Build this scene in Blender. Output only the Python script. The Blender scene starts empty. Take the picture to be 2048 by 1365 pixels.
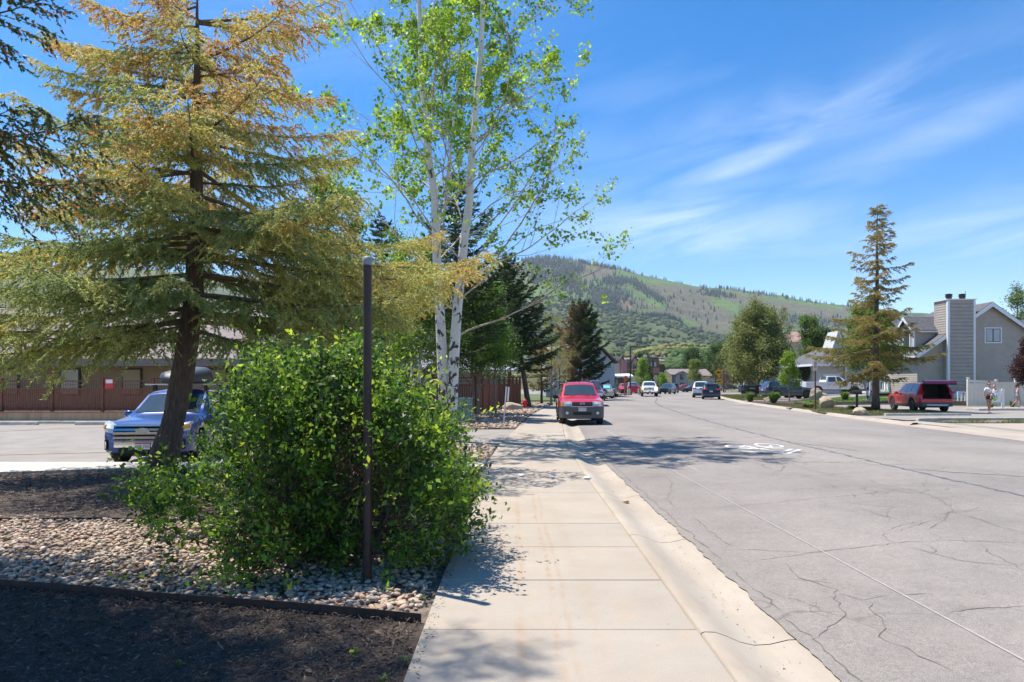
import bpy, math, random
import numpy as np
from mathutils import Vector, Matrix, noise
random.seed(11)
RG = np.random.default_rng(11)
SC = bpy.context.scene
COL = SC.collection
rad = math.radians

# ------------------------------------------------------------------ camera
cam_d = bpy.data.cameras.new('camera')
cam = bpy.data.objects.new('camera', cam_d); COL.objects.link(cam)
cam.location = (0, 0, 1.6); cam.rotation_euler = (rad(90), 0, 0)
cam_d.lens = 24; cam_d.sensor_width = 36; cam_d.sensor_fit = 'HORIZONTAL'
cam_d.shift_y = 0.0417
cam_d.clip_start = 0.05; cam_d.clip_end = 30000
SC.camera = cam
# ------------------------------------------------------------------ sun + sky
SUN_FROM = Vector((-0.38, 0.25, 1.0)).normalized()
sun_el = math.asin(SUN_FROM.z)
sun_az = math.atan2(SUN_FROM.x, SUN_FROM.y)
sl = bpy.data.lights.new('sun', 'SUN'); sl.energy = 4.5; sl.angle = rad(0.55); sl.color = (1.0, 0.945, 0.85)
so = bpy.data.objects.new('sun', sl); COL.objects.link(so)
so.rotation_euler = (-SUN_FROM).to_track_quat('-Z', 'Y').to_euler()
W = bpy.data.worlds.new('World'); SC.world = W; W.use_nodes = True
nt = W.node_tree; nt.nodes.clear()
def N(t, typ, **kw):
    n = t.nodes.new(typ)
    for k, v in kw.items(): setattr(n, k, v)
    return n
def mathn(t, op, a, b=None, clamp=False):
    n = t.nodes.new('ShaderNodeMath'); n.operation = op; n.use_clamp = clamp
    for i, v in enumerate((a, b)):
        if v is None: continue
        if isinstance(v, (int, float)): n.inputs[i].default_value = v
        else: t.links.new(v, n.inputs[i])
    return n.outputs[0]
sky = N(nt, 'ShaderNodeTexSky', sky_type='NISHITA', sun_disc=False)
sky.sun_elevation = sun_el; sky.sun_rotation = sun_az
sky.altitude = 2100; sky.air_density = 1.0; sky.dust_density = 0.25; sky.ozone_density = 2.6
geo = N(nt, 'ShaderNodeTexCoord')
sep = N(nt, 'ShaderNodeSeparateXYZ'); nt.links.new(geo.outputs['Generated'], sep.inputs[0])
zz = mathn(nt, 'MAXIMUM', sep.outputs['Z'], 0.0)
az = mathn(nt, 'ARCTAN2', sep.outputs['X'], sep.outputs['Y']); el = mathn(nt, 'ARCSINE', zz)
# wind-drawn cirrus: noise pulled out along a slightly rising direction
cmb = N(nt, 'ShaderNodeCombineXYZ')
nt.links.new(mathn(nt, 'MULTIPLY', az, 2.6), cmb.inputs[0]); nt.links.new(mathn(nt, 'MULTIPLY', mathn(nt, 'SUBTRACT', el, mathn(nt, 'MULTIPLY', az, 0.16)), 11.0), cmb.inputs[1])
n1 = N(nt, 'ShaderNodeTexNoise'); n1.inputs['Scale'].default_value = 1.25; n1.inputs['Detail'].default_value = 9; n1.inputs['Roughness'].default_value = 0.62; n1.inputs['Distortion'].default_value = 0.9
nt.links.new(cmb.outputs[0], n1.inputs['Vector'])
n3 = N(nt, 'ShaderNodeTexNoise'); n3.inputs['Scale'].default_value = 0.7; n3.inputs['Detail'].default_value = 4; nt.links.new(cmb.outputs[0], n3.inputs['Vector'])
def blob(a0, e0, wa, we, tilt):
    d1 = mathn(nt, 'SUBTRACT', az, a0); d2 = mathn(nt, 'SUBTRACT', mathn(nt, 'SUBTRACT', el, e0), mathn(nt, 'MULTIPLY', d1, tilt))
    q = mathn(nt, 'ADD', mathn(nt, 'POWER', mathn(nt, 'ABSOLUTE', mathn(nt, 'DIVIDE', d1, wa)), 2.0), mathn(nt, 'POWER', mathn(nt, 'ABSOLUTE', mathn(nt, 'DIVIDE', d2, we)), 2.0))
    return mathn(nt, 'POWER', 2.718, mathn(nt, 'MULTIPLY', q, -1.0))
tot = None
for (p, k) in ((( .24, .215, .22, .060, -.10), 1.0), ((.42, .345, .40, .045, .10), .42), ((.31, .295, .12, .018, .25), .75), ((.62, .17, .30, .05, .0), .8), ((.55, .30, .25, .03, .3), .4), ((-.55, .25, .5, .06, .05), .35), ((-.30, .46, .3, .05, .1), .3), ((1.6, .3, .8, .12, .1), .6), ((-1.7, .35, .8, .1, .1), .6), ((3.0, .3, .7, .12, 0), .6), ((-2.8, .4, .5, .12, 0), .5)):
    q = mathn(nt, 'MULTIPLY', blob(*p), k); tot = q if tot is None else mathn(nt, 'MAXIMUM', tot, q)
w1 = mathn(nt, 'MULTIPLY', mathn(nt, 'SUBTRACT', n1.outputs[0], 0.36), 3.3, clamp=True)
cf = mathn(nt, 'MULTIPLY', tot, mathn(nt, 'ADD', mathn(nt, 'MULTIPLY', w1, 0.85), 0.12), clamp=True)
thin = mathn(nt, 'MULTIPLY', mathn(nt, 'SUBTRACT', n3.outputs[0], 0.5), 0.9, clamp=True)
cf = mathn(nt, 'MAXIMUM', cf, thin)
lowhaze = mathn(nt, 'POWER', mathn(nt, 'SUBTRACT', 1.0, zz, clamp=True), 11.0)
cf2 = mathn(nt, 'MAXIMUM', mathn(nt, 'MULTIPLY', cf, 0.52), mathn(nt, 'MULTIPLY', lowhaze, 0.66), clamp=True)
hsv = N(nt, 'ShaderNodeHueSaturation'); hsv.inputs['Saturation'].default_value = 1.42; hsv.inputs['Value'].default_value = 0.98; hsv.inputs['Hue'].default_value = 0.500
nt.links.new(sky.outputs[0], hsv.inputs['Color'])
mx = N(nt, 'ShaderNodeMixRGB'); mx.inputs[2].default_value = (6.6, 7.0, 7.7, 1)
nt.links.new(cf2, mx.inputs[0]); nt.links.new(hsv.outputs[0], mx.inputs[1])
bg = N(nt, 'ShaderNodeBackground'); bg.inputs['Strength'].default_value = 0.125
nt.links.new(mx.outputs[0], bg.inputs[0])
wo = N(nt, 'ShaderNodeOutputWorld'); nt.links.new(bg.outputs[0], wo.inputs[0])
SC.view_settings.view_transform = 'Standard'; SC.view_settings.look = 'None'
SC.view_settings.exposure = 0.82; SC.view_settings.gamma = 1.0
SC.view_settings.use_curve_mapping = False
SC.render.engine = 'CYCLES'
SC.cycles.max_bounces = 8; SC.cycles.transparent_max_bounces = 8; SC.cycles.diffuse_bounces = 3; SC.cycles.glossy_bounces = 3
SC.cycles.transmission_bounces = 4
SC.cycles.use_denoising = True

# ------------------------------------------------------------------ materials
def mat(name, col, rough=0.6, metal=0.0, var=0.0, vscale=4.0, bump=0.0, bscale=40.0, spec=0.5, coat=0.0,
        attr=False, transl=0.0, col2=None, stretch=None, emit=None):
    m = bpy.data.materials.new(name); m.use_nodes = True
    t = m.node_tree; t.nodes.clear(); L = t.links
    out = N(t, 'ShaderNodeOutputMaterial'); b = N(t, 'ShaderNodeBsdfPrincipled')
    b.inputs['Roughness'].default_value = rough; b.inputs['Metallic'].default_value = metal
    b.inputs['Specular IOR Level'].default_value = spec; b.inputs['Coat Weight'].default_value = coat
    b.inputs['Coat Roughness'].default_value = 0.05
    c4 = (*col, 1); b.inputs['Base Color'].default_value = c4
    cs = None
    tc = N(t, 'ShaderNodeTexCoord'); vec = tc.outputs['Object']
    if stretch:
        mpn = N(t, 'ShaderNodeMapping'); mpn.inputs['Scale'].default_value = stretch; L.new(vec, mpn.inputs[0]); vec = mpn.outputs[0]
    if attr:
        a = N(t, 'ShaderNodeVertexColor'); a.layer_name = 'col'; cs = a.outputs[0]
    if var > 0:
        nn = N(t, 'ShaderNodeTexNoise'); nn.inputs['Scale'].default_value = vscale; nn.inputs['Detail'].default_value = 6; nn.inputs['Roughness'].default_value = 0.62
        L.new(vec, nn.inputs['Vector'])
        rp = N(t, 'ShaderNodeMapRange'); rp.inputs[1].default_value = 0.3; rp.inputs[2].default_value = 0.7
        L.new(nn.outputs[0], rp.inputs[0])
        if col2 is not None:
            x = N(t, 'ShaderNodeMixRGB'); x.inputs[1].default_value = c4; x.inputs[2].default_value = (*col2, 1)
            if cs: L.new(cs, x.inputs[1])
            L.new(mathn(t, 'MULTIPLY', rp.outputs[0], var), x.inputs[0]); cs = x.outputs[0]
        else:
            rp.inputs[3].default_value = 1 - var; rp.inputs[4].default_value = 1 + var
            x = N(t, 'ShaderNodeVectorMath', operation='SCALE')
            if cs: L.new(cs, x.inputs[0])
            else: x.inputs[0].default_value = col
            L.new(rp.outputs[0], x.inputs['Scale']); cs = x.outputs[0]
    if cs: L.new(cs, b.inputs['Base Color'])
    if bump > 0:
        bn = N(t, 'ShaderNodeTexNoise'); bn.inputs['Scale'].default_value = bscale; bn.inputs['Detail'].default_value = 5
        L.new(vec, bn.inputs['Vector'])
        bb = N(t, 'ShaderNodeBump'); bb.inputs['Strength'].default_value = bump; bb.inputs['Distance'].default_value = 0.02
        L.new(bn.outputs[0], bb.inputs['Height']); L.new(bb.outputs[0], b.inputs['Normal'])
    sh = b.outputs[0]
    if transl > 0:
        tr = N(t, 'ShaderNodeBsdfTranslucent'); mixs = N(t, 'ShaderNodeMixShader'); mixs.inputs[0].default_value = transl
        hs = N(t, 'ShaderNodeHueSaturation'); hs.inputs['Value'].default_value = 1.5; hs.inputs['Hue'].default_value = 0.49
        if cs: L.new(cs, hs.inputs['Color'])
        else: hs.inputs['Color'].default_value = c4
        L.new(hs.outputs[0], tr.inputs[0]); L.new(sh, mixs.inputs[1]); L.new(tr.outputs[0], mixs.inputs[2]); sh = mixs.outputs[0]
    if emit:
        b.inputs['Emission Color'].default_value = (*emit[0], 1); b.inputs['Emission Strength'].default_value = emit[1]
    L.new(sh, out.inputs[0])
    return m

def smat(name, build):
    """material with a custom colour tree: build(t, b, vec) links things into b"""
    m = bpy.data.materials.new(name); m.use_nodes = True; t = m.node_tree; t.nodes.clear()
    out = N(t, 'ShaderNodeOutputMaterial'); b = N(t, 'ShaderNodeBsdfPrincipled'); t.links.new(b.outputs[0], out.inputs[0])
    tc = N(t, 'ShaderNodeTexCoord'); build(t, b, tc.outputs['Object']); return m
def tnoise(t, vec, scale, detail=5, rough=0.6, stretch=None, dist=0.0):
    if stretch:
        q = N(t, 'ShaderNodeMapping'); q.inputs['Scale'].default_value = stretch; t.links.new(vec, q.inputs[0]); vec = q.outputs[0]
    n = N(t, 'ShaderNodeTexNoise'); n.inputs['Scale'].default_value = scale; n.inputs['Detail'].default_value = detail
    n.inputs['Roughness'].default_value = rough; n.inputs['Distortion'].default_value = dist
    t.links.new(vec, n.inputs['Vector']); return n.outputs[0]
def trange(t, v, a, b_, c=0.0, d=1.0):
    r = N(t, 'ShaderNodeMapRange'); r.inputs[1].default_value = a; r.inputs[2].default_value = b_; r.inputs[3].default_value = c; r.inputs[4].default_value = d
    t.links.new(v, r.inputs[0]); return r.outputs[0]
def tmix(t, f, a, b_, mode='MIX'):
    x = N(t, 'ShaderNodeMixRGB', blend_type=mode)
    for i, v in ((0, f), (1, a), (2, b_)):
        if isinstance(v, (int, float)): x.inputs[i].default_value = v
        elif isinstance(v, tuple): x.inputs[i].default_value = (*v, 1)
        else: t.links.new(v, x.inputs[i])
    return x.outputs[0]
def tbump(t, b, h, s, dist=0.01):
    bb = N(t, 'ShaderNodeBump'); bb.inputs['Strength'].default_value = s; bb.inputs['Distance'].default_value = dist
    t.links.new(h, bb.inputs['Height']); t.links.new(bb.outputs[0], b.inputs['Normal'])

def b_concrete(t, b, v):
    base = tmix(t, trange(t, tnoise(t, v, 1.3, 6), 0.3, 0.7), (0.350, 0.292, 0.228), (0.420, 0.360, 0.292))
    oi = N(t, 'ShaderNodeObjectInfo'); base = tmix(t, mathn(t, 'MULTIPLY', oi.outputs['Random'], 0.30), base, (0.325, 0.29, 0.25))
    grime = trange(t, tnoise(t, v, 0.55, 6, 0.7), 0.48, 0.72, 0, 0.4); base = tmix(t, grime, base, (0.30, 0.26, 0.215))
    fine = trange(t, tnoise(t, v, 90, 3), 0.3, 0.7, 0.90, 1.06)
    # rust-brown drip tracks along the walking line
    s = N(t, 'ShaderNodeSeparateXYZ'); t.links.new(v, s.inputs[0])
    wob = tnoise(t, v, 0.7, 3, stretch=(1, 0.5, 1))
    xx = mathn(t, 'ADD', s.outputs['X'], mathn(t, 'MULTIPLY', mathn(t, 'SUBTRACT', wob, 0.5), 0.22))
    tot = None
    for c, w, k in ((0.07, 0.05, 0.9), (0.30, 0.035, 1.0), (0.38, 0.03, 0.8), (0.55, 0.08, 0.35), (-0.12, 0.05, 0.3)):
        d = mathn(t, 'ABSOLUTE', mathn(t, 'SUBTRACT', xx, c))
        f = mathn(t, 'MULTIPLY', mathn(t, 'SUBTRACT', 1.0, mathn(t, 'DIVIDE', d, w), clamp=True), k)
        tot = f if tot is None else mathn(t, 'MAXIMUM', tot, f)
    br = trange(t, tnoise(t, v, 9, 7, 0.75, (1, 0.6, 1)), 0.40, 0.62)
    br2 = trange(t, tnoise(t, v, 1.1, 2), 0.35, 0.6)
    st = mathn(t, 'MULTIPLY', mathn(t, 'MULTIPLY', tot, br), mathn(t, 'MULTIPLY', br2, 1.0))
    c = tmix(t, st, base, (0.37, 0.225, 0.12))
    blot = trange(t, tnoise(t, v, 3.0, 8, 0.7), 0.52, 0.72, 0, 0.45)
    c = tmix(t, blot, c, (0.46, 0.33, 0.22))
    x = N(t, 'ShaderNodeVectorMath', operation='SCALE'); t.links.new(c, x.inputs[0]); t.links.new(fine, x.inputs['Scale'])
    t.links.new(x.outputs[0], b.inputs['Base Color']); b.inputs['Roughness'].default_value = 0.85
    tbump(t, b, tnoise(t, v, 160, 3), 0.25, 0.004)
def b_gutter(t, b, v):
    base = tmix(t, trange(t, tnoise(t, v, 2.0, 7, 0.65, (1, 0.3, 1)), 0.3, 0.7), (0.33, 0.275, 0.215), (0.43, 0.37, 0.30))
    dirt = trange(t, tnoise(t, v, 5.0, 8, 0.7, (1, 0.5, 1)), 0.5, 0.72, 0, 0.45)
    c = tmix(t, dirt, base, (0.30, 0.235, 0.17))
    t.links.new(c, b.inputs['Base Color']); b.inputs['Roughness'].default_value = 0.88
    tbump(t, b, tnoise(t, v, 120, 3), 0.3, 0.004)
def b_asphalt(t, b, v):
    big = trange(t, tnoise(t, v, 0.16, 5, 0.6), 0.35, 0.65)
    c = tmix(t, big, (0.188, 0.167, 0.150), (0.262, 0.232, 0.206))
    med = trange(t, tnoise(t, v, 1.1, 6, 0.7), 0.35, 0.7)
    c = tmix(t, mathn(t, 'MULTIPLY', med, 0.45), c, (0.31, 0.27, 0.236))
    grit = mathn(t, 'MULTIPLY', trange(t, tnoise(t, v, 150, 2), 0.25, 0.75, 0.50, 1.50), mathn(t, 'MULTIPLY', trange(t, tnoise(t, v, 28, 4, .75), 0.3, 0.7, 0.84, 1.16), trange(t, tnoise(t, v, 5, 6, .75), 0.35, 0.65, 0.93, 1.07)))
    # lengthwise wheel wear, slightly darker and lighter bands
    s = N(t, 'ShaderNodeSeparateXYZ'); t.links.new(v, s.inputs[0])
    band = mathn(t, 'SINE', mathn(t, 'MULTIPLY', s.outputs['X'], 2.1))
    bandf = trange(t, band, -1, 1, 0.96, 1.05)
    # fine crazing where the surface has broken up
    vv = N(t, 'ShaderNodeVectorMath', operation='ADD')
    nz = N(t, 'ShaderNodeTexNoise'); nz.inputs['Scale'].default_value = 1.3; nz.inputs['Detail'].default_value = 5
    t.links.new(v, nz.inputs['Vector']); sc = N(t, 'ShaderNodeVectorMath', operation='SCALE'); sc.inputs['Scale'].default_value = 0.9
    t.links.new(nz.outputs['Color'], sc.inputs[0]); t.links.new(v, vv.inputs[0]); t.links.new(sc.outputs[0], vv.inputs[1])
    vo = N(t, 'ShaderNodeTexVoronoi', feature='DISTANCE_TO_EDGE'); vo.inputs['Scale'].default_value = 0.75
    t.links.new(vv.outputs[0], vo.inputs['Vector'])
    ck = trange(t, vo.outputs['Distance'], 0.0, 0.014, 1, 0)
    where = trange(t, tnoise(t, v, 0.22, 3), 0.50, 0.58)
    ckf = mathn(t, 'MULTIPLY', mathn(t, 'MULTIPLY', ck, where), 0.75)
    x = N(t, 'ShaderNodeVectorMath', operation='SCALE'); t.links.new(c, x.inputs[0]); t.links.new(mathn(t, 'MULTIPLY', grit, bandf), x.inputs['Scale'])
    c = tmix(t, ckf, x.outputs[0], (0.12, 0.10, 0.082))
    t.links.new(c, b.inputs['Base Color']); b.inputs['Roughness'].default_value = 0.9
    tbump(t, b, tnoise(t, v, 260, 2), 0.4, 0.004)
M = {}
M['concrete'] = smat('concrete', b_concrete)
M['gutter'] = smat('gutter_concrete', b_gutter)
M['asphalt'] = smat('asphalt', b_asphalt)
M['concrete2'] = mat('kerb_concrete', (0.50, 0.46, 0.40), 0.85, var=0.25, vscale=3, bump=0.2, bscale=90)
M['asphalt2'] = mat('lot_asphalt', (0.27, 0.242, 0.215), 0.9, var=0.14, vscale=1.2, bump=0.3, bscale=200)
M['crack'] = mat('crack_fill', (0.15, 0.125, 0.102), 0.9, var=0.3, vscale=20)
M['seal'] = mat('seal_tar', (0.125, 0.12, 0.13), 0.6, var=0.3, vscale=8)
M['roadpaint'] = mat('road_paint', (0.74, 0.74, 0.72), 0.7, var=0.3, vscale=14, col2=(0.42, 0.41, 0.40))
M['faintpaint'] = mat('faint_paint', (0.42, 0.39, 0.36), 0.8, var=0.8, vscale=9, col2=(0.30, 0.27, 0.245))
M['yellowpaint'] = mat('faded_yellow_paint', (0.42, 0.30, 0.13), 0.8, var=0.7, vscale=6, col2=(0.27, 0.25, 0.22))
M['earth'] = mat('dry_earth', (0.20, 0.155, 0.105), 0.95, var=0.8, vscale=1.5, col2=(0.12, 0.14, 0.06), bump=0.4, bscale=25)
M['mulchbase'] = mat('mulch_soil', (0.060, 0.042, 0.032), 0.95, var=0.5, vscale=12, col2=(0.11, 0.078, 0.055), bump=1.0, bscale=60)
M['rockbase'] = mat('bed_soil', (0.16, 0.125, 0.095), 0.95, var=0.5, vscale=12, bump=0.6, bscale=40)
M['chip'] = mat('bark_chip', (0.1, 0.07, 0.05), 0.8, attr=True)
M['pebble'] = mat('river_pebble', (0.4, 0.35, 0.3), 0.7, attr=True, var=0.15, vscale=30, bump=0.2, bscale=60)
M['boulder'] = mat('boulder_stone', (0.43, 0.35, 0.255), 0.85, var=0.5, vscale=3, col2=(0.24, 0.17, 0.11), bump=0.9, bscale=9)
M['rust'] = mat('rusted_steel', (0.045, 0.022, 0.014), 0.7, var=0.5, vscale=18, bump=0.2)
M['lawn'] = mat('lawn_soil', (0.075, 0.115, 0.03), 0.95, var=0.6, vscale=2.5, col2=(0.13, 0.14, 0.05))
M['grass'] = mat('grass_blade', (0.10, 0.16, 0.04), 0.6, attr=True, transl=0.3)
M['leaf'] = mat('leaf', (.08, .14, .03), 0.46, attr=True, transl=0.48, spec=0.42)
M['needle'] = mat('needle', (0.06, 0.08, 0.04), 0.55, attr=True, transl=0.34, spec=0.3)
M['leafmatte'] = mat('leaf_matte', (0.08, 0.14, 0.03), 0.6, attr=True, transl=0.4, spec=0.3)
M['bark'] = mat('spruce_bark', (0.115, 0.078, 0.058), 0.9, var=0.5, vscale=7, bump=1.0, bscale=16, stretch=(2.5, 2.5, 0.6))
M['barkgrey'] = mat('grey_bark', (0.23, 0.195, 0.16), 0.9, var=0.4, vscale=6, bump=0.8, bscale=20, stretch=(2, 2, 0.6))
M['twig'] = mat('twig_wood', (0.17, 0.125, 0.095), 0.85, var=0.3, vscale=5)
M['twigpale'] = mat('pale_twig_wood', (0.42, 0.345, 0.27), 0.8, var=0.3, vscale=5)
def b_aspen(t, b, v):
    s = N(t, 'ShaderNodeSeparateXYZ'); t.links.new(v, s.inputs[0])
    base = tmix(t, trange(t, tnoise(t, v, 2.2, 4), 0.3, 0.7), (0.60, 0.56, 0.49), (0.76, 0.73, 0.67))
    low = trange(t, s.outputs['Z'], 0.6, 4.6, 1.0, 0.0)
    scar = tnoise(t, v, 6.0, 5, 0.65, (1.0, 1.0, 0.75), 0.6)
    thr = mathn(t, 'SUBTRACT', 0.61, mathn(t, 'MULTIPLY', low, 0.12))
    sf = trange(t, mathn(t, 'SUBTRACT', scar, thr), 0.0, 0.03)
    lines = trange(t, tnoise(t, v, 5.0, 3, 0.5, (0.5, 0.5, 9)), 0.62, 0.70, 0, 0.5)
    c = tmix(t, lines, base, (0.22, 0.18, 0.14)); c = tmix(t, sf, c, (0.055, 0.045, 0.036))
    t.links.new(c, b.inputs['Base Color']); b.inputs['Roughness'].default_value = 0.75
    tbump(t, b, scar, 0.6, 0.03)
M['aspenbark'] = smat('aspen_bark', b_aspen)
M['fence'] = mat('fence_stain', (0.185, 0.068, 0.034), 0.75, var=0.35, vscale=5, bump=0.3, bscale=30, stretch=(4, 4, 0.5))
M['retain'] = mat('stained_retaining_concrete', (0.50, 0.42, 0.30), 0.9, var=0.8, vscale=1.4, col2=(0.33, 0.17, 0.07), stretch=(1.6, 1, 0.25))
M['transf'] = mat('utility_green', (0.42, 0.50, 0.40), 0.55, var=0.1, vscale=3)
M['marker'] = mat('black_marker', (0.02, 0.02, 0.022), 0.6)
M['orange'] = mat('orange_paint', (0.72, 0.16, 0.03), 0.6)
M['galv'] = mat('galvanised_steel', (0.50, 0.51, 0.52), 0.45, 0.5, var=0.15)
M['brownpost'] = mat('brown_painted_post', (0.040, 0.022, 0.016), 0.6, var=0.35, vscale=9)
M['greycap'] = mat('grey_cap', (0.22, 0.24, 0.25), 0.6)
M['white'] = mat('white_paint', (0.78, 0.78, 0.77), 0.5, var=0.05)
M['vinyl'] = mat('beige_vinyl', (0.80, 0.73, 0.62), 0.5, var=0.06)
M['trim'] = mat('white_trim', (0.72, 0.72, 0.74), 0.55)
M['siding'] = mat('taupe_siding', (0.42, 0.36, 0.305), 0.75, var=0.08, vscale=2)
M['siding2'] = mat('grey_blue_siding', (0.36, 0.38, 0.40), 0.75, var=0.08)
M['siding3'] = mat('pale_grey_siding', (0.50, 0.49, 0.465), 0.75, var=0.08)
M['stucco'] = mat('beige_stucco', (0.46, 0.40, 0.34), 0.85, var=0.1)
M['brownwall'] = mat('brown_stucco', (0.27, 0.19, 0.115), 0.85, var=0.1, vscale=0.6)
M['tanwood'] = mat('tan_wood_trim', (0.50, 0.34, 0.19), 0.8)
M['redmetal'] = mat('red_standing_seam', (0.40, 0.18, 0.14), 0.6)
M['shingle'] = mat('grey_shingle', (0.105, 0.105, 0.115), 0.9, var=0.35, vscale=3.5, bump=0.5, bscale=12, stretch=(1, 1, 3))
M['shingle2'] = mat('brown_shingle', (0.21, 0.17, 0.155), 0.9, var=0.3, vscale=3, bump=0.4, bscale=12)
M['darktrim'] = mat('dark_brown_trim', (0.04, 0.028, 0.024), 0.6)
M['glassdark'] = mat('window_glass', (0.035, 0.045, 0.05), 0.05, 0.0, spec=0.9)
M['curtain'] = mat('window_blind', (0.40, 0.43, 0.44), 0.4, var=0.15, vscale=3)
M['black'] = mat('black_plastic', (0.018, 0.018, 0.02), 0.5)
M['timber'] = mat('weathered_timber', (0.19, 0.14, 0.10), 0.9, var=0.35, vscale=6, bump=0.4, bscale=20)
M['red'] = mat('hydrant_red', (0.62, 0.03, 0.03), 0.45)
M['signorange'] = mat('orange_sign', (0.62, 0.17, 0.05), 0.5)
M['signyellow'] = mat('yellow_sign', (0.80, 0.40, 0.02), 0.5)
M['signred'] = mat('red_sign_ink', (0.6, 0.04, 0.05), 0.5)

# ------------------------------------------------------------------ object helpers
def tag(o, label=None, cat=None, group=None, kind=None):
    if label: o['label'] = label
    if cat: o['category'] = cat
    if group: o['group'] = group
    if kind: o['kind'] = kind
    return o
def empty(name, loc, rz=0.0, label=None, cat=None, group=None):
    o = bpy.data.objects.new(name, None); COL.objects.link(o); o.location = loc; o.rotation_euler = (0, 0, rz); o.empty_display_size = 0.3
    return tag(o, label, cat, group)
def link(name, me, parent=None, loc=None, kind=None):
    o = bpy.data.objects.new(name, me); COL.objects.link(o)
    if parent is not None: o.parent = parent
    if loc is not None: o.location = loc
    if kind: o['kind'] = kind
    return o
def mesh_np(name, V, F, mats, colr=None, smooth=False, fm=None):
    """V (n,3); F (m,k) array, or list of such arrays of different k"""
    V = np.ascontiguousarray(V, dtype=np.float32)
    Fs = F if isinstance(F, list) else [F]
    Fs = [np.asarray(f, dtype=np.int32) for f in Fs if len(f)]
    loops = np.concatenate([f.ravel() for f in Fs]); tot = np.concatenate([np.full(len(f), f.shape[1], dtype=np.int32) for f in Fs])
    st = np.concatenate([[0], np.cumsum(tot)[:-1]]).astype(np.int32)
    me = bpy.data.meshes.new(name)
    me.vertices.add(len(V)); me.vertices.foreach_set('co', V.ravel())
    me.loops.add(len(loops)); me.loops.foreach_set('vertex_index', loops)
    me.polygons.add(len(tot)); me.polygons.foreach_set('loop_start', st); me.polygons.foreach_set('loop_total', tot)
    if smooth: me.polygons.foreach_set('use_smooth', np.ones(len(tot), dtype=bool))
    if fm is not None: me.polygons.foreach_set('material_index', np.asarray(fm, dtype=np.int32))
    for m_ in (mats if isinstance(mats, (list, tuple)) else [mats]): me.materials.append(m_)
    if colr is not None:
        ca = me.color_attributes.new('col', 'FLOAT_COLOR', 'POINT')
        c = np.ones((len(V), 4), dtype=np.float32); c[:, :3] = colr
        ca.data.foreach_set('color', c.ravel())
    me.update(calc_edges=True); return me

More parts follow.
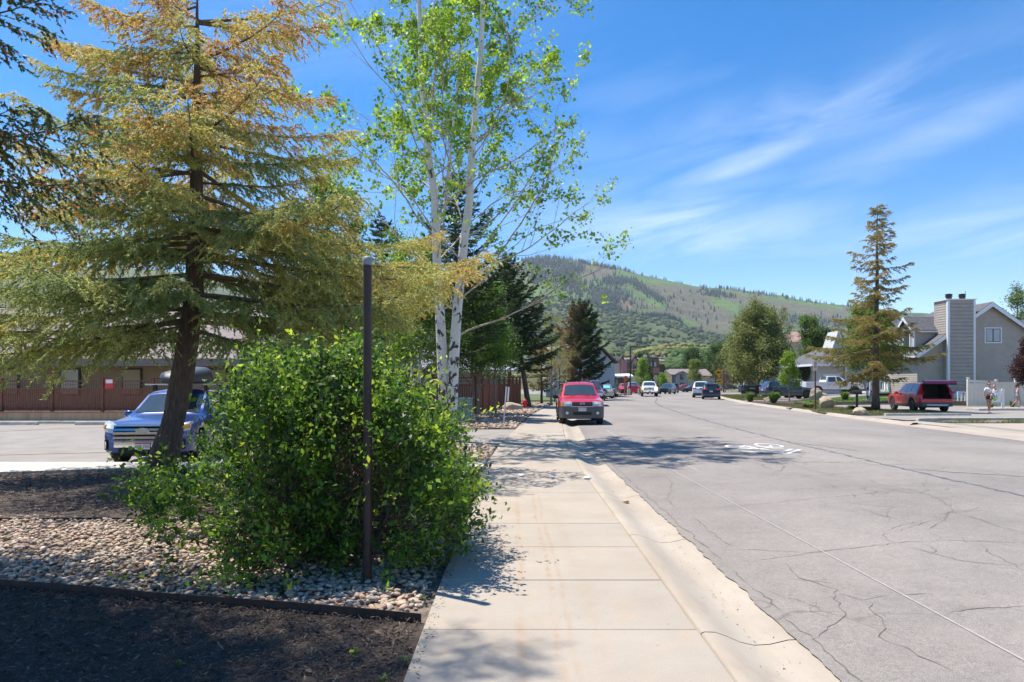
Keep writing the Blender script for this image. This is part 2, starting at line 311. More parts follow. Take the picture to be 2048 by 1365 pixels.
class MB:
    def __init__(s): s.v = []; s.f = []; s.mi = []; s.cm = 0
    def m(s, i): s.cm = i; return s
    def face(s, pts):
        b = len(s.v); s.v += [tuple(p) for p in pts]; s.f.append(list(range(b, b + len(pts)))); s.mi.append(s.cm)
    def box(s, x0, x1, y0, y1, z0, z1, rot=None, piv=None):
        P = [(x, y, z) for z in (z0, z1) for y in (y0, y1) for x in (x0, x1)]
        if rot is not None:
            pv = Vector(piv if piv else ((x0 + x1) / 2, (y0 + y1) / 2, (z0 + z1) / 2))
            P = [tuple(rot @ (Vector(p) - pv) + pv) for p in P]
        b = len(s.v); s.v += P
        for q in ((0, 2, 3, 1), (4, 5, 7, 6), (0, 1, 5, 4), (2, 6, 7, 3), (0, 4, 6, 2), (1, 3, 7, 5)): s.f.append([b + i for i in q]); s.mi.append(s.cm)
        return s
    def prism(s, poly, d):
        """poly: list of 3d points, extruded by vector d"""
        n = len(poly); b = len(s.v); s.v += [tuple(p) for p in poly] + [tuple(Vector(p) + Vector(d)) for p in poly]
        s.f.append([b + i for i in range(n)][::-1]); s.f.append([b + n + i for i in range(n)]); s.mi += [s.cm] * 2
        for i in range(n):
            j = (i + 1) % n; s.f.append([b + i, b + j, b + n + j, b + n + i]); s.mi.append(s.cm)
        return s
    def tube(s, pts, rr, n=8, cap=True):
        pts = [Vector(p) for p in pts]
        if not isinstance(rr, (list, tuple)): rr = [rr] * len(pts)
        b = len(s.v); up = Vector((0.31, 0.17, 0.93))
        for i, p in enumerate(pts):
            d = (pts[min(i + 1, len(pts) - 1)] - pts[max(i - 1, 0)]).normalized()
            a = d.cross(up)
            if a.length < 0.2: a = d.cross(Vector((1, 0, 0)))
            a.normalize(); c = d.cross(a)
            for k in range(n):
                th = 2 * math.pi * k / n; s.v.append(tuple(p + (a * math.cos(th) + c * math.sin(th)) * rr[i]))
        for i in range(len(pts) - 1):
            for k in range(n):
                k2 = (k + 1) % n; s.f.append([b + i * n + k, b + i * n + k2, b + (i + 1) * n + k2, b + (i + 1) * n + k]); s.mi.append(s.cm)
        if cap:
            s.f.append([b + k for k in range(n)][::-1]); s.f.append([b + (len(pts) - 1) * n + k for k in range(n)]); s.mi += [s.cm] * 2
        return s
    def lathe(s, prof, c=(0, 0, 0), n=24, axis='z'):
        b = len(s.v)
        for (r, h) in prof:
            for k in range(n):
                th = 2 * math.pi * k / n; x, y = r * math.cos(th), r * math.sin(th)
                if axis == 'z': p = (c[0] + x, c[1] + y, c[2] + h)
                elif axis == 'x': p = (c[0] + h, c[1] + x, c[2] + y)
                else: p = (c[0] + x, c[1] + h, c[2] + y)
                s.v.append(p)
        for i in range(len(prof) - 1):
            for k in range(n):
                k2 = (k + 1) % n; s.f.append([b + i * n + k, b + i * n + k2, b + (i + 1) * n + k2, b + (i + 1) * n + k]); s.mi.append(s.cm)
        s.f.append([b + k for k in range(n)][::-1]); s.f.append([b + (len(prof) - 1) * n + k for k in range(n)]); s.mi += [s.cm] * 2
        return s
    def mesh(s, name, m, smooth=False, angle=None, bevel=0):
        me = bpy.data.meshes.new(name); me.from_pydata(s.v, [], s.f); me.update()
        for q in (m if isinstance(m, (list, tuple)) else [m]): me.materials.append(q)
        me.polygons.foreach_set('material_index', s.mi)
        if smooth or angle: me.polygons.foreach_set('use_smooth', [True] * len(me.polygons))
        if angle: me.set_sharp_from_angle(angle=rad(angle))
        return me
    def build(s, name, m, parent=None, loc=None, smooth=False, angle=None, bevel=0, kind=None):
        o = link(name, s.mesh(name, m, smooth, angle), parent, loc, kind)
        if bevel:
            bv = o.modifiers.new('bevel', 'BEVEL'); bv.width = bevel; bv.segments = 2; bv.limit_method = 'ANGLE'
        return o
def copy_thing(root, loc, rz, label=None, group=None):
    r = root.copy(); COL.objects.link(r); r.location = loc; r.rotation_euler = (0, 0, rz)
    if label: r['label'] = label
    if group: r['group'] = group
    def kids(a, b_):
        for ch in list(a.children):
            c = ch.copy(); COL.objects.link(c); c.parent = b_; kids(ch, c)
    kids(root, r); return r
def text(name, s, size, loc, rot, m, parent=None, align='CENTER', ext=0.001):
    cu = bpy.data.curves.new(name, 'FONT'); cu.body = s; cu.size = size; cu.align_x = align; cu.align_y = 'CENTER'; cu.extrude = ext
    t_ = bpy.data.objects.new('t', cu); COL.objects.link(t_); bpy.context.view_layer.update(); me = bpy.data.meshes.new_from_object(t_); bpy.data.objects.remove(t_); me.materials.clear(); me.materials.append(m)
    o = bpy.data.objects.new(name, me); COL.objects.link(o); o.location = loc; o.rotation_euler = rot
    if parent is not None: o.parent = parent
    o['kind'] = 'stuff'; return o
def unproj(px, py, Y=None, z=0.0):
    if Y is None: Y = (1.6 - z) * 1365 / (py - 768)
    return ((px - 1024) / 1365 * Y, Y, 1.6 - (py - 768) / 1365 * Y)
# ------------------------------------------------------------------ ground layout (metres; camera at 0,0)
YT = [-30, 3.66, 13, 18, 27, 36, 46.8, 58, 69, 84, 104, 130]
LT = [-0.60, -0.587, -0.54, -0.33, 0.34, 1.10, 2.3, 4.3, 7.0, 10.3, 15.5, 22]
ST = [1.19, 1.21, 1.30, 1.44, 2.0, 2.8, 4.0, 6.0, 8.7, 11.9, 17, 23.5]
def Lx(y): return np.interp(y, YT, LT)
def Sx(y): return np.interp(y, YT, ST)
def Gx(y): return Sx(y) + 0.60
def Rx(y): return np.interp(y, [-30, 10, 19.5, 28.7, 36, 43.7, 56, 69, 84, 104, 130], [14.0, 14.2, 14.6, 15.5, 16.3, 17.3, 19.0, 21.6, 25.0, 30.5, 38])
def sm(x): x = np.clip(x, 0, 1); return x * x * (3 - 2 * x)
def H(x, y):
    """ground height: level by the road, rising gently on the right"""
    return 0.5 * sm((x - Rx(y) - 2.5) / 12) * sm((y - 44) / 22)
def roadz(x, y):
    g, r = Gx(y), Rx(y); u = np.clip((x - g) / (r - g), 0, 1); return -0.035 + 0.10 * 4 * u * (1 - u) * 0.5

def sheet(name, xf0, xf1, ys, nx, zf, m, parent=None, kind='structure', jit=None):
    V = []; F = []
    for j, y in enumerate(ys):
        a, b_ = xf0(y), xf1(y)
        for i in range(nx + 1):
            x = a + (b_ - a) * i / nx
            V.append((x, y, zf(x, y)))
    w = nx + 1
    for j in range(len(ys) - 1):
        for i in range(nx): F.append((j * w + i, j * w + i + 1, (j + 1) * w + i + 1, (j + 1) * w + i))
    me = mesh_np(name, np.array(V), np.array(F), m, smooth=True)
    o = link(name, me, parent)
    if kind: o['kind'] = kind
    return o
def poly_sheet(name, pts, zf, m, off, kind='structure', step=1.2):
    """triangulated polygon following the ground"""
    import bmesh
    bm = bmesh.new(); vs = [bm.verts.new((x, y, 0)) for x, y in pts]; bm.faces.new(vs)
    bmesh.ops.triangulate(bm, faces=bm.faces[:])
    for _ in range(5):
        es = [e for e in bm.edges if e.calc_length() > step * 2]
        if not es: break
        bmesh.ops.subdivide_edges(bm, edges=es, cuts=1); bmesh.ops.triangulate(bm, faces=[f for f in bm.faces if len(f.verts) > 3])
    for v in bm.verts: v.co.z = float(zf(v.co.x, v.co.y)) + off
    for f in bm.faces:
        f.normal_update()
        if f.normal.z < 0: f.normal_flip()
    me = bpy.data.meshes.new(name); bm.to_mesh(me); bm.free(); me.materials.append(m)
    o = link(name, me); o['kind'] = kind; return o

# base ground out to the foot of the hills
ys = np.concatenate([np.arange(-40, 140, 4.0), np.arange(140, 420, 20.0)])
sheet('ground', lambda y: -420.0, lambda y: 460.0, ys, 220, lambda x, y: float(H(x, y)) - 0.16 - .22 * float(sm((-x - 3.5) / 2)), M['earth'])
# road
ys = np.concatenate([np.arange(-12, 24, 0.06), np.arange(24, 104.1, 2.0)])
def gj(y): return Gx(y) + (0.04 * noise.noise((y * 2.1, 0, 0)) + 0.03 * noise.noise((y * 7.0, 3, 0)) + 0.012 * noise.noise((y * 19.0, 3, 0)) if y < 24 else 0)
road = sheet('road', gj, lambda y: float(Rx(y)), ys, 14, lambda x, y: float(roadz(x, y)), M['asphalt'])
# wide junction and car park beyond
poly_sheet('car_park', [(-4, 104), (95, 104), (120, 260), (0, 260)], lambda x, y: -0.02, M['asphalt'], -0.01, step=20)
poly_sheet('verge', [(14, 84.5), (15.5, 97), (14.5, 103.8), (-30, 103.8), (-30, 60), (6.8, 68.5)], lambda x, y: -0.06, M['lawn'], 0.0, step=20)
for k, (a, b_) in enumerate((((24.5, 101.5), (31.5, 101.5)), )):
    mb = MB(); mb.face([(a[0], 100.9, 0.02), (b_[0], 100.9, 0.0), (b_[0] - .2, 101.5, 0.0), (a[0], 101.5, 0.02)]); mb.build('stop_line', M['roadpaint'], road)
# sidewalk slabs
side = empty('sidewalk', (0, 0, 0)); side['kind'] = 'structure'
js = [-2.3 + 1.125 * i for i in range(66)]
for i, (a, b_) in enumerate(zip(js[:-1], js[1:])):
    g = 0.0035 if i % 3 else 0.006; mb = MB(); n = 2
    P = [(float(Lx(a + g)), a + g), (float(Sx(a + g)) - 0.012, a + g), (float(Sx(b_ - g)) - 0.012, b_ - g), (float(Lx(b_ - g)), b_ - g)]
    dz = random.uniform(-0.003, 0.003)
    mb.prism([(x, y, -0.12) for x, y in P], (0, 0, 0.12 + dz)); mb.build('slab', M['concrete'], side, bevel=0.008)
mb = MB()
for a, b_ in zip(js[:-1], js[1:]):
    mb.face([(float(Lx(a)) + 0.01, a, -0.035), (float(Sx(a)) + .02, a, -0.035), (float(Sx(b_)) + .02, b_, -0.035), (float(Lx(b_)) + .01, b_, -0.035)])
mb.build('joint_filler', M['crack'], side)
# gutter: rolled concrete kerb in cast lengths
gut = empty('gutter', (0, 0, 0)); gut['kind'] = 'structure'
gj_y = [-4.1 + 2.83 * i for i in range(34)]
prof = [(-0.006, -0.10), (0.0, -0.006), (0.02, 0.004), (0.09, 0.002), (0.16, -0.022), (0.25, -0.062), (0.34, -0.082), (0.44, -0.076), (0.56, -0.048), (0.72, -0.034)]
for a, b_ in zip(gj_y[:-1], gj_y[1:]):
    ys2 = np.linspace(a + 0.006, b_ - 0.006, 5); V = []; F = []
    for y in ys2:
        for px_, pz in prof: V.append((float(Sx(y)) + px_, y, pz - (0.0 if px_ < .7 else 0.006)))
    w = len(prof)
    for j in range(4):
        for i in range(w - 1): F.append((j * w + i, j * w + i + 1, (j + 1) * w + i + 1, (j + 1) * w + i))
    link('gutter_length', mesh_np('gutter_length', np.array(V), np.array(F), M['gutter'], smooth=True), gut)
mb = MB()
for a, b_ in zip(gj_y[:-1], gj_y[1:]): mb.face([(float(Sx(b_)) , b_ - .02, -0.10), (float(Sx(b_)) + .7, b_ - .02, -0.095), (float(Sx(b_)) + .7, b_ + .02, -0.095), (float(Sx(b_)), b_ + .02, -0.10)])
mb.build('joint_filler', M['crack'], gut)
# right-hand gutter
rg = empty('far_gutter', (0, 0, 0)); rg['kind'] = 'structure'
yr = [6 + 3.0 * i for i in range(33)]
for a, b_ in zip(yr[:-1], yr[1:]):
    V = []; F = []; pr = [(-0.05, -0.03), (0.25, -0.05), (0.40, -0.03), (0.52, 0.05), (0.72, 0.06), (0.73, -0.12)]
    if 14 < a < 25: pr = [(-0.05, -0.03), (0.25, -0.045), (0.6, -0.02), (1.4, 0.01), (2.4, 0.02), (2.41, -0.12)]
    for y in np.linspace(a + .006, b_ - .006, 3):
        for px_, pz in pr: V.append((float(Rx(y)) + px_, y, pz))
    w = len(pr)
    for j in range(2):
        for i in range(w - 1): F.append((j * w + i, j * w + i + 1, (j + 1) * w + i + 1, (j + 1) * w + i))
    link('kerb_length', mesh_np('kerb_length', np.array(V), np.array(F), M['gutter']), rg)

# cracks, tar seams, faint line, bicycle marking: thin sheets on the asphalt
def ribbon(mb, pts, w, z=0.004, wob=0.0, vary=0.4):
    P = []
    for (a, b_) in zip(pts[:-1], pts[1:]):
        L = math.hypot(b_[0] - a[0], b_[1] - a[1]); n = max(1, int(L / 0.08))
        for i in range(n):
            t = i / n; x = a[0] + (b_[0] - a[0]) * t; y = a[1] + (b_[1] - a[1]) * t
            x += wob * noise.noise((x * 2.2, y * 2.2, 5)) + wob * .8 * noise.noise((x * 9, y * 9, 5)); y += wob * noise.noise((x * 2.2, y * 2.2, 15)) + wob * .8 * noise.noise((x * 9, y * 9, 25))
            P.append((x, y))
    P.append(pts[-1])
    prev = None
    for i, p in enumerate(P):
        q = P[min(i + 1, len(P) - 1)]; o = P[max(i - 1, 0)]; dx, dy = q[0] - o[0], q[1] - o[1]; l = math.hypot(dx, dy) or 1
        ww = w * (1 + vary * noise.noise((p[0] * 5, p[1] * 5, 40)) * 2); taper = min(1, (i + 1) / 4, (len(P) - i) / 4)
        nx_, ny_ = -dy / l * ww / 2 * taper, dx / l * ww / 2 * taper
        a = (p[0] + nx_, p[1] + ny_, float(roadz(p[0] + nx_, p[1])) + z); b_ = (p[0] - nx_, p[1] - ny_, float(roadz(p[0] - nx_, p[1])) + z)
        if prev: mb.face([prev[1], b_, a, prev[0]])
        prev = (a, b_)
def W2(zx, zy):      # from the enlarged road view to metres
    p = unproj(1300 + zx / 2.416, 800 + zy / 2.416); return (p[0], p[1])
cr = [
 [(770, 1142), (870, 1100), (940, 1010), (880, 900), (720, 845), (650, 770)],
 [(520, 760), (900, 720), (1200, 690), (1380, 675), (1807, 695)],
 [(300, 720), (500, 712), (760, 730), (920, 715)], [(205, 550), (290, 625), (350, 660), (420, 705)],
 [(60, 350), (110, 410), (80, 470), (140, 515)], [(140, 520), (430, 510), (640, 485), (900, 470), (1240, 432)],
 [(150, 415), (500, 395), (800, 368), (1100, 348)], [(880, 905), (1020, 950), (1200, 940), (1340, 928), (1500, 935)],
 [(1085, 955), (1050, 990), (1120, 1080), (1100, 1120), (1300, 1220), (1480, 1300)], [(1340, 1005), (1500, 1010), (1807, 992)],
 [(1170, 640), (1300, 600), (1480, 550), (1660, 540)], [(1170, 640), (1140, 655), (1200, 700), (1380, 745), (1500, 775), (1700, 795), (1807, 790)],
 [(1380, 675), (1360, 630), (1420, 560), (1600, 520)], [(1350, 460), (1500, 555), (1700, 620), (1807, 645)],
 [(940, 490), (1050, 510), (1180, 520), (1140, 585)], [(830, 410), (960, 450), (1000, 480)], [(1000, 520), (1160, 570), (1280, 600)],
 [(1100, 640), (1200, 610), (1330, 580)], [(700, 320), (880, 370), (1060, 400), (1300, 450), (1500, 500)], [(560, 280), (720, 320)],
 [(800, 960), (790, 1010), (850, 1030), (900, 1020)], [(640, 850), (820, 860), (960, 900)], [(860, 200), (1100, 250), (1400, 290), (1807, 325)],
 [(1200, 180), (1500, 215), (1807, 260)], [(1580, 340), (1700, 365), (1807, 385)], [(430, 150), (560, 170)], [(600, 245), (650, 280), (760, 300)],
 [(1600, 700), (1680, 760), (1800, 830)], [(1480, 650), (1520, 690), (1650, 700)], [(1310, 690), (1380, 730), (1350, 745)]]
mb = MB()
for c in cr: ribbon(mb, [W2(*p) for p in c], 0.0058, 0.003, 0.06, .8)
rr = random.Random(4)
for k in range(46):   # short broken cracks further along the road
    y = rr.uniform(12, 70); x = rr.uniform(float(Gx(y)) + 1.0, float(Rx(y)) - .6); pts = [(x, y)]
    a = rr.choice([0, 0, 1.5]) + rr.uniform(-.5, .5)
    for j in range(rr.randint(3, 7)):
        a += rr.uniform(-.5, .5); x += math.cos(a) * .55; y += math.sin(a) * .55; pts.append((x, y))
    ribbon(mb, pts, 0.013, 0.003, 0.10, .8)
link('crack', mb.mesh('crack', M['crack']), road, kind='stuff')
mb = MB(); ribbon(mb, [(float(Gx(y)) + .10, float(y)) for y in np.arange(2, 26, 1.0)], 0.008, 0.003, 0.05, 0.9); link('edge_seam', mb.mesh('edge_seam', M['crack']), road)
mb = MB(); cy = np.arange(5, 78, 2.0)
ribbon(mb, [(float(Gx(y) + (Rx(y) - Gx(y)) * .435), float(y)) for y in cy], 0.055, 0.0035, 0.10, 0.9)
for (a, b_) in (((7.5, 18.6), (8.2, 16.0)), ((7.3, 12.6), (9.5, 11.2)), ((9.4, 24), (12.5, 23.0))): ribbon(mb, [a, b_], 0.04, 0.0035, 0.1)
link('tar_seam', mb.mesh('tar_seam', M['seal']), road)
mb = MB(); ribbon(mb, [(2.99, 3.4), (3.0, 14.5)], 0.017, 0.0045, 0.0, 0.2); ribbon(mb, [(3.0, 14.6), (3.3, 24)], 0.03, 0.0045, 0.0, 0.6); ribbon(mb, [(3.45, 12.5), (3.46, 17)], 0.03, 0.0045, 0.0, 0.3)
link('faint_line', mb.mesh('faint_line', M['faintpaint']), road)
mb = MB()
def bz(x, y, k=0.0055): return (x, y, float(roadz(x, y)) + k)
def ring(cx, cy, rx, ry, w, n=28):
    for i in range(n):
        a, c = 2 * math.pi * i / n, 2 * math.pi * (i + 1) / n
        mb.face([bz(cx + rx * math.cos(a), cy + ry * math.sin(a)), bz(cx + rx * math.cos(c), cy + ry * math.sin(c)), bz(cx + (rx - w) * math.cos(c), cy + (ry - w * 1.8) * math.sin(c)), bz(cx + (rx - w) * math.cos(a), cy + (ry - w * 1.8) * math.sin(a))])
def stroke(a, b_, w, k=0.0055):
    dx, dy = b_[0] - a[0], b_[1] - a[1]; l = math.hypot(dx, dy); nx_, ny_ = -dy / l * w / 2, dx / l * w / 2
    mb.face([bz(a[0] + nx_, a[1] + ny_, k), bz(a[0] - nx_, a[1] - ny_, k), bz(b_[0] - nx_, b_[1] - ny_, k), bz(b_[0] + nx_, b_[1] + ny_, k)])
ring(5.70, 17.15, 0.31, 0.56, 0.06); ring(6.60, 17.55, 0.32, 0.58, 0.06)
for i, (a, b_) in enumerate((((5.70, 17.1), (6.02, 16.62)), ((6.02, 16.62), (6.42, 16.98)), ((6.42, 16.98), (5.98, 17.42)), ((6.02, 16.62), (5.93, 17.55)), ((5.70, 17.1), (5.98, 17.42)), ((6.62, 17.5), (6.40, 16.85)), ((6.35, 16.72), (6.62, 16.55)), ((5.98, 16.4), (6.2, 16.45)))):
    stroke(a, b_, 0.075, 0.0060 + i * 0.0004)
for o_ in (0.0, 0.27):
    V0, V1, V2 = (5.42 + o_ * .5, 16.12 - o_ * .55), (6.14 + o_ * .5, 15.62 - o_ * .35), (6.78 + o_ * .55, 16.55 - o_ * .5)
    stroke(V0, V1, 0.10, 0.0055); stroke((V1[0] - .03, V1[1] - .03), V2, 0.10, 0.0061)
link('bicycle_marking', mb.mesh('bicycle_marking', M['roadpaint']), road)
mb = MB()   # smaller marking far up the right-hand lane
mb.face([bz(17.9, 54), bz(19.4, 54), bz(19.4, 55.5), bz(17.9, 55.5)]); mb.face([bz(16.2, 52.5), bz(17.4, 52.4), bz(17.5, 52.9), bz(16.3, 53)])
link('bicycle_marking', mb.mesh('bicycle_marking', M['faintpaint']), road)
mb = MB()
mb.box(0.9 + 17.5 - .9, 0.9 + 17.5 - .2, 43.2, 43.6, 0.02, 0.06)
mb.build('kerb_drain', M['rust'], rg)

# ---- left side surfaces
FLAT = lambda x, y: -.19 * float(sm((-x - 4.6) / 2.6)) * float(sm((26 - y) / 8))
def edgeY(x): return 4.68 - 0.226 * (x + 0.61)
# stepped layers: each 4 mm or more apart and never in one plane
poly_sheet('mulch_bed', [(-14, -3), (float(Lx(0)) - .005, -3), (float(Lx(4)) - .005, edgeY(-.6) - .01), (-14, edgeY(-14) - .01)], lambda x, y: 0.02 * noise.noise((x * 2, y * 2, 0)), M['mulchbase'], -0.035, step=.5)
rbed = poly_sheet('river_rock_bed', [(-14, edgeY(-14)), (-.59, edgeY(-.59)), (-.575, 8.3), (-3.4, 8.1), (-14, 8.4)], lambda x, y: 0.02 * noise.noise((x * 2, y * 2, 0)), M['rockbase'], -0.04, step=.5)
poly_sheet('mulch_bed', [(-14, 8.4), (-3.4, 8.1), (-.575, 8.3), (-.56, 12.9), (-5.2, 12.95), (-7.2, 12.75), (-9.6, 12.0), (-14, 11.0)], lambda x, y: 0.07 * noise.noise((x * .6, y * .6, 0)), M['mulchbase'], -0.0, step=.6)
walk = MB(); Pw = [(-.56, 12.93), (-5.2, 12.98), (-7.2, 12.8), (-9.6, 12.05), (-30, 9), (-30, 13.6), (-9.6, 13.75), (-.52, 13.75)]
walk.prism([(x, y, -0.42) for x, y in Pw], (0, 0, 0.445)); o = walk.build('footpath', M['concrete2'], bevel=.01); o['kind'] = 'structure'
isl = poly_sheet('rock_island', [(-.52, 13.76), (-6.0, 13.8), (-5.6, 16.2), (-3.2, 17.6), (-.9, 18.3), (-.36, 17.6), (-.5, 14)], lambda x, y: 0.16 * float(sm((2.2 - math.hypot(x + 2.4, (y - 15.8))) / 2)), M['rockbase'], -0.03, step=.5)
poly_sheet('driveway', [(-.34, 17.9), (-.95, 18.35), (-3.2, 17.65), (-5.65, 16.25), (-6.05, 13.82), (-45, 13.82), (-45, 28.1), (-6.5, 28.1), (-5.6, 24.4), (.12, 24.6)], FLAT, M['asphalt2'], -0.045, step=.8)
rb3 = poly_sheet('roadside_rock_bed', [(.13, 24.65), (-5.55, 24.45), (-6.4, 28.1), (-6.3, 36.6), (-2.0, 37.0), (.64, 55), (3.2, 55), (2.25, 46.8), (1.08, 36), (.32, 27)], lambda x, y: 0.03 * noise.noise((x, y, 0)), M['rockbase'], -0.03, step=1.5)
mb = MB()
for a, b_ in (((-20.0, 22.3), (-13.2, 27.9)), ((-12.6, 22.5), (-10.6, 27.9)), ((-17.5, 16.2), (-10.4, 18.4)), ((-30, 22), (-18, 27.9)), ((-16, 14.2), (-14.6, 18.6))):
    dx, dy = b_[0] - a[0], b_[1] - a[1]; l = math.hypot(dx, dy); nx_, ny_ = -dy / l * .06, dx / l * .06
    for k in range(12):
        p, q = (a[0] + dx * k / 12, a[1] + dy * k / 12), (a[0] + dx * (k + 1) / 12, a[1] + dy * (k + 1) / 12); fz = lambda x, y: FLAT(x, y) - .036
        mb.face([(x, y, fz(x, y)) for x, y in ((p[0] + nx_, p[1] + ny_), (p[0] - nx_, p[1] - ny_), (q[0] - nx_, q[1] - ny_), (q[0] + nx_, q[1] + ny_))])
o = mb.build('parking_lines', M['yellowpaint']); o['kind'] = 'structure'
o = MB().box(-45, -6.6, 28.1, 28.3, -.1, .06).build('lot_kerb', M['concrete2'], bevel=.015); o['kind'] = 'structure'
ws = None
for x, lab in ((-20.0, 'concrete wheel stop at the left edge below the brown fence'), (-16.4, 'concrete wheel stop nearest the blue car, below the brown fence'), (-23.6, 'concrete wheel stop furthest left along the fence')):
    mbb = MB(); mbb.prism([(-1.05, -.08, 0), (-1.05, .08, 0), (-1.05, .055, .12), (-1.05, -.055, .12)], (2.1, 0, 0))
    o = mbb.build('wheel_stop', M['concrete2'], None, (x, 27.3, -.043), bevel=.015); tag(o, lab, 'wheel stop', 'wheel stops along the parking row')
o = MB().prism([(-1.05, -.08, 0), (-1.05, .08, 0), (-1.05, .055, .12), (-1.05, -.055, .12)], (2.1, 0, 0)).build('wheel_stop', M['concrete2'], None, (-10.9, 14.2, -.23), bevel=.015)
tag(o, 'chipped concrete wheel stop beside the footpath, left of the blue car', 'wheel stop')
# steel bed edging
mb = MB(); xs = np.linspace(-13.5, -.62, 26)
for a, b_ in zip(xs[:-1], xs[1:]):
    za = 0.035 + .012 * noise.noise((a, 0, 0)); zb = 0.035 + .012 * noise.noise((b_, 0, 0)); ya, yb = edgeY(a) - .012 + .03 * noise.noise((a * .7, 9, 0)), edgeY(b_) - .012 + .03 * noise.noise((b_ * .7, 9, 0))
    mb.v += [(a, ya, -.12), (b_, yb, -.12), (b_, yb, zb), (a, ya, za), (a, ya + .008, -.12), (b_, yb + .008, -.12), (b_, yb + .008, zb), (a, ya + .008, za)]
    k = len(mb.v) - 8
    for q in ((0, 1, 2, 3), (7, 6, 5, 4), (3, 2, 6, 7)): mb.f.append([k + i for i in q]); mb.mi.append(0)
    if b_ == xs[-1]: mb.f.append([k + 1, k + 5, k + 6, k + 2]); mb.mi.append(0)
tag(mb.build('bed_edging', M['rust']), 'rusted steel strip dividing river pebbles from dark bark mulch', 'garden edging')

# ---- pebbles and bark chips
def ico(sub=0):
    t = (1 + 5 ** .5) / 2
    V = [(-1, t, 0), (1, t, 0), (-1, -t, 0), (1, -t, 0), (0, -1, t), (0, 1, t), (0, -1, -t), (0, 1, -t), (t, 0, -1), (t, 0, 1), (-t, 0, -1), (-t, 0, 1)]
    F = [(0, 11, 5), (0, 5, 1), (0, 1, 7), (0, 7, 10), (0, 10, 11), (1, 5, 9), (5, 11, 4), (11, 10, 2), (10, 7, 6), (7, 1, 8), (3, 9, 4), (3, 4, 2), (3, 2, 6), (3, 6, 8), (3, 8, 9), (4, 9, 5), (2, 4, 11), (6, 2, 10), (8, 6, 7), (9, 8, 1)]
    V = [np.array(v) / np.linalg.norm(v) for v in V]
    for _ in range(sub):
        c = {}; F2 = []
        def md(a, b_):
            k = (min(a, b_), max(a, b_))
            if k not in c: m_ = V[a] + V[b_]; V.append(m_ / np.linalg.norm(m_)); c[k] = len(V) - 1
            return c[k]
        for a, b_, d in F: x, y, z = md(a, b_), md(b_, d), md(d, a); F2 += [(a, x, z), (b_, y, x), (d, z, y), (x, y, z)]
        F = F2
    return np.array(V), np.array(F)
ICO0, ICO1, ICO2 = ico(0), ico(1), ico(2)
PEB = np.array([1.10, .98, .87]) * np.array([(.44, .37, .29), (.50, .44, .36), (.36, .29, .23), (.42, .31, .24), (.30, .27, .24), (.54, .49, .42), (.45, .33, .25), (.33, .30, .28), (.40, .30, .20)])
def scatter_blobs(P, S, tmpl, cols, rg_, tilt=.35, rough=.12):
    """P (n,3), S (n,3) semi-axes, returns V,F,C"""
    n = len(P); tv, tf = tmpl; k = len(tv)
    yaw = rg_.uniform(0, 6.283, n); tx = rg_.normal(0, tilt, n); ty = rg_.normal(0, tilt, n)
    v = tv[None] * (1 + rg_.normal(0, rough, (n, k, 1))) * S[:, None, :]
    c, s = np.cos(tx)[:, None], np.sin(tx)[:, None]; y, z = v[..., 1] * c - v[..., 2] * s, v[..., 1] * s + v[..., 2] * c; v[..., 1], v[..., 2] = y, z
    c, s = np.cos(ty)[:, None], np.sin(ty)[:, None]; x, z = v[..., 0] * c + v[..., 2] * s, -v[..., 0] * s + v[..., 2] * c; v[..., 0], v[..., 2] = x, z
    c, s = np.cos(yaw)[:, None], np.sin(yaw)[:, None]; x, y = v[..., 0] * c - v[..., 1] * s, v[..., 0] * s + v[..., 1] * c; v[..., 0], v[..., 1] = x, y
    v += P[:, None, :]
    F = tf[None] + (np.arange(n) * k)[:, None, None]
    return v.reshape(-1, 3), F.reshape(-1, 3), np.repeat(cols, k, axis=0)
def pcol(n, rg_, k=1.0): return PEB[rg_.integers(0, len(PEB), n)] * rg_.uniform(.75, 1.2, (n, 1)) * k
def inpoly(x, y, poly):
    c = np.zeros(len(x), bool); n = len(poly)
    for i in range(n):
        x1, y1 = poly[i]; x2, y2 = poly[(i + 1) % n]
        c ^= ((y1 > y) != (y2 > y)) & (x < (x2 - x1) * (y - y1) / (y2 - y1 + 1e-12) + x1)
    return c
g = np.random.default_rng(5)
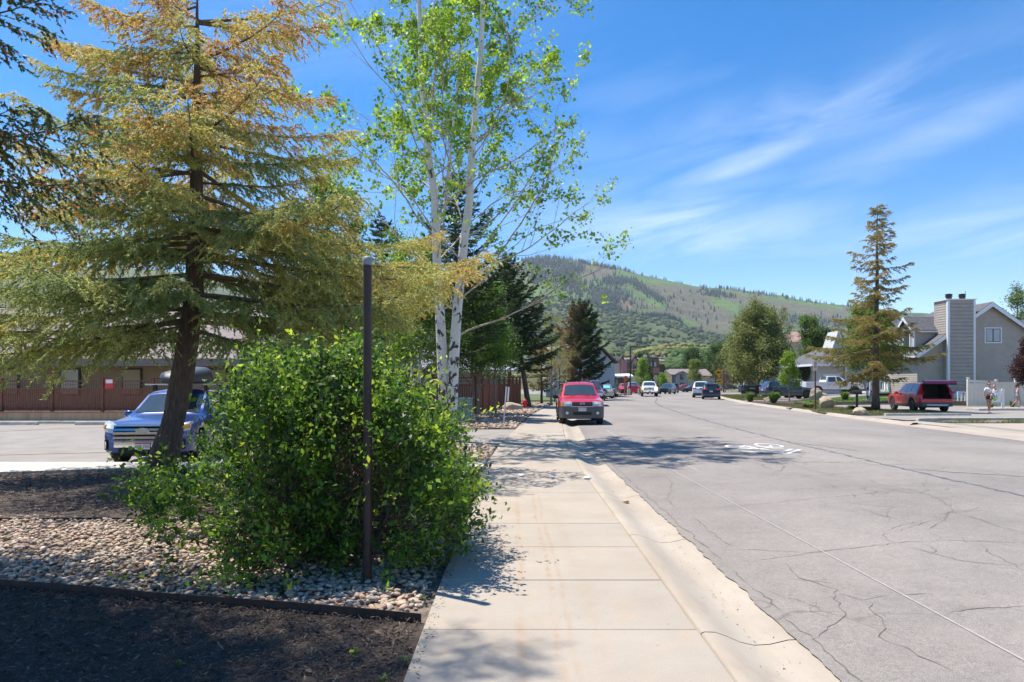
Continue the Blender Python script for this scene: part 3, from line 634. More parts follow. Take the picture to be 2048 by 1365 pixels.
def rocks(n, poly, smin, smax, zf, tmpl, name, parent, indiv=0):
    xs_ = [p[0] for p in poly]; ys_ = [p[1] for p in poly]; x = g.uniform(min(xs_), max(xs_), n * 3); y = g.uniform(min(ys_), max(ys_), n * 3)
    k = inpoly(x, y, poly); x, y = x[k][:n], y[k][:n]; n = len(x)
    s = smin + (smax - smin) * g.beta(1.6, 3.2, n)
    S = np.stack([s * g.uniform(.9, 1.4, n), s * g.uniform(.65, 1.0, n), s * g.uniform(.38, .6, n)], 1)
    P = np.stack([x, y, zf(x, y) + S[:, 2] * g.uniform(.2, 1.5, n)], 1); C = pcol(n, g)
    if indiv:
        near = np.argsort((x ** 2 + y ** 2) / s ** 2 + (x < -.9 - y * .62) * 1e6)[:indiv]
        for i in near:
            v, f, c = scatter_blobs(P[i:i + 1] * 0, S[i:i + 1], ICO1, C[i:i + 1], g, .25, .06)
            me = mesh_np('river_rock', v, f, M['pebble'], c, smooth=True); link('river_rock', me, parent, tuple(P[i]))
        m_ = np.ones(n, bool); m_[near] = False; P, S, C, s, y = P[m_], S[m_], C[m_], s[m_], y[m_]
    nearm = P[:, 1] < 5.2
    parts = []
    for mask, tm in ((nearm, ICO1 if tmpl is not None else ICO0), (~nearm, ICO0)):
        if mask.sum(): parts.append(scatter_blobs(P[mask], S[mask], tm, C[mask], g, .25, .07))
    V = np.concatenate([p[0] for p in parts]); off = 0; F = []
    for p in parts: F.append(p[1] + off); off += len(p[0])
    C = np.concatenate([p[2] for p in parts])
    o = link(name, mesh_np(name, V, np.concatenate(F), M['pebble'], C, smooth=True), parent); o['kind'] = 'stuff'; return o
poly1 = [(-7.5, edgeY(-7.5) + .03), (-.66, edgeY(-.66) + .03), (-.63, 8.2), (-3.4, 8.15), (-7.5, 8.5)]
rocks(9800, poly1, .014, .043, lambda x, y: -.035 + 0 * x, True, 'river_rock', rbed, 300)
rocks(2300, [(-.55, 13.85), (-5.9, 13.9), (-5.5, 16.1), (-3.2, 17.5), (-.9, 18.1), (-.4, 17.5)], .04, .085, lambda x, y: .16 * sm((2.2 - np.hypot(x + 2.4, y - 15.8)) / 2) - .03, None, 'river_rock', isl)
rocks(4200, [(.1, 24.7), (-5.5, 24.5), (-6.3, 28.1), (-6.3, 36.4), (-1.9, 36.9), (.7, 55), (3.1, 55), (2.2, 46.8), (1.04, 36), (.28, 27)], .05, .12, lambda x, y: -.03 + 0 * x, None, 'river_rock', rb3)
def chips(n, poly, lmin, lmax, zf, name, k=1.0):
    xs_ = [p[0] for p in poly]; ys_ = [p[1] for p in poly]; x = g.uniform(min(xs_), max(xs_), n * 3); y = g.uniform(min(ys_), max(ys_), n * 3)
    kk = inpoly(x, y, poly); x, y = x[kk][:n], y[kk][:n]; n = len(x)
    L = lmin + (lmax - lmin) * g.beta(1.3, 3.5, n); Wd = L * g.uniform(.12, .42, n); yaw = g.uniform(0, 6.283, n); pt = g.normal(0, .30, n)
    d = np.stack([np.cos(yaw) * np.cos(pt), np.sin(yaw) * np.cos(pt), np.sin(pt)], 1); rl = g.normal(0, .5, n)
    s = np.stack([-np.sin(yaw) * np.cos(rl), np.cos(yaw) * np.cos(rl), np.sin(rl)], 1); up = np.cross(d, s)
    P = np.stack([x, y, zf(x, y) + g.uniform(.004, .026, n)], 1)
    dl, sw, uu = d * L[:, None] / 2, s * Wd[:, None] / 2, up * (Wd * .3)[:, None]
    V = np.stack([P - dl, P + sw * g.uniform(.6, 1, (n, 1)) - dl * .3, P + dl, P - sw + dl * .2, P + uu, P - uu], 1)
    T = np.array([(0, 1, 4), (1, 2, 4), (2, 3, 4), (3, 0, 4)])
    F = T[None] + (np.arange(n) * 6)[:, None, None]
    base = np.array([(.075, .05, .036), (.13, .088, .06), (.05, .035, .028), (.20, .145, .10), (.10, .062, .042), (.22, .17, .125)]) * .85
    c = base[g.choice(6, n, p=[.28, .22, .22, .10, .14, .04])] * g.uniform(.7, 1.25, (n, 1)) * k
    o = link(name, mesh_np(name, V.reshape(-1, 3), F.reshape(-1, 3), M['chip'], np.repeat(c, 6, axis=0))); o['kind'] = 'stuff'; return o
tag(chips(24000, [(-4.2, 2.8), (-.6, 2.8), (-.63, edgeY(-.63) - .03), (-5.0, edgeY(-5) - .03)], .015, .085, lambda x, y: -.03 + 0 * x, 'bark_mulch'), 'dark shredded bark mulch in the shaded front bed', 'mulch')
tag(chips(15000, [(-11, 8.3), (-.58, 8.2), (-.57, 12.85), (-5.2, 12.9), (-7.2, 12.7), (-9.6, 11.9)], .03, .11, lambda x, y: .01 + 0 * x, 'bark_mulch', 1.25), 'brown bark mulch under the large spruce by the footpath', 'mulch')
# curled dry leaves / litter over the pebbles and by the path edge
chips_o = chips(1500, poly1, .02, .05, lambda x, y: .02 + 0 * x, 'leaf_litter', 1.5); tag(chips_o, 'small brown litter caught between the river pebbles', 'litter')

# grit and dead leaves gathered in the gutter and against the slab edges
gg = chips(420, [(1.42, 2.5), (1.72, 2.5), (1.80, 13), (2.0, 20), (1.75, 20), (1.55, 13)], .012, .045, lambda x, y: -.082 + 0 * x, 'gutter_grit', 1.8); tag(gg, 'grit, twigs and dead leaves gathered in the gutter', 'litter')
gg = chips(260, [(-.57, 2.8), (1.15, 2.8), (1.28, 13), (-.52, 13)], .006, .02, lambda x, y: -.004 + 0 * x, 'sidewalk_grit', 1.6); tag(gg, 'fine grit and bark crumbs strewn over the sidewalk', 'litter')
gg = chips(900, [(-.60, 2.6), (-.50, 2.6), (-.47, 13), (-.575, 13)], .012, .05, lambda x, y: -.002 + 0 * x, 'edge_litter', 1.6); tag(gg, 'bark crumbs spilled over the left edge of the sidewalk', 'litter')
# boulders
def boulder(loc, s, label, seed, rot=0.0, m=None):
    rs = np.random.default_rng(seed); v, f = ico(3)
    w = v.copy()
    for i in range(len(w)):
        p = Vector(w[i] * 1.2 + seed); w[i] = w[i] * (1 + .34 * noise.noise(p) + .12 * noise.noise(p * 2.7) + .05 * noise.noise(p * 7))
    for _ in range(7):   # hewn flats
        n_ = rs.normal(size=3); n_ /= np.linalg.norm(n_); d = rs.uniform(.62, .85); q = w @ n_; w[q > d] -= np.outer((q - d)[q > d], n_)
    w = w * np.array(s); w[:, 2] += s[2] * .55
    o = link('boulder', mesh_np('boulder', w, f, m or M['boulder']), None, loc); o.rotation_euler = (0, 0, rot); tag(o, label, 'boulder'); return o
boulder((-.0, 41.5, -.1), (.62, .5, .42), 'pale boulder beside the red fire hydrant', 3)
boulder((20.0, 43.5, .0), (.62, .5, .48), 'big tan boulder behind the brown no parking post', 5, .4)
boulder((17.55, 34.4, -.05), (.42, .33, .30), 'pale leaning boulder at the foot of the spruce near the kerb', 8, .9)
boulder((25.6, 57.5, .05), (.62, .5, .75), 'tall pointed boulder in front of the dark grey parked suv', 12, .2)
boulder((22.2, 58.5, .05), (.62, .4, .32), 'low flat boulder beside the ornamental grass clumps', 15, .1)
boulder((-3.15, 14.6, -.03), (.42, .33, .30), 'grey brown boulder in the rock island below the aspen', 21, .1)
# ------------------------------------------------------------------ vegetation helpers
def unit(a): return a / (np.linalg.norm(a, axis=-1, keepdims=True) + 1e-9)
def sticks(P0, P1, w0, w1=None):
    """tapered three-sided twigs, vectorised"""
    n = len(P0); d = unit(P1 - P0); r = np.tile(np.array([[.3, .2, .93]]), (n, 1)); r[np.abs(d[:, 2]) > .9] = (1, 0, 0)
    a = unit(np.cross(d, r)); b = np.cross(d, a); w0 = np.broadcast_to(np.asarray(w0, float).reshape(-1, 1), (n, 1)); w1 = w0 * .4 if w1 is None else np.broadcast_to(np.asarray(w1, float).reshape(-1, 1), (n, 1))
    V = []
    for k in range(3):
        th = 2.0944 * k; o = a * math.cos(th) + b * math.sin(th); V += [P0 + o * w0, P1 + o * w1]
    V = np.stack(V, 1); T = np.array([(0, 2, 3, 1), (2, 4, 5, 3), (4, 0, 1, 5)])
    return V.reshape(-1, 3), (T[None] + (np.arange(n) * 6)[:, None, None]).reshape(-1, 4)
def needles(P, D, L, Wd, rg_, spread=.7):
    """sharp triangles leaning forward along the twig"""
    n = len(P); r = unit(rg_.normal(size=(n, 3))); d = unit(D + r * spread); s = unit(np.cross(d, rg_.normal(size=(n, 3)))) * (Wd / 2)
    L = np.asarray(L).reshape(-1, 1)
    V = np.stack([P - s, P + s, P + d * L], 1)
    return V.reshape(-1, 3), np.arange(n * 3).reshape(-1, 3)
def blades(P0, P1, w, rg_):
    """single-face twig, for shoots thinner than a pixel"""
    n = len(P0); d = unit(P1 - P0); a = unit(np.cross(d, rg_.normal(size=(n, 3)))) * w
    V = np.stack([P0 - a, P0 + a, P1 + a * .5], 1); return V.reshape(-1, 3), np.arange(n * 3).reshape(-1, 3)
def leafquads(P, S, rg_, up=.5, D=None, asp=.8):
    n = len(P); nn = unit(rg_.normal(size=(n, 3)) + np.array([0, 0, up])); r = rg_.normal(size=(n, 3)) if D is None else D + rg_.normal(size=(n, 3)) * .6
    a = unit(np.cross(nn, r)); b = np.cross(nn, a); S = np.asarray(S).reshape(-1, 1)
    fold = nn * S * .12
    V = np.stack([P - b * S * .1, P + a * S * asp * .5 + b * S * .42 + fold, P + b * S, P - a * S * asp * .5 + b * S * .42 + fold], 1)
    return V.reshape(-1, 3), np.arange(n * 4).reshape(-1, 4)
def merge(parts):
    V = []; F3 = []; F4 = []; off = 0
    for v, f in parts:
        V.append(v); (F3 if f.shape[1] == 3 else F4).append(f + off); off += len(v)
    return np.concatenate(V), [np.concatenate(q) for q in (F3, F4) if q]
def tint(n, rg_, cols, p, jit=.2, k=1.0):
    c = np.array(cols)[rg_.choice(len(cols), n, p=np.array(p) / sum(p))]
    return c * rg_.uniform(1 - jit, 1 + jit, (n, 1)) * k

def conifer(name, label, base, Hh, prof, seed, z0=1.2, nb=90, droop=.12, rise=.35, sp=.16, tert=.14, tlen=.16, nl=.035, nw=.010, per=5, nstep=.05,
            cols=((.10, .125, .05), (.17, .155, .05), (.25, .12, .03)), topbrown=1.0, trunk_r=.24, lean=(0, 0), up=0.0, barkm='bark', extra=(), bare=0.0, seclen=.42, group=None, dens_in=.15, cat='tree', hang=.75, colz=None, azf=None, secw=.75, lenj=(.68, 1.08), leanq=False):
    rg_ = np.random.default_rng(seed); root = empty(name, base, 0, label, cat, group)
    # trunk
    mb = MB(); npt = 14; tp = []; tr = []
    for i in range(npt + 1):
        t = i / npt; tp.append((lean[0] * (min(1, t / .35) ** .8 if leanq else t) + .05 * noise.noise((t * 4, seed, 0)), lean[1] * t + .05 * noise.noise((t * 4, seed, 9)), Hh * t - (.1 if i == 0 else 0)))
        tr.append(max(.012, trunk_r * ((1 - t) ** .85) * (1.25 if i == 0 else 1)))
    mb.tube(tp, tr, 12); tpn = np.array(tp)
    mb.build('trunk', M[barkm], root, smooth=True)
    bp0 = []; bp1 = []; bw = []; sP = []; sD = []; sL = []; sT = []; sH = []; sBr = []
    zs = z0 + (Hh * .985 - z0) * np.linspace(0, 1, nb) ** 1.0
    br = [(z, None, None) for z in zs] + [(e[0], e[1], e[2]) for e in extra]
    for bi, (z, faz, fl) in enumerate(br):
        t = (z - z0) / (Hh - z0); z = z + rg_.normal(0, .06)
        az = faz if faz is not None else bi * 2.39996 + rg_.normal(0, .25)
        L = (fl if fl is not None else prof(t) * rg_.uniform(*lenj)) * (1 if fl is not None or azf is None else azf(az))
        if L < .12: continue
        if rg_.random() < bare and fl is None: continue
        tz = np.clip(z / Hh, 0, 1); o = np.array([np.interp(z, tpn[:, 2], tpn[:, 0]), np.interp(z, tpn[:, 2], tpn[:, 1]), z])
        el0 = rise * t * 1.6 - droop + rg_.normal(0, .07) + up
        npn = max(4, int(L / .22)); pts = [o]; d = np.array([math.cos(az), math.sin(az), 0])
        for k in range(npn):
            u = (k + 1) / npn; el = el0 - droop * 1.1 * math.sin(u * 3.1) + .35 * u * u
            azk = az + .12 * noise.noise((bi * 1.7, u * 3, seed)); dd = np.array([math.cos(azk) * math.cos(el), math.sin(azk) * math.cos(el), math.sin(el)])
            pts.append(pts[-1] + dd * L / npn)
        pts = np.array(pts); r0 = .006 + .011 * L
        ww = r0 * (1 - np.linspace(0, 1, len(pts))) + .004
        bp0.append(pts[:-1]); bp1.append(pts[1:]); bw.append(np.stack([ww[:-1], ww[1:]], 1))
        brn = rg_.random()
        ns = max(3, int(L / sp)); us = np.linspace(dens_in, 1.0, ns)
        idx = us * npn; i0 = np.minimum(idx.astype(int), npn - 1); fr = (idx - i0)[:, None]
        P = pts[i0] * (1 - fr) + pts[i0 + 1] * fr; D = unit(pts[i0 + 1] - pts[i0])
        for side in (-1, 1):
            a = np.arctan2(D[:, 1], D[:, 0]) + side * (rg_.uniform(.55, 1.1, ns)); dn = np.stack([np.cos(a), np.sin(a), D[:, 2] - rg_.uniform(-.05, .35, ns)], 1)
            ln = (seclen * L * (1.02 - us) ** .8 * np.minimum(1, us * 3.0) + .10 + .04 * L) * rg_.uniform(.6, 1.15, ns)
            ln = np.minimum(ln, 1.35)
            sP.append(P); sD.append(unit(dn)); sL.append(ln); sT.append(us); sH.append(np.full(ns, t)); sBr.append(np.full(ns, brn))
        sP.append(P[-1:]); sD.append(D[-1:]); sL.append(np.array([.22])); sT.append(np.array([1.])); sH.append(np.array([t])); sBr.append(np.array([brn]))
    p0, p1, w_ = np.concatenate(bp0), np.concatenate(bp1), np.concatenate(bw)
    V1, F1 = sticks(p0, p1, w_[:, 0], w_[:, 1])
    sP, sD, sL, sT, sH, sBr = [np.concatenate(q) for q in (sP, sD, sL, sT, sH, sBr)]
    # secondary twigs in three drooping steps
    seg = []; q = sP.copy(); d = sD.copy(); allp = []; 
    for k in range(3):
        q2 = q + d * (sL / 3)[:, None]; seg.append((q, q2)); q = q2; d = unit(d + np.array([0, 0, -.16]) + rg_.normal(0, .08, d.shape))
    A = np.concatenate([s[0] for s in seg]); B = np.concatenate([s[1] for s in seg]); kk = np.tile(np.arange(len(sP)), 3)
    V2, F2 = blades(A, B, .0045, rg_)
    # hanging tertiary shoots
    Lg = np.linalg.norm(B - A, axis=1); nt_ = np.maximum(1, rg_.poisson(Lg / tert)) if tert else np.zeros(len(A), int)
    ti = np.repeat(np.arange(len(A)), nt_); u = rg_.random(len(ti))[:, None]; TP = A[ti] + (B[ti] - A[ti]) * u; dd = unit(B - A)[ti]
    sd = unit(np.cross(dd, np.array([0, 0, 1.0]))) * np.where(rg_.random(len(ti)) < .5, -1, 1)[:, None]
    TD = unit(dd * .55 + sd * rg_.uniform(.2, .9, (len(ti), 1)) + np.array([0, 0, -hang]) * rg_.uniform(.3, 1.2, (len(ti), 1))); TL = tlen * rg_.uniform(.45, 1.3, len(ti))
    parts = [(V2, F2)]
    TE = TP + TD * TL[:, None]
    if len(ti): parts.append(blades(TP, TE, .0035, rg_))
    # needles
    def run(P0, P1, key):
        Lq = np.linalg.norm(P1 - P0, axis=1); m_ = np.maximum(1, np.round(Lq / nstep).astype(int)) * per; ii = np.repeat(np.arange(len(P0)), m_)
        u = rg_.random(len(ii))[:, None]; P = P0[ii] + (P1[ii] - P0[ii]) * u; D = unit(P1 - P0)[ii]; return P, D, key[ii]
    e = [run(A, B, kk)] + ([run(TP, TE, kk[ti])] if len(ti) else [])
    P = np.concatenate([x[0] for x in e]); D = np.concatenate([x[1] for x in e]); K = np.concatenate([x[2] for x in e])
    D2 = D + np.array([0, 0, .12])
    VN, FN = needles(P, D2, nl * rg_.uniform(.7, 1.25, len(P)), nw, rg_, .75)
    # colour: greener inside and low, browner towards the tips and the top; whole sprays share a tone
    h = sH[K]; tb = sBr[K]; tip = sT[K]
    f = np.clip((h * .85 - .02) * topbrown + (tip - .55) * .35 * topbrown + (tb - .5) * .75 + rg_.normal(0, .14, len(K)) + .24 * np.sin(K * 12.9898), 0, 1) if colz is None else colz(h, tip, tb, P, rg_)
    C = np.array(cols); seg_ = f * (len(C) - 1); i0 = np.clip(seg_.astype(int), 0, len(C) - 2); fr = (seg_ - i0)[:, None]
    Cc = (C[i0] * (1 - fr) + C[i0 + 1] * fr) * rg_.uniform(.75, 1.25, (len(K), 1))
    link('limbs', mesh_np('limbs', *(lambda m_: (m_[0], m_[1]))(merge([(V1, F1)] + parts)), M['twig']), root)['kind'] = 'stuff'
    o = link('crown', mesh_np('crown', VN, FN, M['needle'], np.repeat(Cc, 3, axis=0)), root); o['kind'] = 'stuff'
    return root, len(FN)

def grow(rg_, p, d, L, r, depth, P):
    """recursive limbs -> segments and leaf anchors"""
    n = max(3, int(L / P['step'])); pts = [p]; rs = [r]
    for i in range(n):
        d = unit(d + rg_.normal(0, P['wob'], 3) + np.array([0, 0, P['up'] if depth < P['depth'] else P.get('uptip', P['up'])]) * .12)
        p = p + d * L / n; pts.append(p); rs.append(r * (1 - .75 * (i + 1) / n) + .002)
    P['tubes'].append((np.array(pts), rs, depth, depth >= P['depth']))
    if depth >= P['depth']:
        for i in range(1, n + 1):
            P['anch'].append((pts[i], d))
        return
    m = P['kids'][depth]
    for k in range(m):
        u = P['from'][depth] + (1 - P['from'][depth]) * (k + rg_.random()) / m; i = min(int(u * n), n - 1); q = pts[i] + (pts[i + 1] - pts[i]) * (u * n - i)
        dd = unit(pts[i + 1] - pts[i]); ax = unit(np.cross(dd, rg_.normal(size=3))); an = P['ang'][depth] * rg_.uniform(.7, 1.25)
        nd = unit(dd * math.cos(an) + ax * math.sin(an))
        grow(rg_, q, nd, L * P['len'][depth] * rg_.uniform(.65, 1.15) * (1.15 - .5 * u), max(.003, rs[i] * P.get('rr', .5)), depth + 1, P)
def broadleaf(name, label, base, trunks, seed, nleaf=6, ls=.05, lr=.10, cols=((.10, .19, .03),), pc=(1,), leafm='leaf', barkm='barkgrey', twigm='twig',
              kids=(7, 5, 4), frm=(.3, .25, .2), ang=(.8, .7, .7), ln=(.5, .5, .5), depth=3, up=.4, uptip=None, wob=.12, step=.35, asp=.8, drop=0.0, group=None, cat='tree', leafup=.5, hangl=0.0, rr=.5, clump=0.0, keep=None, parts_name=('trunk', 'limbs', 'crown'), lr0=.42):
    rg_ = np.random.default_rng(seed); root = empty(name, base, 0, label, cat, group)
    allt = []; anch = []
    for (pts, r0, r1, fr0) in trunks:
        pts = np.array(pts, float); T = []
        # smooth the given line
        n = 26; s = np.linspace(0, len(pts) - 1, n); q = np.stack([np.interp(s, range(len(pts)), pts[:, k]) for k in range(3)], 1)
        q[1:-1] = (q[:-2] + q[1:-1] * 2 + q[2:]) / 4; q[1:-1] += rg_.normal(0, .012, q[1:-1].shape)
        u = np.linspace(0, 1, n); rs = (r0 + (r1 - r0) * u ** .8); rs[0] *= 1.35; rs[1] *= 1.1
        mb = MB(); mb.tube([tuple(a) for a in q], [float(a) for a in rs], 12); mb.build(parts_name[0], M[barkm], root, smooth=True)
        Lt = np.linalg.norm(q[-1] - q[0])
        P = dict(step=step, wob=wob, up=up, uptip=up if uptip is None else uptip, depth=depth, kids=kids[1:] + (0,), ang=ang[1:] + (0,), len=ln[1:] + (0,), tubes=[], anch=[], rr=rr)
        P['from'] = frm[1:] + (0,); P['kids'] = (0,) + tuple(kids[1:]); P['ang'] = (0,) + tuple(ang[1:]); P['len'] = (0,) + tuple(ln[1:]); P['from'] = (0,) + tuple(frm[1:])
        m = kids[0]
        for k in range(m):
            u_ = fr0 + (1 - fr0) * (k + rg_.random() * .8) / m; i = min(int(u_ * (n - 1)), n - 2); dd = unit(q[i + 1] - q[i]); az = k * 2.4 + rg_.normal(0, .4)
            h_ = np.array([math.cos(az), math.sin(az), 0]); an = ang[0] * rg_.uniform(.75, 1.2); nd = unit(dd * math.cos(an) + h_ * math.sin(an))
            grow(rg_, q[i], nd, Lt * ln[0] * rg_.uniform(.7, 1.1) * (1.2 - .85 * (u_ - fr0) / (1 - fr0 + 1e-6)), max(.006, rs[i] * lr0), 1, P)
        allt += P['tubes']; anch += P['anch']
        anch.append((q[-1], dd))
    A0 = []; A1 = []; Wa = []; Wb = []; B0 = []; B1 = []
    for pts, rs, dp, tw_ in allt:
        if tw_: B0.append(pts[:-1]); B1.append(pts[1:])
        else: A0.append(pts[:-1]); A1.append(pts[1:]); Wa += rs[:-1]; Wb += rs[1:]
    B0 = np.concatenate(B0); V, F = merge([sticks(np.concatenate(A0), np.concatenate(A1), np.array(Wa), np.array(Wb)), blades(B0, np.concatenate(B1), .0045 + .00006 * np.linalg.norm(base), rg_)])
    link(parts_name[1], mesh_np(parts_name[1], V, F, M[twigm], smooth=True), root)['kind'] = 'stuff'
    ap = np.array([a[0] for a in anch]); ad = np.array([a[1] for a in anch])
    if keep is not None: mk = keep(ap, rg_); ap, ad = ap[mk], ad[mk]
    if drop: mk = rg_.random(len(ap)) > drop; ap, ad = ap[mk], ad[mk]
    if clump: nn = np.array([noise.noise(Vector(p * 1.1 + seed)) for p in ap]); mk = nn > rg_.normal(-.35 + clump, .15, len(nn)); ap, ad = ap[mk], ad[mk]
    i = np.repeat(np.arange(len(ap)), nleaf); off = rg_.normal(size=(len(i), 3)) * lr; off[:, 2] -= np.abs(rg_.normal(size=len(i))) * hangl
    P_ = ap[i] + off
    if len(P_):
        V, F = leafquads(P_, ls * rg_.uniform(.65, 1.3, len(P_)), rg_, leafup, ad[i], asp)
        c = tint(len(ap), rg_, cols, pc, .18)[i] * rg_.uniform(.8, 1.2, (len(i), 1))
        link(parts_name[2], mesh_np(parts_name[2], V, F, M[leafm], np.repeat(c, 4, axis=0)), root)['kind'] = 'stuff'
    return root, len(P_) * 2 + len(F)
TRI = {}

# ------------------------------------------------------------------ big spruce beside the blue car
def prof_big(t):
    return float(np.interp(t, [0, .12, .3, .45, .52, .6, .72, .85, .95, 1], [3.1, 3.7, 3.8, 3.6, 3.3, 2.2, 2.5, 2.4, 1.9, .4]))
ex = [(4.15, 0.10, 5.3), (4.0, -.12, 5.0), (4.3, .30, 4.4), (3.35, -.35, 4.6), (3.6, .2, 4.6), (3.0, 0.0, 4.2), (2.7, .35, 3.8), (3.4, 3.0, 4.4), (4.1, 3.3, 4.3), (2.7, 3.4, 4.2), (3.9, -1.7, 2.4), (4.4, -1.3, 2.6), (4.9, -1.8, 2.4), (5.5, -1.5, 2.2), (2.6, -2.7, 3.8), (3.0, -2.9, 4.0), (2.35, -3.0, 3.4), (8.15, .05, 2.2), (7.6, 3.1, 2.7), (7.0, 3.25, 2.6)]
r_, TRI['spruce'] = conifer('spruce_tree', 'huge sprawling spruce with yellow brown needles, its trunk in front of the blue car', (-6.4, 12.35, 0), 8.95, prof_big, 3, z0=2.45, nb=92, bare=.14, lenj=(.42, 1.18),
    droop=.10, rise=.06, sp=.15, tert=.11, tlen=.19, nl=.060, nw=.022, per=4, nstep=.056, trunk_r=.235, lean=(.66, .1), leanq=True, extra=ex, topbrown=1.0,
    cols=((.27, .34, .12), (.50, .50, .15), (.58, .50, .15), (.52, .33, .12)), hang=.75,
    azf=lambda az: 1.0 if math.sin(az) > -.75 else .88)
# near spruce just outside the left edge, its lower boughs hang into view
def keepn(az): return 1.0
r_, TRI['nspruce'] = conifer('spruce_tree', 'dark green spruce at the left edge, only its brown tipped boughs in view', (-7.9, 7.0, 0), 15.0,
    lambda t: float(np.interp(t, [0, .1, .5, 1], [1.9, 2.1, 3.0, .2])), 17, z0=3.2, nb=46, droop=.22, rise=.25, sp=.145, tert=.10, tlen=.15, nl=.042, nw=.027, per=4, nstep=.062, trunk_r=.30,
    cols=((.05, .10, .045), (.075, .14, .05), (.13, .16, .05), (.55, .22, .05)), hang=1.0, secw=.7,
    colz=lambda h, tip, tb, P, r: np.clip(.10 + .25 * tb + np.where((tip > .55) & (r.random(len(h)) < .20), .85, 0) + r.normal(0, .08, len(h)), 0, 1),
    extra=[(4.55, -.16, 3.95), (4.42, -.30, 3.8), (4.65, -.04, 3.85), (5.75, -.22, 3.6), (5.85, -.36, 3.4), (6.5, -.5, 3.7), (7.3, -.7, 3.7)] + [(6.4 + .22 * k, -1.0 + (k * .618 % 1) * .95, 3.2 + .7 * (k * .37 % 1)) for k in range(28)], azf=lambda a: .55 if math.sin(a) > .1 else 1.0)  # high boughs above the view are added to shade the mulch bed

# ------------------------------------------------------------------ aspen clump (two pale stems and a thinner one)
def atpx(px, py, Y): return (((px - 1024) / 1365) * Y + 1.85, Y - 19.6, 1.6 - (py - 768) / 1365 * Y)
aspcols = ((.20, .33, .03), (.30, .44, .04), (.13, .25, .03)); asppc = (.45, .35, .2)
T1 = [(-.02, 0, -.05), (-.1, 0, .5), atpx(884, 700, 19.6), atpx(876, 560, 19.6), atpx(872, 430, 19.6), atpx(860, 330, 19.6), atpx(848, 230, 19.7), atpx(842, 130, 19.7), atpx(838, 0, 19.8), atpx(836, -60, 19.8)]
T2 = [(.14, -.1, -.05), (.12, -.1, .6), atpx(908, 700, 19.5), atpx(922, 560, 19.4), atpx(936, 430, 19.4), atpx(942, 330, 19.4), atpx(950, 230, 19.3), atpx(960, 130, 19.3), atpx(966, 0, 19.3), atpx(968, -110, 19.2)]
T3 = [atpx(872, 480, 19.7), atpx(890, 420, 19.9), atpx(903, 300, 20), atpx(912, 200, 20), atpx(925, 60, 20.1), atpx(935, -60, 20.1)]
def keep_asp(p, r):    # bare right at the bottom, denser on the upper right
    return (p[:, 2] > 4.2 + r.normal(0, .8, len(p))) & (r.random(len(p)) < .88)
r_, TRI['aspen'] = broadleaf('aspen_tree', 'tall twin stemmed aspen with white scarred bark in the rock island', (-1.85, 19.6, .05), [(T1, .19, .05, .30), (T2, .19, .05, .24), (T3, .06, .02, .2)], 23,
    nleaf=10, ls=.086, lr=.08, cols=aspcols, pc=asppc, barkm='aspenbark', twigm='twigpale', kids=(24, 6, 4), frm=(.3, .25, .2), ang=(1.0, .62, .8), ln=(.37, .42, .42), up=.13, uptip=-.3, wob=.10, step=.22, asp=1.0, keep=keep_asp, clump=.22, rr=.4, lr0=.24)
# ------------------------------------------------------------------ foreground shrub
def shrub(name, label, base, seed, stems, R_, Ht, nl, ls, cols, pc, ncl=420, flat=1.0, lr=.10, twig=True, shape=None, core=True):
    rg_ = np.random.default_rng(seed); root = empty(name, base, 0, label, 'shrub')
    # clump centres on and in an uneven mound
    P = []
    while len(P) < ncl:
        q = rg_.normal(size=3); q /= np.linalg.norm(q); q[2] = abs(q[2]); rr_ = rg_.uniform(.45, 1.0) ** .45
        lump = 1 + .38 * noise.noise(Vector(q * 2.1 + seed)) + .13 * noise.noise(Vector(q * 5.3 + seed))
        p = q * rr_ * lump * np.array([R_[0], R_[1], Ht]) 
        if shape is not None and not shape(p, rg_): continue
        p[2] = p[2] * .93 + .10; P.append(p)
    P = np.array(P)
    # stems fan from the ground to the clumps
    A0 = []; A1 = []; w0 = []; w1 = []
    for p in P[rg_.random(len(P)) < .8]:
        b = np.array([rg_.normal(0, R_[0] * .16), rg_.normal(0, R_[1] * .16), 0]) + p * np.array([.22, .22, 0]); m1 = b + (p - b) * np.array([.35, .35, .5]) + rg_.normal(0, .06, 3)
        A0 += [b, m1]; A1 += [m1, p + rg_.normal(0, .04, 3)]; w0 += [.017, .009]; w1 += [.009, .003]
    V, F = sticks(np.array(A0), np.array(A1), np.array(w0), np.array(w1)); 
    # leafy shoots: each clump is several short shoots with leaves set along them
    ns = 6; i = np.repeat(np.arange(len(P)), ns); out = unit(P * np.array([1, 1, .7]) + np.array([0, 0, .15]))[i]; d = unit(out * .9 + rg_.normal(size=(len(i), 3)) * .75 + np.array([0, 0, .35]))
    L = rg_.uniform(.10, .30, len(i)) * (R_[0] / 1.7 + .3); s0 = P[i] + rg_.normal(size=(len(i), 3)) * lr; s1 = s0 + d * L[:, None]
    V2, F2 = blades(s0, s1, .003, rg_)
    link('branches', mesh_np('branches', *merge([(V, F), (V2, F2)]), M['twig']), root)['kind'] = 'stuff'
    k = nl // (len(i)); j = np.repeat(np.arange(len(i)), max(1, k)); u = rg_.random(len(j))[:, None]; LP = s0[j] + (s1 - s0)[j] * u + rg_.normal(size=(len(j), 3)) * ls * .55
    V, F = leafquads(LP, ls * rg_.uniform(.4, 1.25, len(j)), rg_, .45, d[j], .58)
    ct = tint(len(i), rg_, cols, pc, .2)[j] * rg_.uniform(.78, 1.25, (len(j), 1)); ct = np.where((u > .8), ct * np.array([1.5, 1.25, .9]), ct)
    link('foliage', mesh_np('foliage', V, F, M['leaf'], np.repeat(ct, 4, axis=0)), root)['kind'] = 'stuff'
    return root
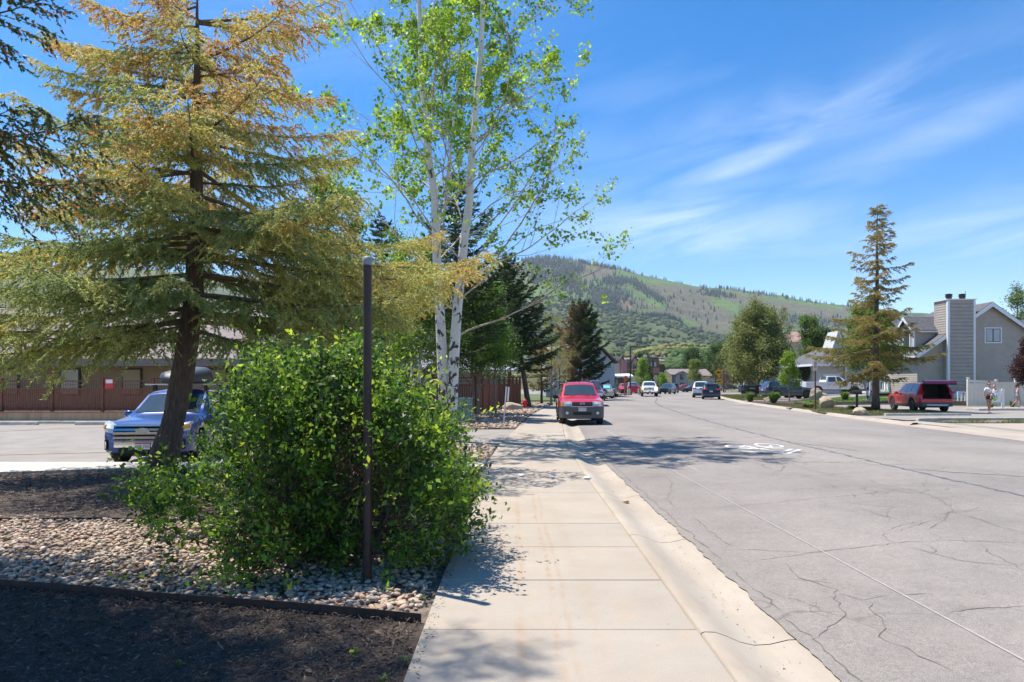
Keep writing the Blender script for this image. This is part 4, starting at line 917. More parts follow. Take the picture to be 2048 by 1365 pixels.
OX = [215, 250, 290, 330, 430, 470, 490, 560, 640, 740, 800, 850, 885, 905, 940, 962]
OY = [1100, 1010, 950, 900, 870, 810, 745, 715, 695, 700, 728, 785, 885, 925, 965, 1050]
def shp(p, r):
    # outline as seen from the street: highest right of centre, low, open and sprawling to the left
    Y = 6.85 + p[1]; px = (p[0] - 2.02) / Y * 1365 + 1024 + 12 * r.normal()
    if px < 262 or px > 912: return False
    yt = float(np.interp(px, OX, OY)) + 18; top = 1.6 - (yt - 768) / 1365 * Y - .05
    if px < 470 and (p[2] < .22 or r.random() < .50): return False
    if noise.noise(Vector(p * 2.3) + Vector((3.1, 0, 0))) < -.02 + .1 * r.normal(): return False
    return p[2] * .93 + .10 < top * (1 + .05 * noise.noise(Vector(p * 4)))
shrub('leafy_shrub', 'wide rounded green shrub in the foreground behind the brown pole', (-2.02, 6.85, -.03), 31, 0, (2.0, 1.38), 2.15, 66000, .056,
      ((.06, .14, .018), (.13, .25, .025), (.032, .08, .016), (.25, .37, .045)), (.32, .32, .24, .12), ncl=760, shape=shp, lr=.085)
# ------------------------------------------------------------------ middle and far trees
PINE = ((.05, .085, .03), (.08, .125, .035), (.15, .17, .05))
PBR = ((.06, .075, .03), (.15, .125, .045), (.24, .125, .05))
def pine(label, x, y, Hh, prof, seed, cols=PINE, z0=1.6, nb=46, tb=.25, z=0, lean=(0, 0), tr=.18, colz=None, group=None, sp=.24, per=6, up=.15, bare=0.0, name='pine_tree', nl=.13, nw=.045):
    return conifer(name, label, (x, y, z), Hh, prof, seed, z0=z0, nb=nb, droop=.02, rise=.5, sp=sp, tert=.24, tlen=.16, nl=nl, nw=nw, per=per, nstep=.13, trunk_r=tr, up=up, cols=cols, topbrown=tb, lean=lean, hang=.15, colz=colz, bare=bare, group=group, seclen=.36)
pine('tall dark pine standing behind the aspen stems', -2.6, 31.5, 11.0, lambda t: float(np.interp(t, [0, .2, .6, 1], [2.6, 3.0, 2.3, .3])), 41, nb=62, tb=.15, z0=2.6, tr=.2)
pine('dark pine with low boughs over the brown fence, left of the aspen', -6.4, 33.5, 9.5, lambda t: float(np.interp(t, [0, .3, 1], [3.2, 3.0, .4])), 42, nb=50, z0=2.2, tr=.22)
pine('dark leaning pine whose trunk stands behind the red hydrant', 1.15, 47.5, 10.3, lambda t: float(np.interp(t, [0, .2, .6, 1], [2.7, 3.2, 2.2, .3])), 43, nb=84, z0=2.6, lean=(-1.6, -.3), tr=.20, up=.1, sp=.2, per=8)
pine('small pine with orange brown dying needles beside the sidewalk', 2.35, 54, 4.6, lambda t: float(np.interp(t, [0, .3, 1], [1.2, 1.5, .3])), 44, cols=((.10, .12, .04), (.22, .15, .05), (.33, .14, .05)), tb=1.1, nb=34, z0=.9, tr=.11, sp=.2)
def halfbrown(h, tip, tb, P, r): return np.clip(.25 - P[:, 0] * .28 + r.normal(0, .15, len(h)) + (tb - .5) * .3, 0, 1)
pine('large pine, brown on its left side and green on the right, beside the parked cars', 6.9, 69, 9.6, lambda t: float(np.interp(t, [0, .15, .5, .85, 1], [2.8, 3.4, 2.9, 1.6, .4])), 45, cols=((.045, .08, .03), (.12, .13, .05), (.33, .21, .12), (.38, .23, .14)), colz=halfbrown, nb=92, z0=1.2, tr=.2, sp=.18, per=8, nw=.055)
# right-hand verge spruce
conifer('spruce_tree', 'tall open spruce with golden brown needles beside the red suv', (21.1, 39.6, .02), 12.0,
    lambda t: float(np.interp(t, [0, .10, .22, .36, .40, .6, .8, 1], [2.3, 3.0, 3.1, 2.5, 1.45, 1.5, .85, .15])), 51, z0=2.0, nb=108, bare=.12, droop=.10, rise=.12, lenj=(.4, 1.25), sp=.19, tert=.16, tlen=.22, nl=.09, nw=.042, per=4, nstep=.09, trunk_r=.21,
    cols=((.13, .155, .05), (.24, .23, .07), (.34, .28, .08), (.36, .25, .09)), topbrown=.55, lean=(.1, 0), hang=.5,
    colz=lambda h, tip, tb, P, r: np.clip(.35 + .35 * (tb - .3) + .25 * (tip - .5) + .2 * h + r.normal(0, .12, len(h)), 0, 1))
# broadleaf trees left
LIME = ((.15, .26, .03), (.24, .36, .04), (.10, .18, .025))
def tree(label, x, y, Hh, spread, seed, cols=LIME, pc=(.45, .3, .25), z=0.0, n=(14, 6, 4), nleaf=7, ls=.08, lr=.16, fr=.3, tr=.10, twigm='twig', barkm='barkgrey', cat='tree', name='broadleaf_tree', up=.4, drop=0.0, clump=0.0, lean=(0, 0), ang=.8, hangl=0.0, wob=.12, forks=1, uptip=None, leafm='leafmatte', step=.35, group=None, rr=.5):
    tks = []
    for k in range(forks):
        a = k * 2.4; o = (0 if forks == 1 else .12)
        tks.append(([(o * math.cos(a), o * math.sin(a), -.05), (o * 2 * math.cos(a) + lean[0] * .3, o * 2 * math.sin(a) + lean[1] * .3, Hh * .35), (o * 5 * math.cos(a) + lean[0], o * 5 * math.sin(a) + lean[1], Hh * (.88 + .06 * k))], tr, tr * .2, fr))
    return broadleaf(name, label, (x, y, z), tks, seed, nleaf=nleaf, ls=ls, lr=lr, cols=cols, pc=pc, leafm=leafm, barkm=barkm, twigm=twigm, kids=n, frm=(fr, .25, .2), ang=(ang, .7, .8), ln=(spread / Hh, .45, .45), up=up, wob=wob, step=step, drop=drop, clump=clump, hangl=hangl, uptip=uptip, cat=cat, group=group, rr=rr)
tree('leafy young aspen behind the big spruce, left of the brown pole top', -5.9, 21.5, 8.6, 2.3, 61, n=(20, 6, 4), nleaf=9, ls=.075, lr=.15, fr=.2, tr=.11, barkm='aspenbark', name='aspen_tree', cols=((.15, .25, .03), (.22, .32, .035), (.09, .17, .025)), forks=2)
tree('lime green tree between the two dark pines behind the aspen', -4.2, 29.5, 8.4, 2.4, 62, n=(18, 6, 4), nleaf=8, ls=.085, lr=.18, fr=.25, forks=2, barkm='aspenbark', twigm='twigpale')
tree('slender young tree with grey trunk between the green utility box and the thin sign post', -.8, 32.4, 4.9, 1.5, 63, n=(13, 5, 4), nleaf=6, ls=.07, lr=.12, fr=.42, tr=.085, cols=((.09, .19, .025), (.14, .26, .03), (.07, .14, .02)), up=.2)
tree('sparse tree with pale twigs and yellow green buds over the sidewalk', 2.9, 50.5, 7.3, 2.6, 64, n=(15, 7, 5), nleaf=2, ls=.07, lr=.12, fr=.25, tr=.11, cols=((.30, .30, .06), (.22, .26, .06)), pc=(.6, .4), twigm='twigpale', uptip=-.4, wob=.18)
tree('sparse budding tree behind the fence, right of the leaning pine', 3.9, 62, 6.0, 2.0, 65, n=(12, 6, 5), nleaf=2, ls=.08, lr=.14, fr=.2, tr=.1, cols=((.30, .32, .07), (.2, .24, .06)), pc=(.5, .5), twigm='twigpale', uptip=-.3, wob=.18)
tree('leafy green tree filling the gap between aspen stems and leaning pine', -1.9, 35.5, 7.4, 2.7, 66, n=(20, 7, 4), nleaf=8, ls=.10, lr=.2, fr=.25, tr=.1, cols=((.10, .19, .03), (.15, .26, .035), (.07, .13, .025)), forks=2)
tree('olive green tree behind the big spruce, hiding the low roof', -8.6, 32.5, 7.0, 3.0, 67, n=(20, 7, 4), nleaf=8, ls=.12, lr=.24, fr=.2, tr=.12, cols=((.12, .17, .04), (.17, .22, .05), (.08, .12, .03)), forks=2)
# right side
BIR = ((.17, .20, .055), (.23, .26, .07), (.12, .15, .04))
tree('broad weeping birch with olive foliage beyond the dark grey suv', 31.5, 88, 10.6, 5.6, 71, cols=BIR, z=.2, n=(26, 8, 6), nleaf=6, ls=.20, lr=.34, fr=.17, tr=.24, barkm='aspenbark', twigm='twigpale', uptip=-1.3, hangl=.55, wob=.14, forks=3, name='birch_tree', ang=.85, step=.5)
tree('tall thin half bare poplar behind the weeping birch', 39.5, 100, 13.6, 3.2, 72, cols=((.17, .20, .06), (.22, .24, .09)), pc=(.5, .5), z=.3, n=(20, 7, 5), nleaf=3, ls=.16, lr=.25, fr=.2, tr=.2, twigm='twigpale', clump=.25, ang=.55, name='poplar_tree')
tree('bare dead tree with pale branches behind the garages', 43.0, 98, 12.9, 3.0, 73, cols=((.2, .2, .1),), pc=(1,), z=.3, n=(18, 8, 5), nleaf=1, ls=.1, lr=.2, fr=.2, tr=.22, twigm='twigpale', drop=.9, ang=.6, name='dead_tree', wob=.2)
DG = ((.06, .085, .03), (.09, .115, .04), (.045, .065, .025))
tree('dense dark leafy tree between the birch and the garages', 40.5, 88, 8.4, 3.6, 74, cols=DG, z=.3, n=(20, 7, 5), nleaf=7, ls=.18, lr=.35, fr=.12, tr=.2, forks=2)
tree('second dark leafy tree just behind the white pickup', 47.5, 92, 8.0, 3.8, 75, cols=((.09, .10, .04), (.12, .13, .05), (.06, .08, .03)), z=.3, n=(18, 7, 5), nleaf=5, ls=.18, lr=.35, fr=.15, tr=.2, forks=2)
tree('low dark tree hanging over the driveway under the birch', 34.5, 80, 4.0, 2.6, 76, cols=DG, z=.2, n=(14, 6, 5), nleaf=6, ls=.14, lr=.28, fr=.15, tr=.12)
tree('small bright lime tree planted in front of the parked suvs', 24.5, 60.3, 4.9, 1.35, 77, cols=((.20, .31, .03), (.27, .38, .04), (.13, .22, .025)), z=.1, n=(15, 6, 4), nleaf=6, ls=.10, lr=.13, fr=.28, tr=.05)
tree('bright green aspen leaning on the house behind the golden spruce', 27.5, 52.5, 7.2, 2.5, 78, cols=((.10, .23, .02), (.15, .31, .025), (.07, .15, .02)), z=.2, n=(18, 7, 4), nleaf=8, ls=.12, lr=.2, fr=.38, tr=.11, barkm='aspenbark', forks=2, name='aspen_tree')
tree('tall pale green poplar rising behind the dormer', 40.0, 76, 12.2, 2.8, 79, cols=((.13, .20, .06), (.17, .24, .08), (.10, .15, .05)), z=.4, n=(20, 6, 4), nleaf=5, ls=.16, lr=.3, fr=.3, tr=.15, ang=.5, name='poplar_tree', clump=.1)
tree('pale green tree seen over the house roof at the right edge', 54.8, 74, 13.0, 3.4, 80, cols=((.14, .21, .06), (.18, .25, .08), (.10, .15, .05)), z=.4, n=(20, 6, 4), nleaf=5, ls=.16, lr=.3, fr=.3, tr=.18, ang=.55, clump=.05)
tree('leafy tree behind the golden spruce and grey roof', 38.5, 88, 10.6, 3.4, 81, cols=((.10, .17, .035), (.14, .22, .04), (.08, .12, .03)), z=.4, n=(20, 7, 4), nleaf=7, ls=.17, lr=.3, fr=.2, tr=.18)
conifer('spruce_tree', 'small dark spruce tip above the roof right of the big gable', (51.5, 74, .4), 9.9, lambda t: 1.6 * (1 - t) + .1, 82, z0=1.2, nb=50, sp=.3, tert=0, nl=.14, nw=.04, per=4, nstep=.12, trunk_r=.13, cols=((.04, .06, .03), (.06, .08, .035)), topbrown=.2)
tree('purple leaved maple at the right edge in front of the fence', 34.6, 45.6, 4.6, 1.7, 83, cols=((.06, .025, .022), (.09, .035, .028), (.04, .02, .02)), z=.1, n=(18, 7, 4), nleaf=8, ls=.09, lr=.14, fr=.25, tr=.07, name='maple_tree')
# street end
tree('lime green street tree by the brown apartment building', 24.5, 128, 6.6, 2.0, 84, cols=((.19, .30, .04), (.25, .36, .05), (.14, .22, .03)), n=(16, 6, 4), nleaf=6, ls=.16, lr=.25, fr=.3, tr=.1)
tree('yellow green street tree in front of the grey gabled house', 37.0, 138, 7.2, 2.4, 85, cols=((.22, .26, .06), (.16, .22, .05)), pc=(.5, .5), n=(16, 6, 4), nleaf=4, ls=.18, lr=.25, fr=.25, tr=.1)
tree('small bright green sapling near the dark parked cars', 28.7, 130, 3.8, 1.3, 86, cols=((.16, .28, .03), (.2, .33, .04)), pc=(.5, .5), n=(10, 6, 4), nleaf=5, ls=.14, lr=.2, fr=.25, tr=.07)
tree('dark green bushy tree against the brown building corner', 27.6, 140, 5.6, 1.9, 87, cols=((.04, .08, .02), (.06, .11, .025)), pc=(.5, .5), n=(14, 6, 5), nleaf=7, ls=.2, lr=.3, fr=.05, tr=.1)
tree('pinkish bare shrub tree beside the yellow arrow sign', 41.3, 132, 5.0, 1.8, 88, cols=((.30, .19, .15), (.25, .2, .12)), pc=(.6, .4), n=(14, 7, 5), nleaf=2, ls=.13, lr=.2, fr=.12, tr=.08, twigm='twigpale')
for k, (x, y, h_, lab) in enumerate(((39.7, 128, 8.0, 'dark pointed spruce, tallest of the pair beyond the crossing'), (37.6, 126, 5.6, 'shorter dark spruce left of its taller twin beyond the crossing'), (66, 108, 7.5, 'dark spruce at the end of the street behind the parked white suv'))):
    conifer('spruce_tree', lab, (x, y, 0), h_, lambda t: 2.0 * (1 - t) + .12, 90 + k, z0=.6, nb=46, sp=.34, tert=0, nl=.17, nw=.05, per=4, nstep=.14, trunk_r=.13, cols=((.035, .06, .028), (.06, .085, .03), (.13, .12, .05)), topbrown=.4)
rgx = np.random.default_rng(77)
def tw(label, x, y, Hh, sp_, s, cols=DG): tree(label, x, y, Hh, sp_, s, cols=cols, z=0, n=(14, 6, 4), nleaf=5, ls=.32, lr=.55, fr=.12, tr=.2, step=.6, forks=2)
G2 = ((.07, .13, .035), (.10, .17, .045), (.05, .09, .03))
tw('green tree on the slope behind the grey gabled house', 49, 185, 11, 5, 101, G2)
tw('tall green tree behind the street-end car park', 57, 190, 13, 5.5, 102, G2)
tw('rounded green tree beside the brown building roof', 38, 200, 11, 4.5, 103, G2)
tw('yellow green tree behind the two dark spruces', 52, 165, 9.5, 4, 104, ((.16, .21, .05), (.12, .17, .04), (.09, .12, .03)))
tw('green tree in the gap left of the weeping birch', 47, 140, 8.5, 3.6, 105, ((.11, .17, .04), (.14, .2, .05), (.08, .12, .03)))
# shrubs and grass clumps on the right verge
def tuft(label, x, y, z, r, h_, n, seed, cols=((.09, .17, .03), (.14, .24, .045)), cat='ornamental grass', name='grass_clump', wd=.012):
    rg_ = np.random.default_rng(seed); a = rg_.uniform(0, 6.283, n); L = h_ * rg_.uniform(.6, 1.1, n); ln = rg_.uniform(.05, .95, n) * r
    b = np.stack([np.cos(a) * r * .18 * rg_.random(n), np.sin(a) * r * .18 * rg_.random(n), np.zeros(n)], 1); m_ = b + np.stack([np.cos(a) * ln * .4, np.sin(a) * ln * .4, L * .75], 1); t = b + np.stack([np.cos(a) * ln, np.sin(a) * ln, L * rg_.uniform(.5, .95, n)], 1)
    s = np.stack([-np.sin(a), np.cos(a), 0 * a], 1) * wd
    V = np.stack([b - s, b + s, m_ + s, m_ - s, t], 1); F4 = np.array([(0, 1, 2, 3)])[None] + (np.arange(n) * 5)[:, None, None]; F3 = np.array([(3, 2, 4)])[None] + (np.arange(n) * 5)[:, None, None]
    c = np.repeat(tint(n, rg_, cols, [1] * len(cols), .2), 5, axis=0)
    o = link(name, mesh_np(name, V.reshape(-1, 3), [F4.reshape(-1, 4), F3.reshape(-1, 3)], M['grass'], c), None, (x, y, z)); tag(o, label, cat); return o
tuft('large rounded green ornamental grass clump left of the pointed boulder', 20.9, 54.5, 0, .85, 1.05, 1500, 1)
tuft('second ornamental grass clump tucked behind the large one by the kerb', 20.2, 58.0, 0, .7, 1.0, 900, 2)
tuft('green ornamental grass clump between the two parked suvs and the lawn', 27.8, 57, .06, .7, 1.0, 900, 3)
tuft('low yellow green perennial clump near the driveway mouth', 21.2, 48.0, 0, .6, .5, 700, 4, ((.2, .3, .04), (.13, .22, .03)))
tuft('wispy pale grass clump at the foot of the brown sign post', 18.8, 43.3, -.05, .8, .5, 900, 5, ((.2, .22, .06), (.13, .19, .04)))
tuft('small green weed clump behind the mailbox post', 20.7, 41.6, -.02, .5, .35, 500, 6)
tuft('green grass tuft around the foot of the golden spruce', 20.5, 39.3, -.02, .9, .35, 1400, 7, ((.06, .12, .02), (.10, .17, .03)))
tuft('yellow flowering plant clump behind the woman', 30.5, 43.5, 0, .45, .42, 500, 8, ((.32, .3, .04), (.14, .2, .04)))
tuft('spiky grey green iris clump in front of the girl', 34.0, 46.4, 0, .35, .5, 260, 9, ((.12, .2, .08), (.16, .24, .1)), wd=.02)
tuft('second spiky iris clump at the right edge by the fence', 35.6, 46.2, 0, .4, .5, 260, 10, ((.12, .2, .08), (.16, .24, .1)), wd=.02)
def ground_grass(name, label, poly, n, h_, seed, cols, zo=0.0, w=.012):
    rg_ = np.random.default_rng(seed); xs_ = [p[0] for p in poly]; ys_ = [p[1] for p in poly]; x = rg_.uniform(min(xs_), max(xs_), n * 3); y = rg_.uniform(min(ys_), max(ys_), n * 3); k = inpoly(x, y, poly); x, y = x[k][:n], y[k][:n]; n = len(x)
    cl = np.array([noise.noise((a * .9, b_ * .9, seed)) for a, b_ in zip(x, y)]); k = cl > -.12 + rg_.normal(0, .12, n); x, y = x[k], y[k]; n = len(x)
    b = np.stack([x, y, H(x, y) + zo], 1); s = unit(rg_.normal(size=(n, 3)) * np.array([1, 1, .05])) * w; L = h_ * rg_.uniform(.5, 1.4, n); t = b + np.stack([rg_.normal(0, .4, n) * L, rg_.normal(0, .4, n) * L, L], 1)
    V = np.stack([b - s, b + s, t], 1).reshape(-1, 3); c = np.repeat(tint(n, rg_, cols, [1] * len(cols), .25), 3, axis=0)
    o = link(name, mesh_np(name, V, np.arange(n * 3).reshape(-1, 3), M['grass'], c)); tag(o, label, 'grass', kind='stuff')
GC = ((.10, .15, .035), (.16, .19, .06), (.24, .20, .10))
VERGE = [(16.7, 36.6), (18.6, 34.2), (23.0, 34.6), (22.6, 37), (22.4, 44), (21, 50), (18.9, 51), (18.0, 43.7)]
poly_sheet('verge_garden', VERGE, H, M['earth'], .03, step=2)
ground_grass('grass', 'patchy dry grass on the roadside verge round the golden spruce', VERGE, 30000, .10, 1, GC, .02)
def LB(y): return float(Rx(y)) + .75
lawn = [(24.2, 51.8), (38, 51.8), (41, 62), (29.5, 61.5), (25.5, 60.5), (23.5, 57)]
poly_sheet('lawn', lawn, H, M['lawn'], .10, step=2)
ground_grass('grass', 'mown green lawn in front of the garages', lawn, 30000, .06, 2, ((.10, .19, .03), (.13, .23, .04)), .10, .02)
bedp = [(LB(53), 53), (24.2, 51.9), (23.5, 57), (25.5, 60.4), (23.5, 61), (LB(60), 60)]
poly_sheet('planting_bed', bedp, H, M['mulchbase'], .06, step=2)
poly_sheet('planting_bed', [(LB(63), 63), (25, 64), (28, 76), (31, 88), (LB(86), 86), (LB(74), 74)], H, M['earth'], .05, step=3)
ground_grass('grass', 'rough grass bank beside the parked black suv', [(LB(63), 63), (25, 64), (28, 76), (31, 88), (LB(86), 86), (LB(74), 74)], 9000, .22, 3, ((.10, .15, .03), (.2, .18, .06)), .05, .03)
strip = [(17.6, 27.4), (17.3, 28.2), (19, 29.3), (42, 30.2), (42, 27.6)]
poly_sheet('grass_strip', strip, H, M['earth'], .04, step=2)
ground_grass('grass', 'thin grass strip between road apron and right-hand driveway', strip, 16000, .06, 4, GC, .04)
poly_sheet('driveway_apron', [(16.9, 19.6), (17.3, 25.0), (16.1, 25.1), (16.4, 29.3), (17.2, 29.0), (17.6, 27.35), (42, 27.55), (42, 19.6)], H, M['gutter'], .012, step=3)
poly_sheet('right_driveway', [(17.3, 30.0), (16.9, 34.0), (23.2, 34.4), (22.8, 37.2), (22.6, 44), (21.2, 50.6), (19.4, 52), (24.6, 50.8), (30, 50.6), (30, 47.6), (36, 46.2), (50, 46.5), (50, 30.9), (42, 30.3), (19, 29.45)], H, M['asphalt2'], .005, step=3)
poly_sheet('house_driveway', [(LB(60.3), 60.4), (23.6, 61.1), (29.4, 61.7), (41, 62.2), (60, 62), (60, 84), (30, 80), (25.2, 63.9), (LB(63), 62.9)], H, M['asphalt2'], .03, step=3)
def kerbline(name, pts, h_, w, m, z=.0, kind=None, label=None, cat=None, segn='timber', L=2.4):
    root = empty(name, (0, 0, 0)); 
    if kind: root['kind'] = kind
    if label: tag(root, label, cat)
    for a, b_ in zip(pts[:-1], pts[1:]):
        D = Vector((b_[0] - a[0], b_[1] - a[1], 0)); n = max(1, round(D.length / L)); 
        for i in range(n):
            p = Vector((a[0], a[1], 0)) + D * (i / n); q = Vector((a[0], a[1], 0)) + D * ((i + 1) / n) - D.normalized() * .012; nn = Vector((-D.y, D.x, 0)).normalized() * w / 2
            zz_ = float(H(p.x, p.y)) + z + random.uniform(-.006, .006); mb = MB(); mb.prism([(p + nn)[:2] + (zz_,), (p - nn)[:2] + (zz_,), (q - nn)[:2] + (zz_,), (q + nn)[:2] + (zz_,)], (0, 0, h_)); mb.build(segn, m, root, bevel=.012)
kerbline('driveway_kerb', [(17.2, 29.0), (18.9, 29.38), (42, 30.25)], .16, .16, M['concrete2'], -.02, 'structure', segn='kerb_stone')
kerbline('garden_kerb', [(18.6, 34.05), (23.1, 34.4)], .12, .15, M['concrete2'], 0, 'structure', segn='kerb_stone')
kerbline('island_kerb', [(27.5, 40.8), (29.5, 41.2), (42, 40.4)], .14, .9, M['concrete2'], 0, 'structure', segn='kerb_stone')
kerbline('timber_edging', [(21.0, 50.9), (24.2, 51.6), (38, 51.6)], .20, .16, M['timber'], .0, label='long weathered timber edging holding up the lawn behind the golden spruce', cat='timber edging')
kerbline('timber_edging', [(20.2, 49.2), (24.5, 50.3), (36, 50.2)], .10, .16, M['timber'], .0, label='lower timber edging along the driveway, in front of the long one', cat='timber edging')
kerbline('timber_edging', [(27.6, 48.9), (32.2, 48.4)], .32, .2, M['timber'], .0, label='short high timber edging below the chimney', cat='timber edging')
boulder((33.0, 72.5, .2), (.5, .4, .3), 'low boulder under the birch by the rough bank', 33)
# ------------------------------------------------------------------ vehicles
def paint(name, col, metal=.35, rough=.32): return mat(name, col, rough, metal, coat=.9, spec=.5)
CM = dict(tyre=mat('tyre_rubber', (.022, .022, .023), .8), rim=mat('alloy', (.45, .45, .46), .3, .8), chrome=mat('chrome', (.72, .72, .73), .12, 1.0), glass=mat('car_glass', (.035, .048, .05), .04, 0, spec=1.0, coat=.5),
          lampc=mat('lamp_lens', (.55, .58, .58), .12, .2, coat=.6), lampr=mat('tail_lens', (.40, .015, .02), .15, coat=.6), lampo=mat('amber_lens', (.75, .25, .04), .2), plate=mat('plate_white', (.62, .64, .70), .5), clad=mat('grey_cladding', (.075, .078, .082), .55), dark=mat('dark_underbody', (.012, .012, .013), .8), black=M['black'], plateband=mat('plate_band', (.50, .09, .05), .5), ink=mat('plate_ink', (.05, .06, .16), .5), badge=mat('blue_oval', (.05, .12, .40), .3),
          sill=mat('sill_silver', (.35, .35, .36), .35, .5))
TYRE = {}
def wheel_mesh(r, w, rimm):
    k = (round(r, 3), round(w, 3), rimm.name)
    if k in TYRE: return TYRE[k]
    mb = MB(); h = w / 2
    mb.lathe([(r * .60, -h * .9), (r * .78, -h), (r * .94, -h), (r, -h * .78), (r, h * .78), (r * .94, h), (r * .78, h), (r * .60, h * .9)], n=28, axis='x')
    tm = mb.mesh('wheel', CM['tyre'], angle=40)
    rb = MB()
    for sgn in (1,):
        rb.m(1); rb.lathe([(r * .61, -h * .3), (r * .61, h * .3)], n=24, axis='x'); rb.m(0)
        rb.lathe([(r * .62, h * .30), (r * .66, h * .86), (r * .60, h * .92), (r * .55, h * .55), (r * .56, h * .30)], n=24, axis='x')
        rb.lathe([(r * .13, h * .3), (r * .13, h * .80), (r * .05, h * .85)], n=12, axis='x')
        for i in range(5):
            a = 2 * math.pi * i / 5 + .3
            for da in (-.13, .13):
                c, s = math.cos(a + da), math.sin(a + da); c0, s0 = math.cos(a + da * .6), math.sin(a + da * .6); wd = r * .045
                P = [(h * .62, c0 * r * .1 - s * wd, s0 * r * .1 + c * wd), (h * .62, c0 * r * .1 + s * wd, s0 * r * .1 - c * wd), (h * .72, c * r * .6 + s * wd, s * r * .6 - c * wd), (h * .72, c * r * .6 - s * wd, s * r * .6 + c * wd)]
                rb.prism(P, (h * .12, 0, 0))
    rm = rb.mesh('rim', [rimm, CM['dark']], angle=40)
    TYRE[k] = (tm, rm); return TYRE[k]

class Car:
    def __init__(s, name, label, cat, pos, head, T, body, det=2, group=None, lower=None, rim=None, glass=None):
        """head: degrees, 0 = driving away (+y), 180 = towards the camera. local +y is forward"""
        s.T = T; s.L = T['L']; s.root = empty(name, pos, rad(head), label, cat, group); s.det = det; s.body = body; s.g = glass or CM['glass']
        s.W = T['W'] / 2; s.f1 = T['axle']; s.f2 = T['axle'] + T['wb']; s.r = T['r']
        s.rim = rim or CM['rim']
        F = sorted(set(list(np.linspace(0, s.L, 22 if det else 12)) + [p[0] for p in T['top']] + [0.03, .1, s.L - .03] + [fc + d for fc in (s.f1, s.f2) for d in ((s.r + .06) * math.cos(a) for a in np.linspace(0, math.pi, 13 if det > 1 else 7))] ))
        F = [f for f in F if 0 <= f <= s.L]; G = [F[0]]
        for f in F[1:]:
            if f - G[-1] > .012: G.append(f)
        s.F = G
        V = []; Fc = []
        for f in G:
            P = s.sec(f)
            V += [(-p[0], s.yy(f), p[1]) for p in P] + [(p[0], s.yy(f), p[1]) for p in P[::-1][1:]]
        n = 13
        for i in range(len(G) - 1):
            for k in range(n - 1):
                if T.get('open') and G[i] > T['re'] * 1.03 and 4 <= k <= 7: continue
                Fc.append([i * n + k, i * n + k + 1, (i + 1) * n + k + 1, (i + 1) * n + k])
        Fc.append([k for k in range(n)][::-1])
        if not T.get('open'): Fc.append([(len(G) - 1) * n + k for k in range(n)])
        else: s.open_back(V, Fc, G, n)
        me = bpy.data.meshes.new('body'); me.from_pydata(V, [], Fc); me.materials.append(body); me.polygons.foreach_set('use_smooth', [True] * len(Fc)); me.set_sharp_from_angle(angle=rad(38))
        s.bo = link('body', me, s.root)
        ub = MB().box(-s.W + .24, s.W - .24, -s.L / 2 + .25, s.L / 2 - .25, T['sill'] - .05, .8); ub.build('underbody', CM['dark'], s.root)
        s.wheels()
        s.windows()
        if det > 1:
            a = T['side'][0]; fs = [a[0] - .12 * s.L / 4.5, (a[1] + T['side'][min(1, len(T['side']) - 1)][0]) / 2] + ([T['side'][1][1] + .04] if len(T['side']) > 1 else [])
            for f in fs:
                for sg in (-1, 1): s.side_panel('door_seam', CM['dark'], f, f + .014, .9, 3.05, sg, .004, 1)
    def yy(s, f): return s.L / 2 - f
    def zb(s, f):
        T = s.T; z = T['sill'] + (T['lift'] if f < .35 or f > s.L - .4 else 0); ra = s.r + .06
        for fc in (s.f1, s.f2):
            d = abs(f - fc)
            if d < ra: z = max(z, s.r + math.sqrt(ra * ra - d * d))
        return z
    def tab(s, k, f): t = s.T[k]; return float(np.interp(f, [p[0] for p in t], [p[1] for p in t]))
    def sec(s, f):
        w = s.tab('half', f) ; b = s.tab('belt', f); top = max(s.tab('top', f), b + .02); rh = min(s.tab('roof', f), w); z = s.zb(f)
        z1 = min(z + .07, b - .08); z2 = min(max(s.T.get('mid', .66), z1 + .03), b - .03)
        green = top - b > .25
        return [(w * .955, z), (w * .99, z1), (w, z2), (w * .965, b), (rh, top - (.06 if green else .035)), (rh * .62, top - (.012)), (0, top)]
    def pt(s, f, q, sgn=1, off=0.0):
        P = s.sec(f); i = min(int(q), 5); t = q - i; a, b = P[i], P[i + 1]; x = a[0] + (b[0] - a[0]) * t; z = a[1] + (b[1] - a[1]) * t
        dx, dz = b[0] - a[0], b[1] - a[1]; l = math.hypot(dx, dz) or 1; nx_, nz = dz / l, -dx / l
        if q > 4.95: nx_, nz = 0.2, 1
        return (sgn * (x + nx_ * off), s.yy(f), z + nz * off)
    def side_panel(s, name, m, fa, fb, qa, qb, sgn, off=.008, nf=6, fa2=None, fb2=None, parent=None, nq=2):
        V = []; F = []
        for j in range(nq + 1):
            v = j / nq; q = qa + (qb - qa) * v; a = fa + ((fa if fa2 is None else fa2) - fa) * v; b = fb + ((fb if fb2 is None else fb2) - fb) * v
            for i in range(nf + 1): V.append(s.pt(a + (b - a) * i / nf, q, sgn, off))
        w = nf + 1
        for j in range(nq):
            for i in range(nf): c = [j * w + i, j * w + i + 1, (j + 1) * w + i + 1, (j + 1) * w + i]; F.append(c if sgn > 0 else c[::-1])
        return s.mk(name, V, F, m, parent)
    def mk(s, name, V, F, m, parent=None):
        me = bpy.data.meshes.new(name); me.from_pydata(V, [], F); me.materials.append(m); me.polygons.foreach_set('use_smooth', [True] * len(F)); return link(name, me, parent or s.root)
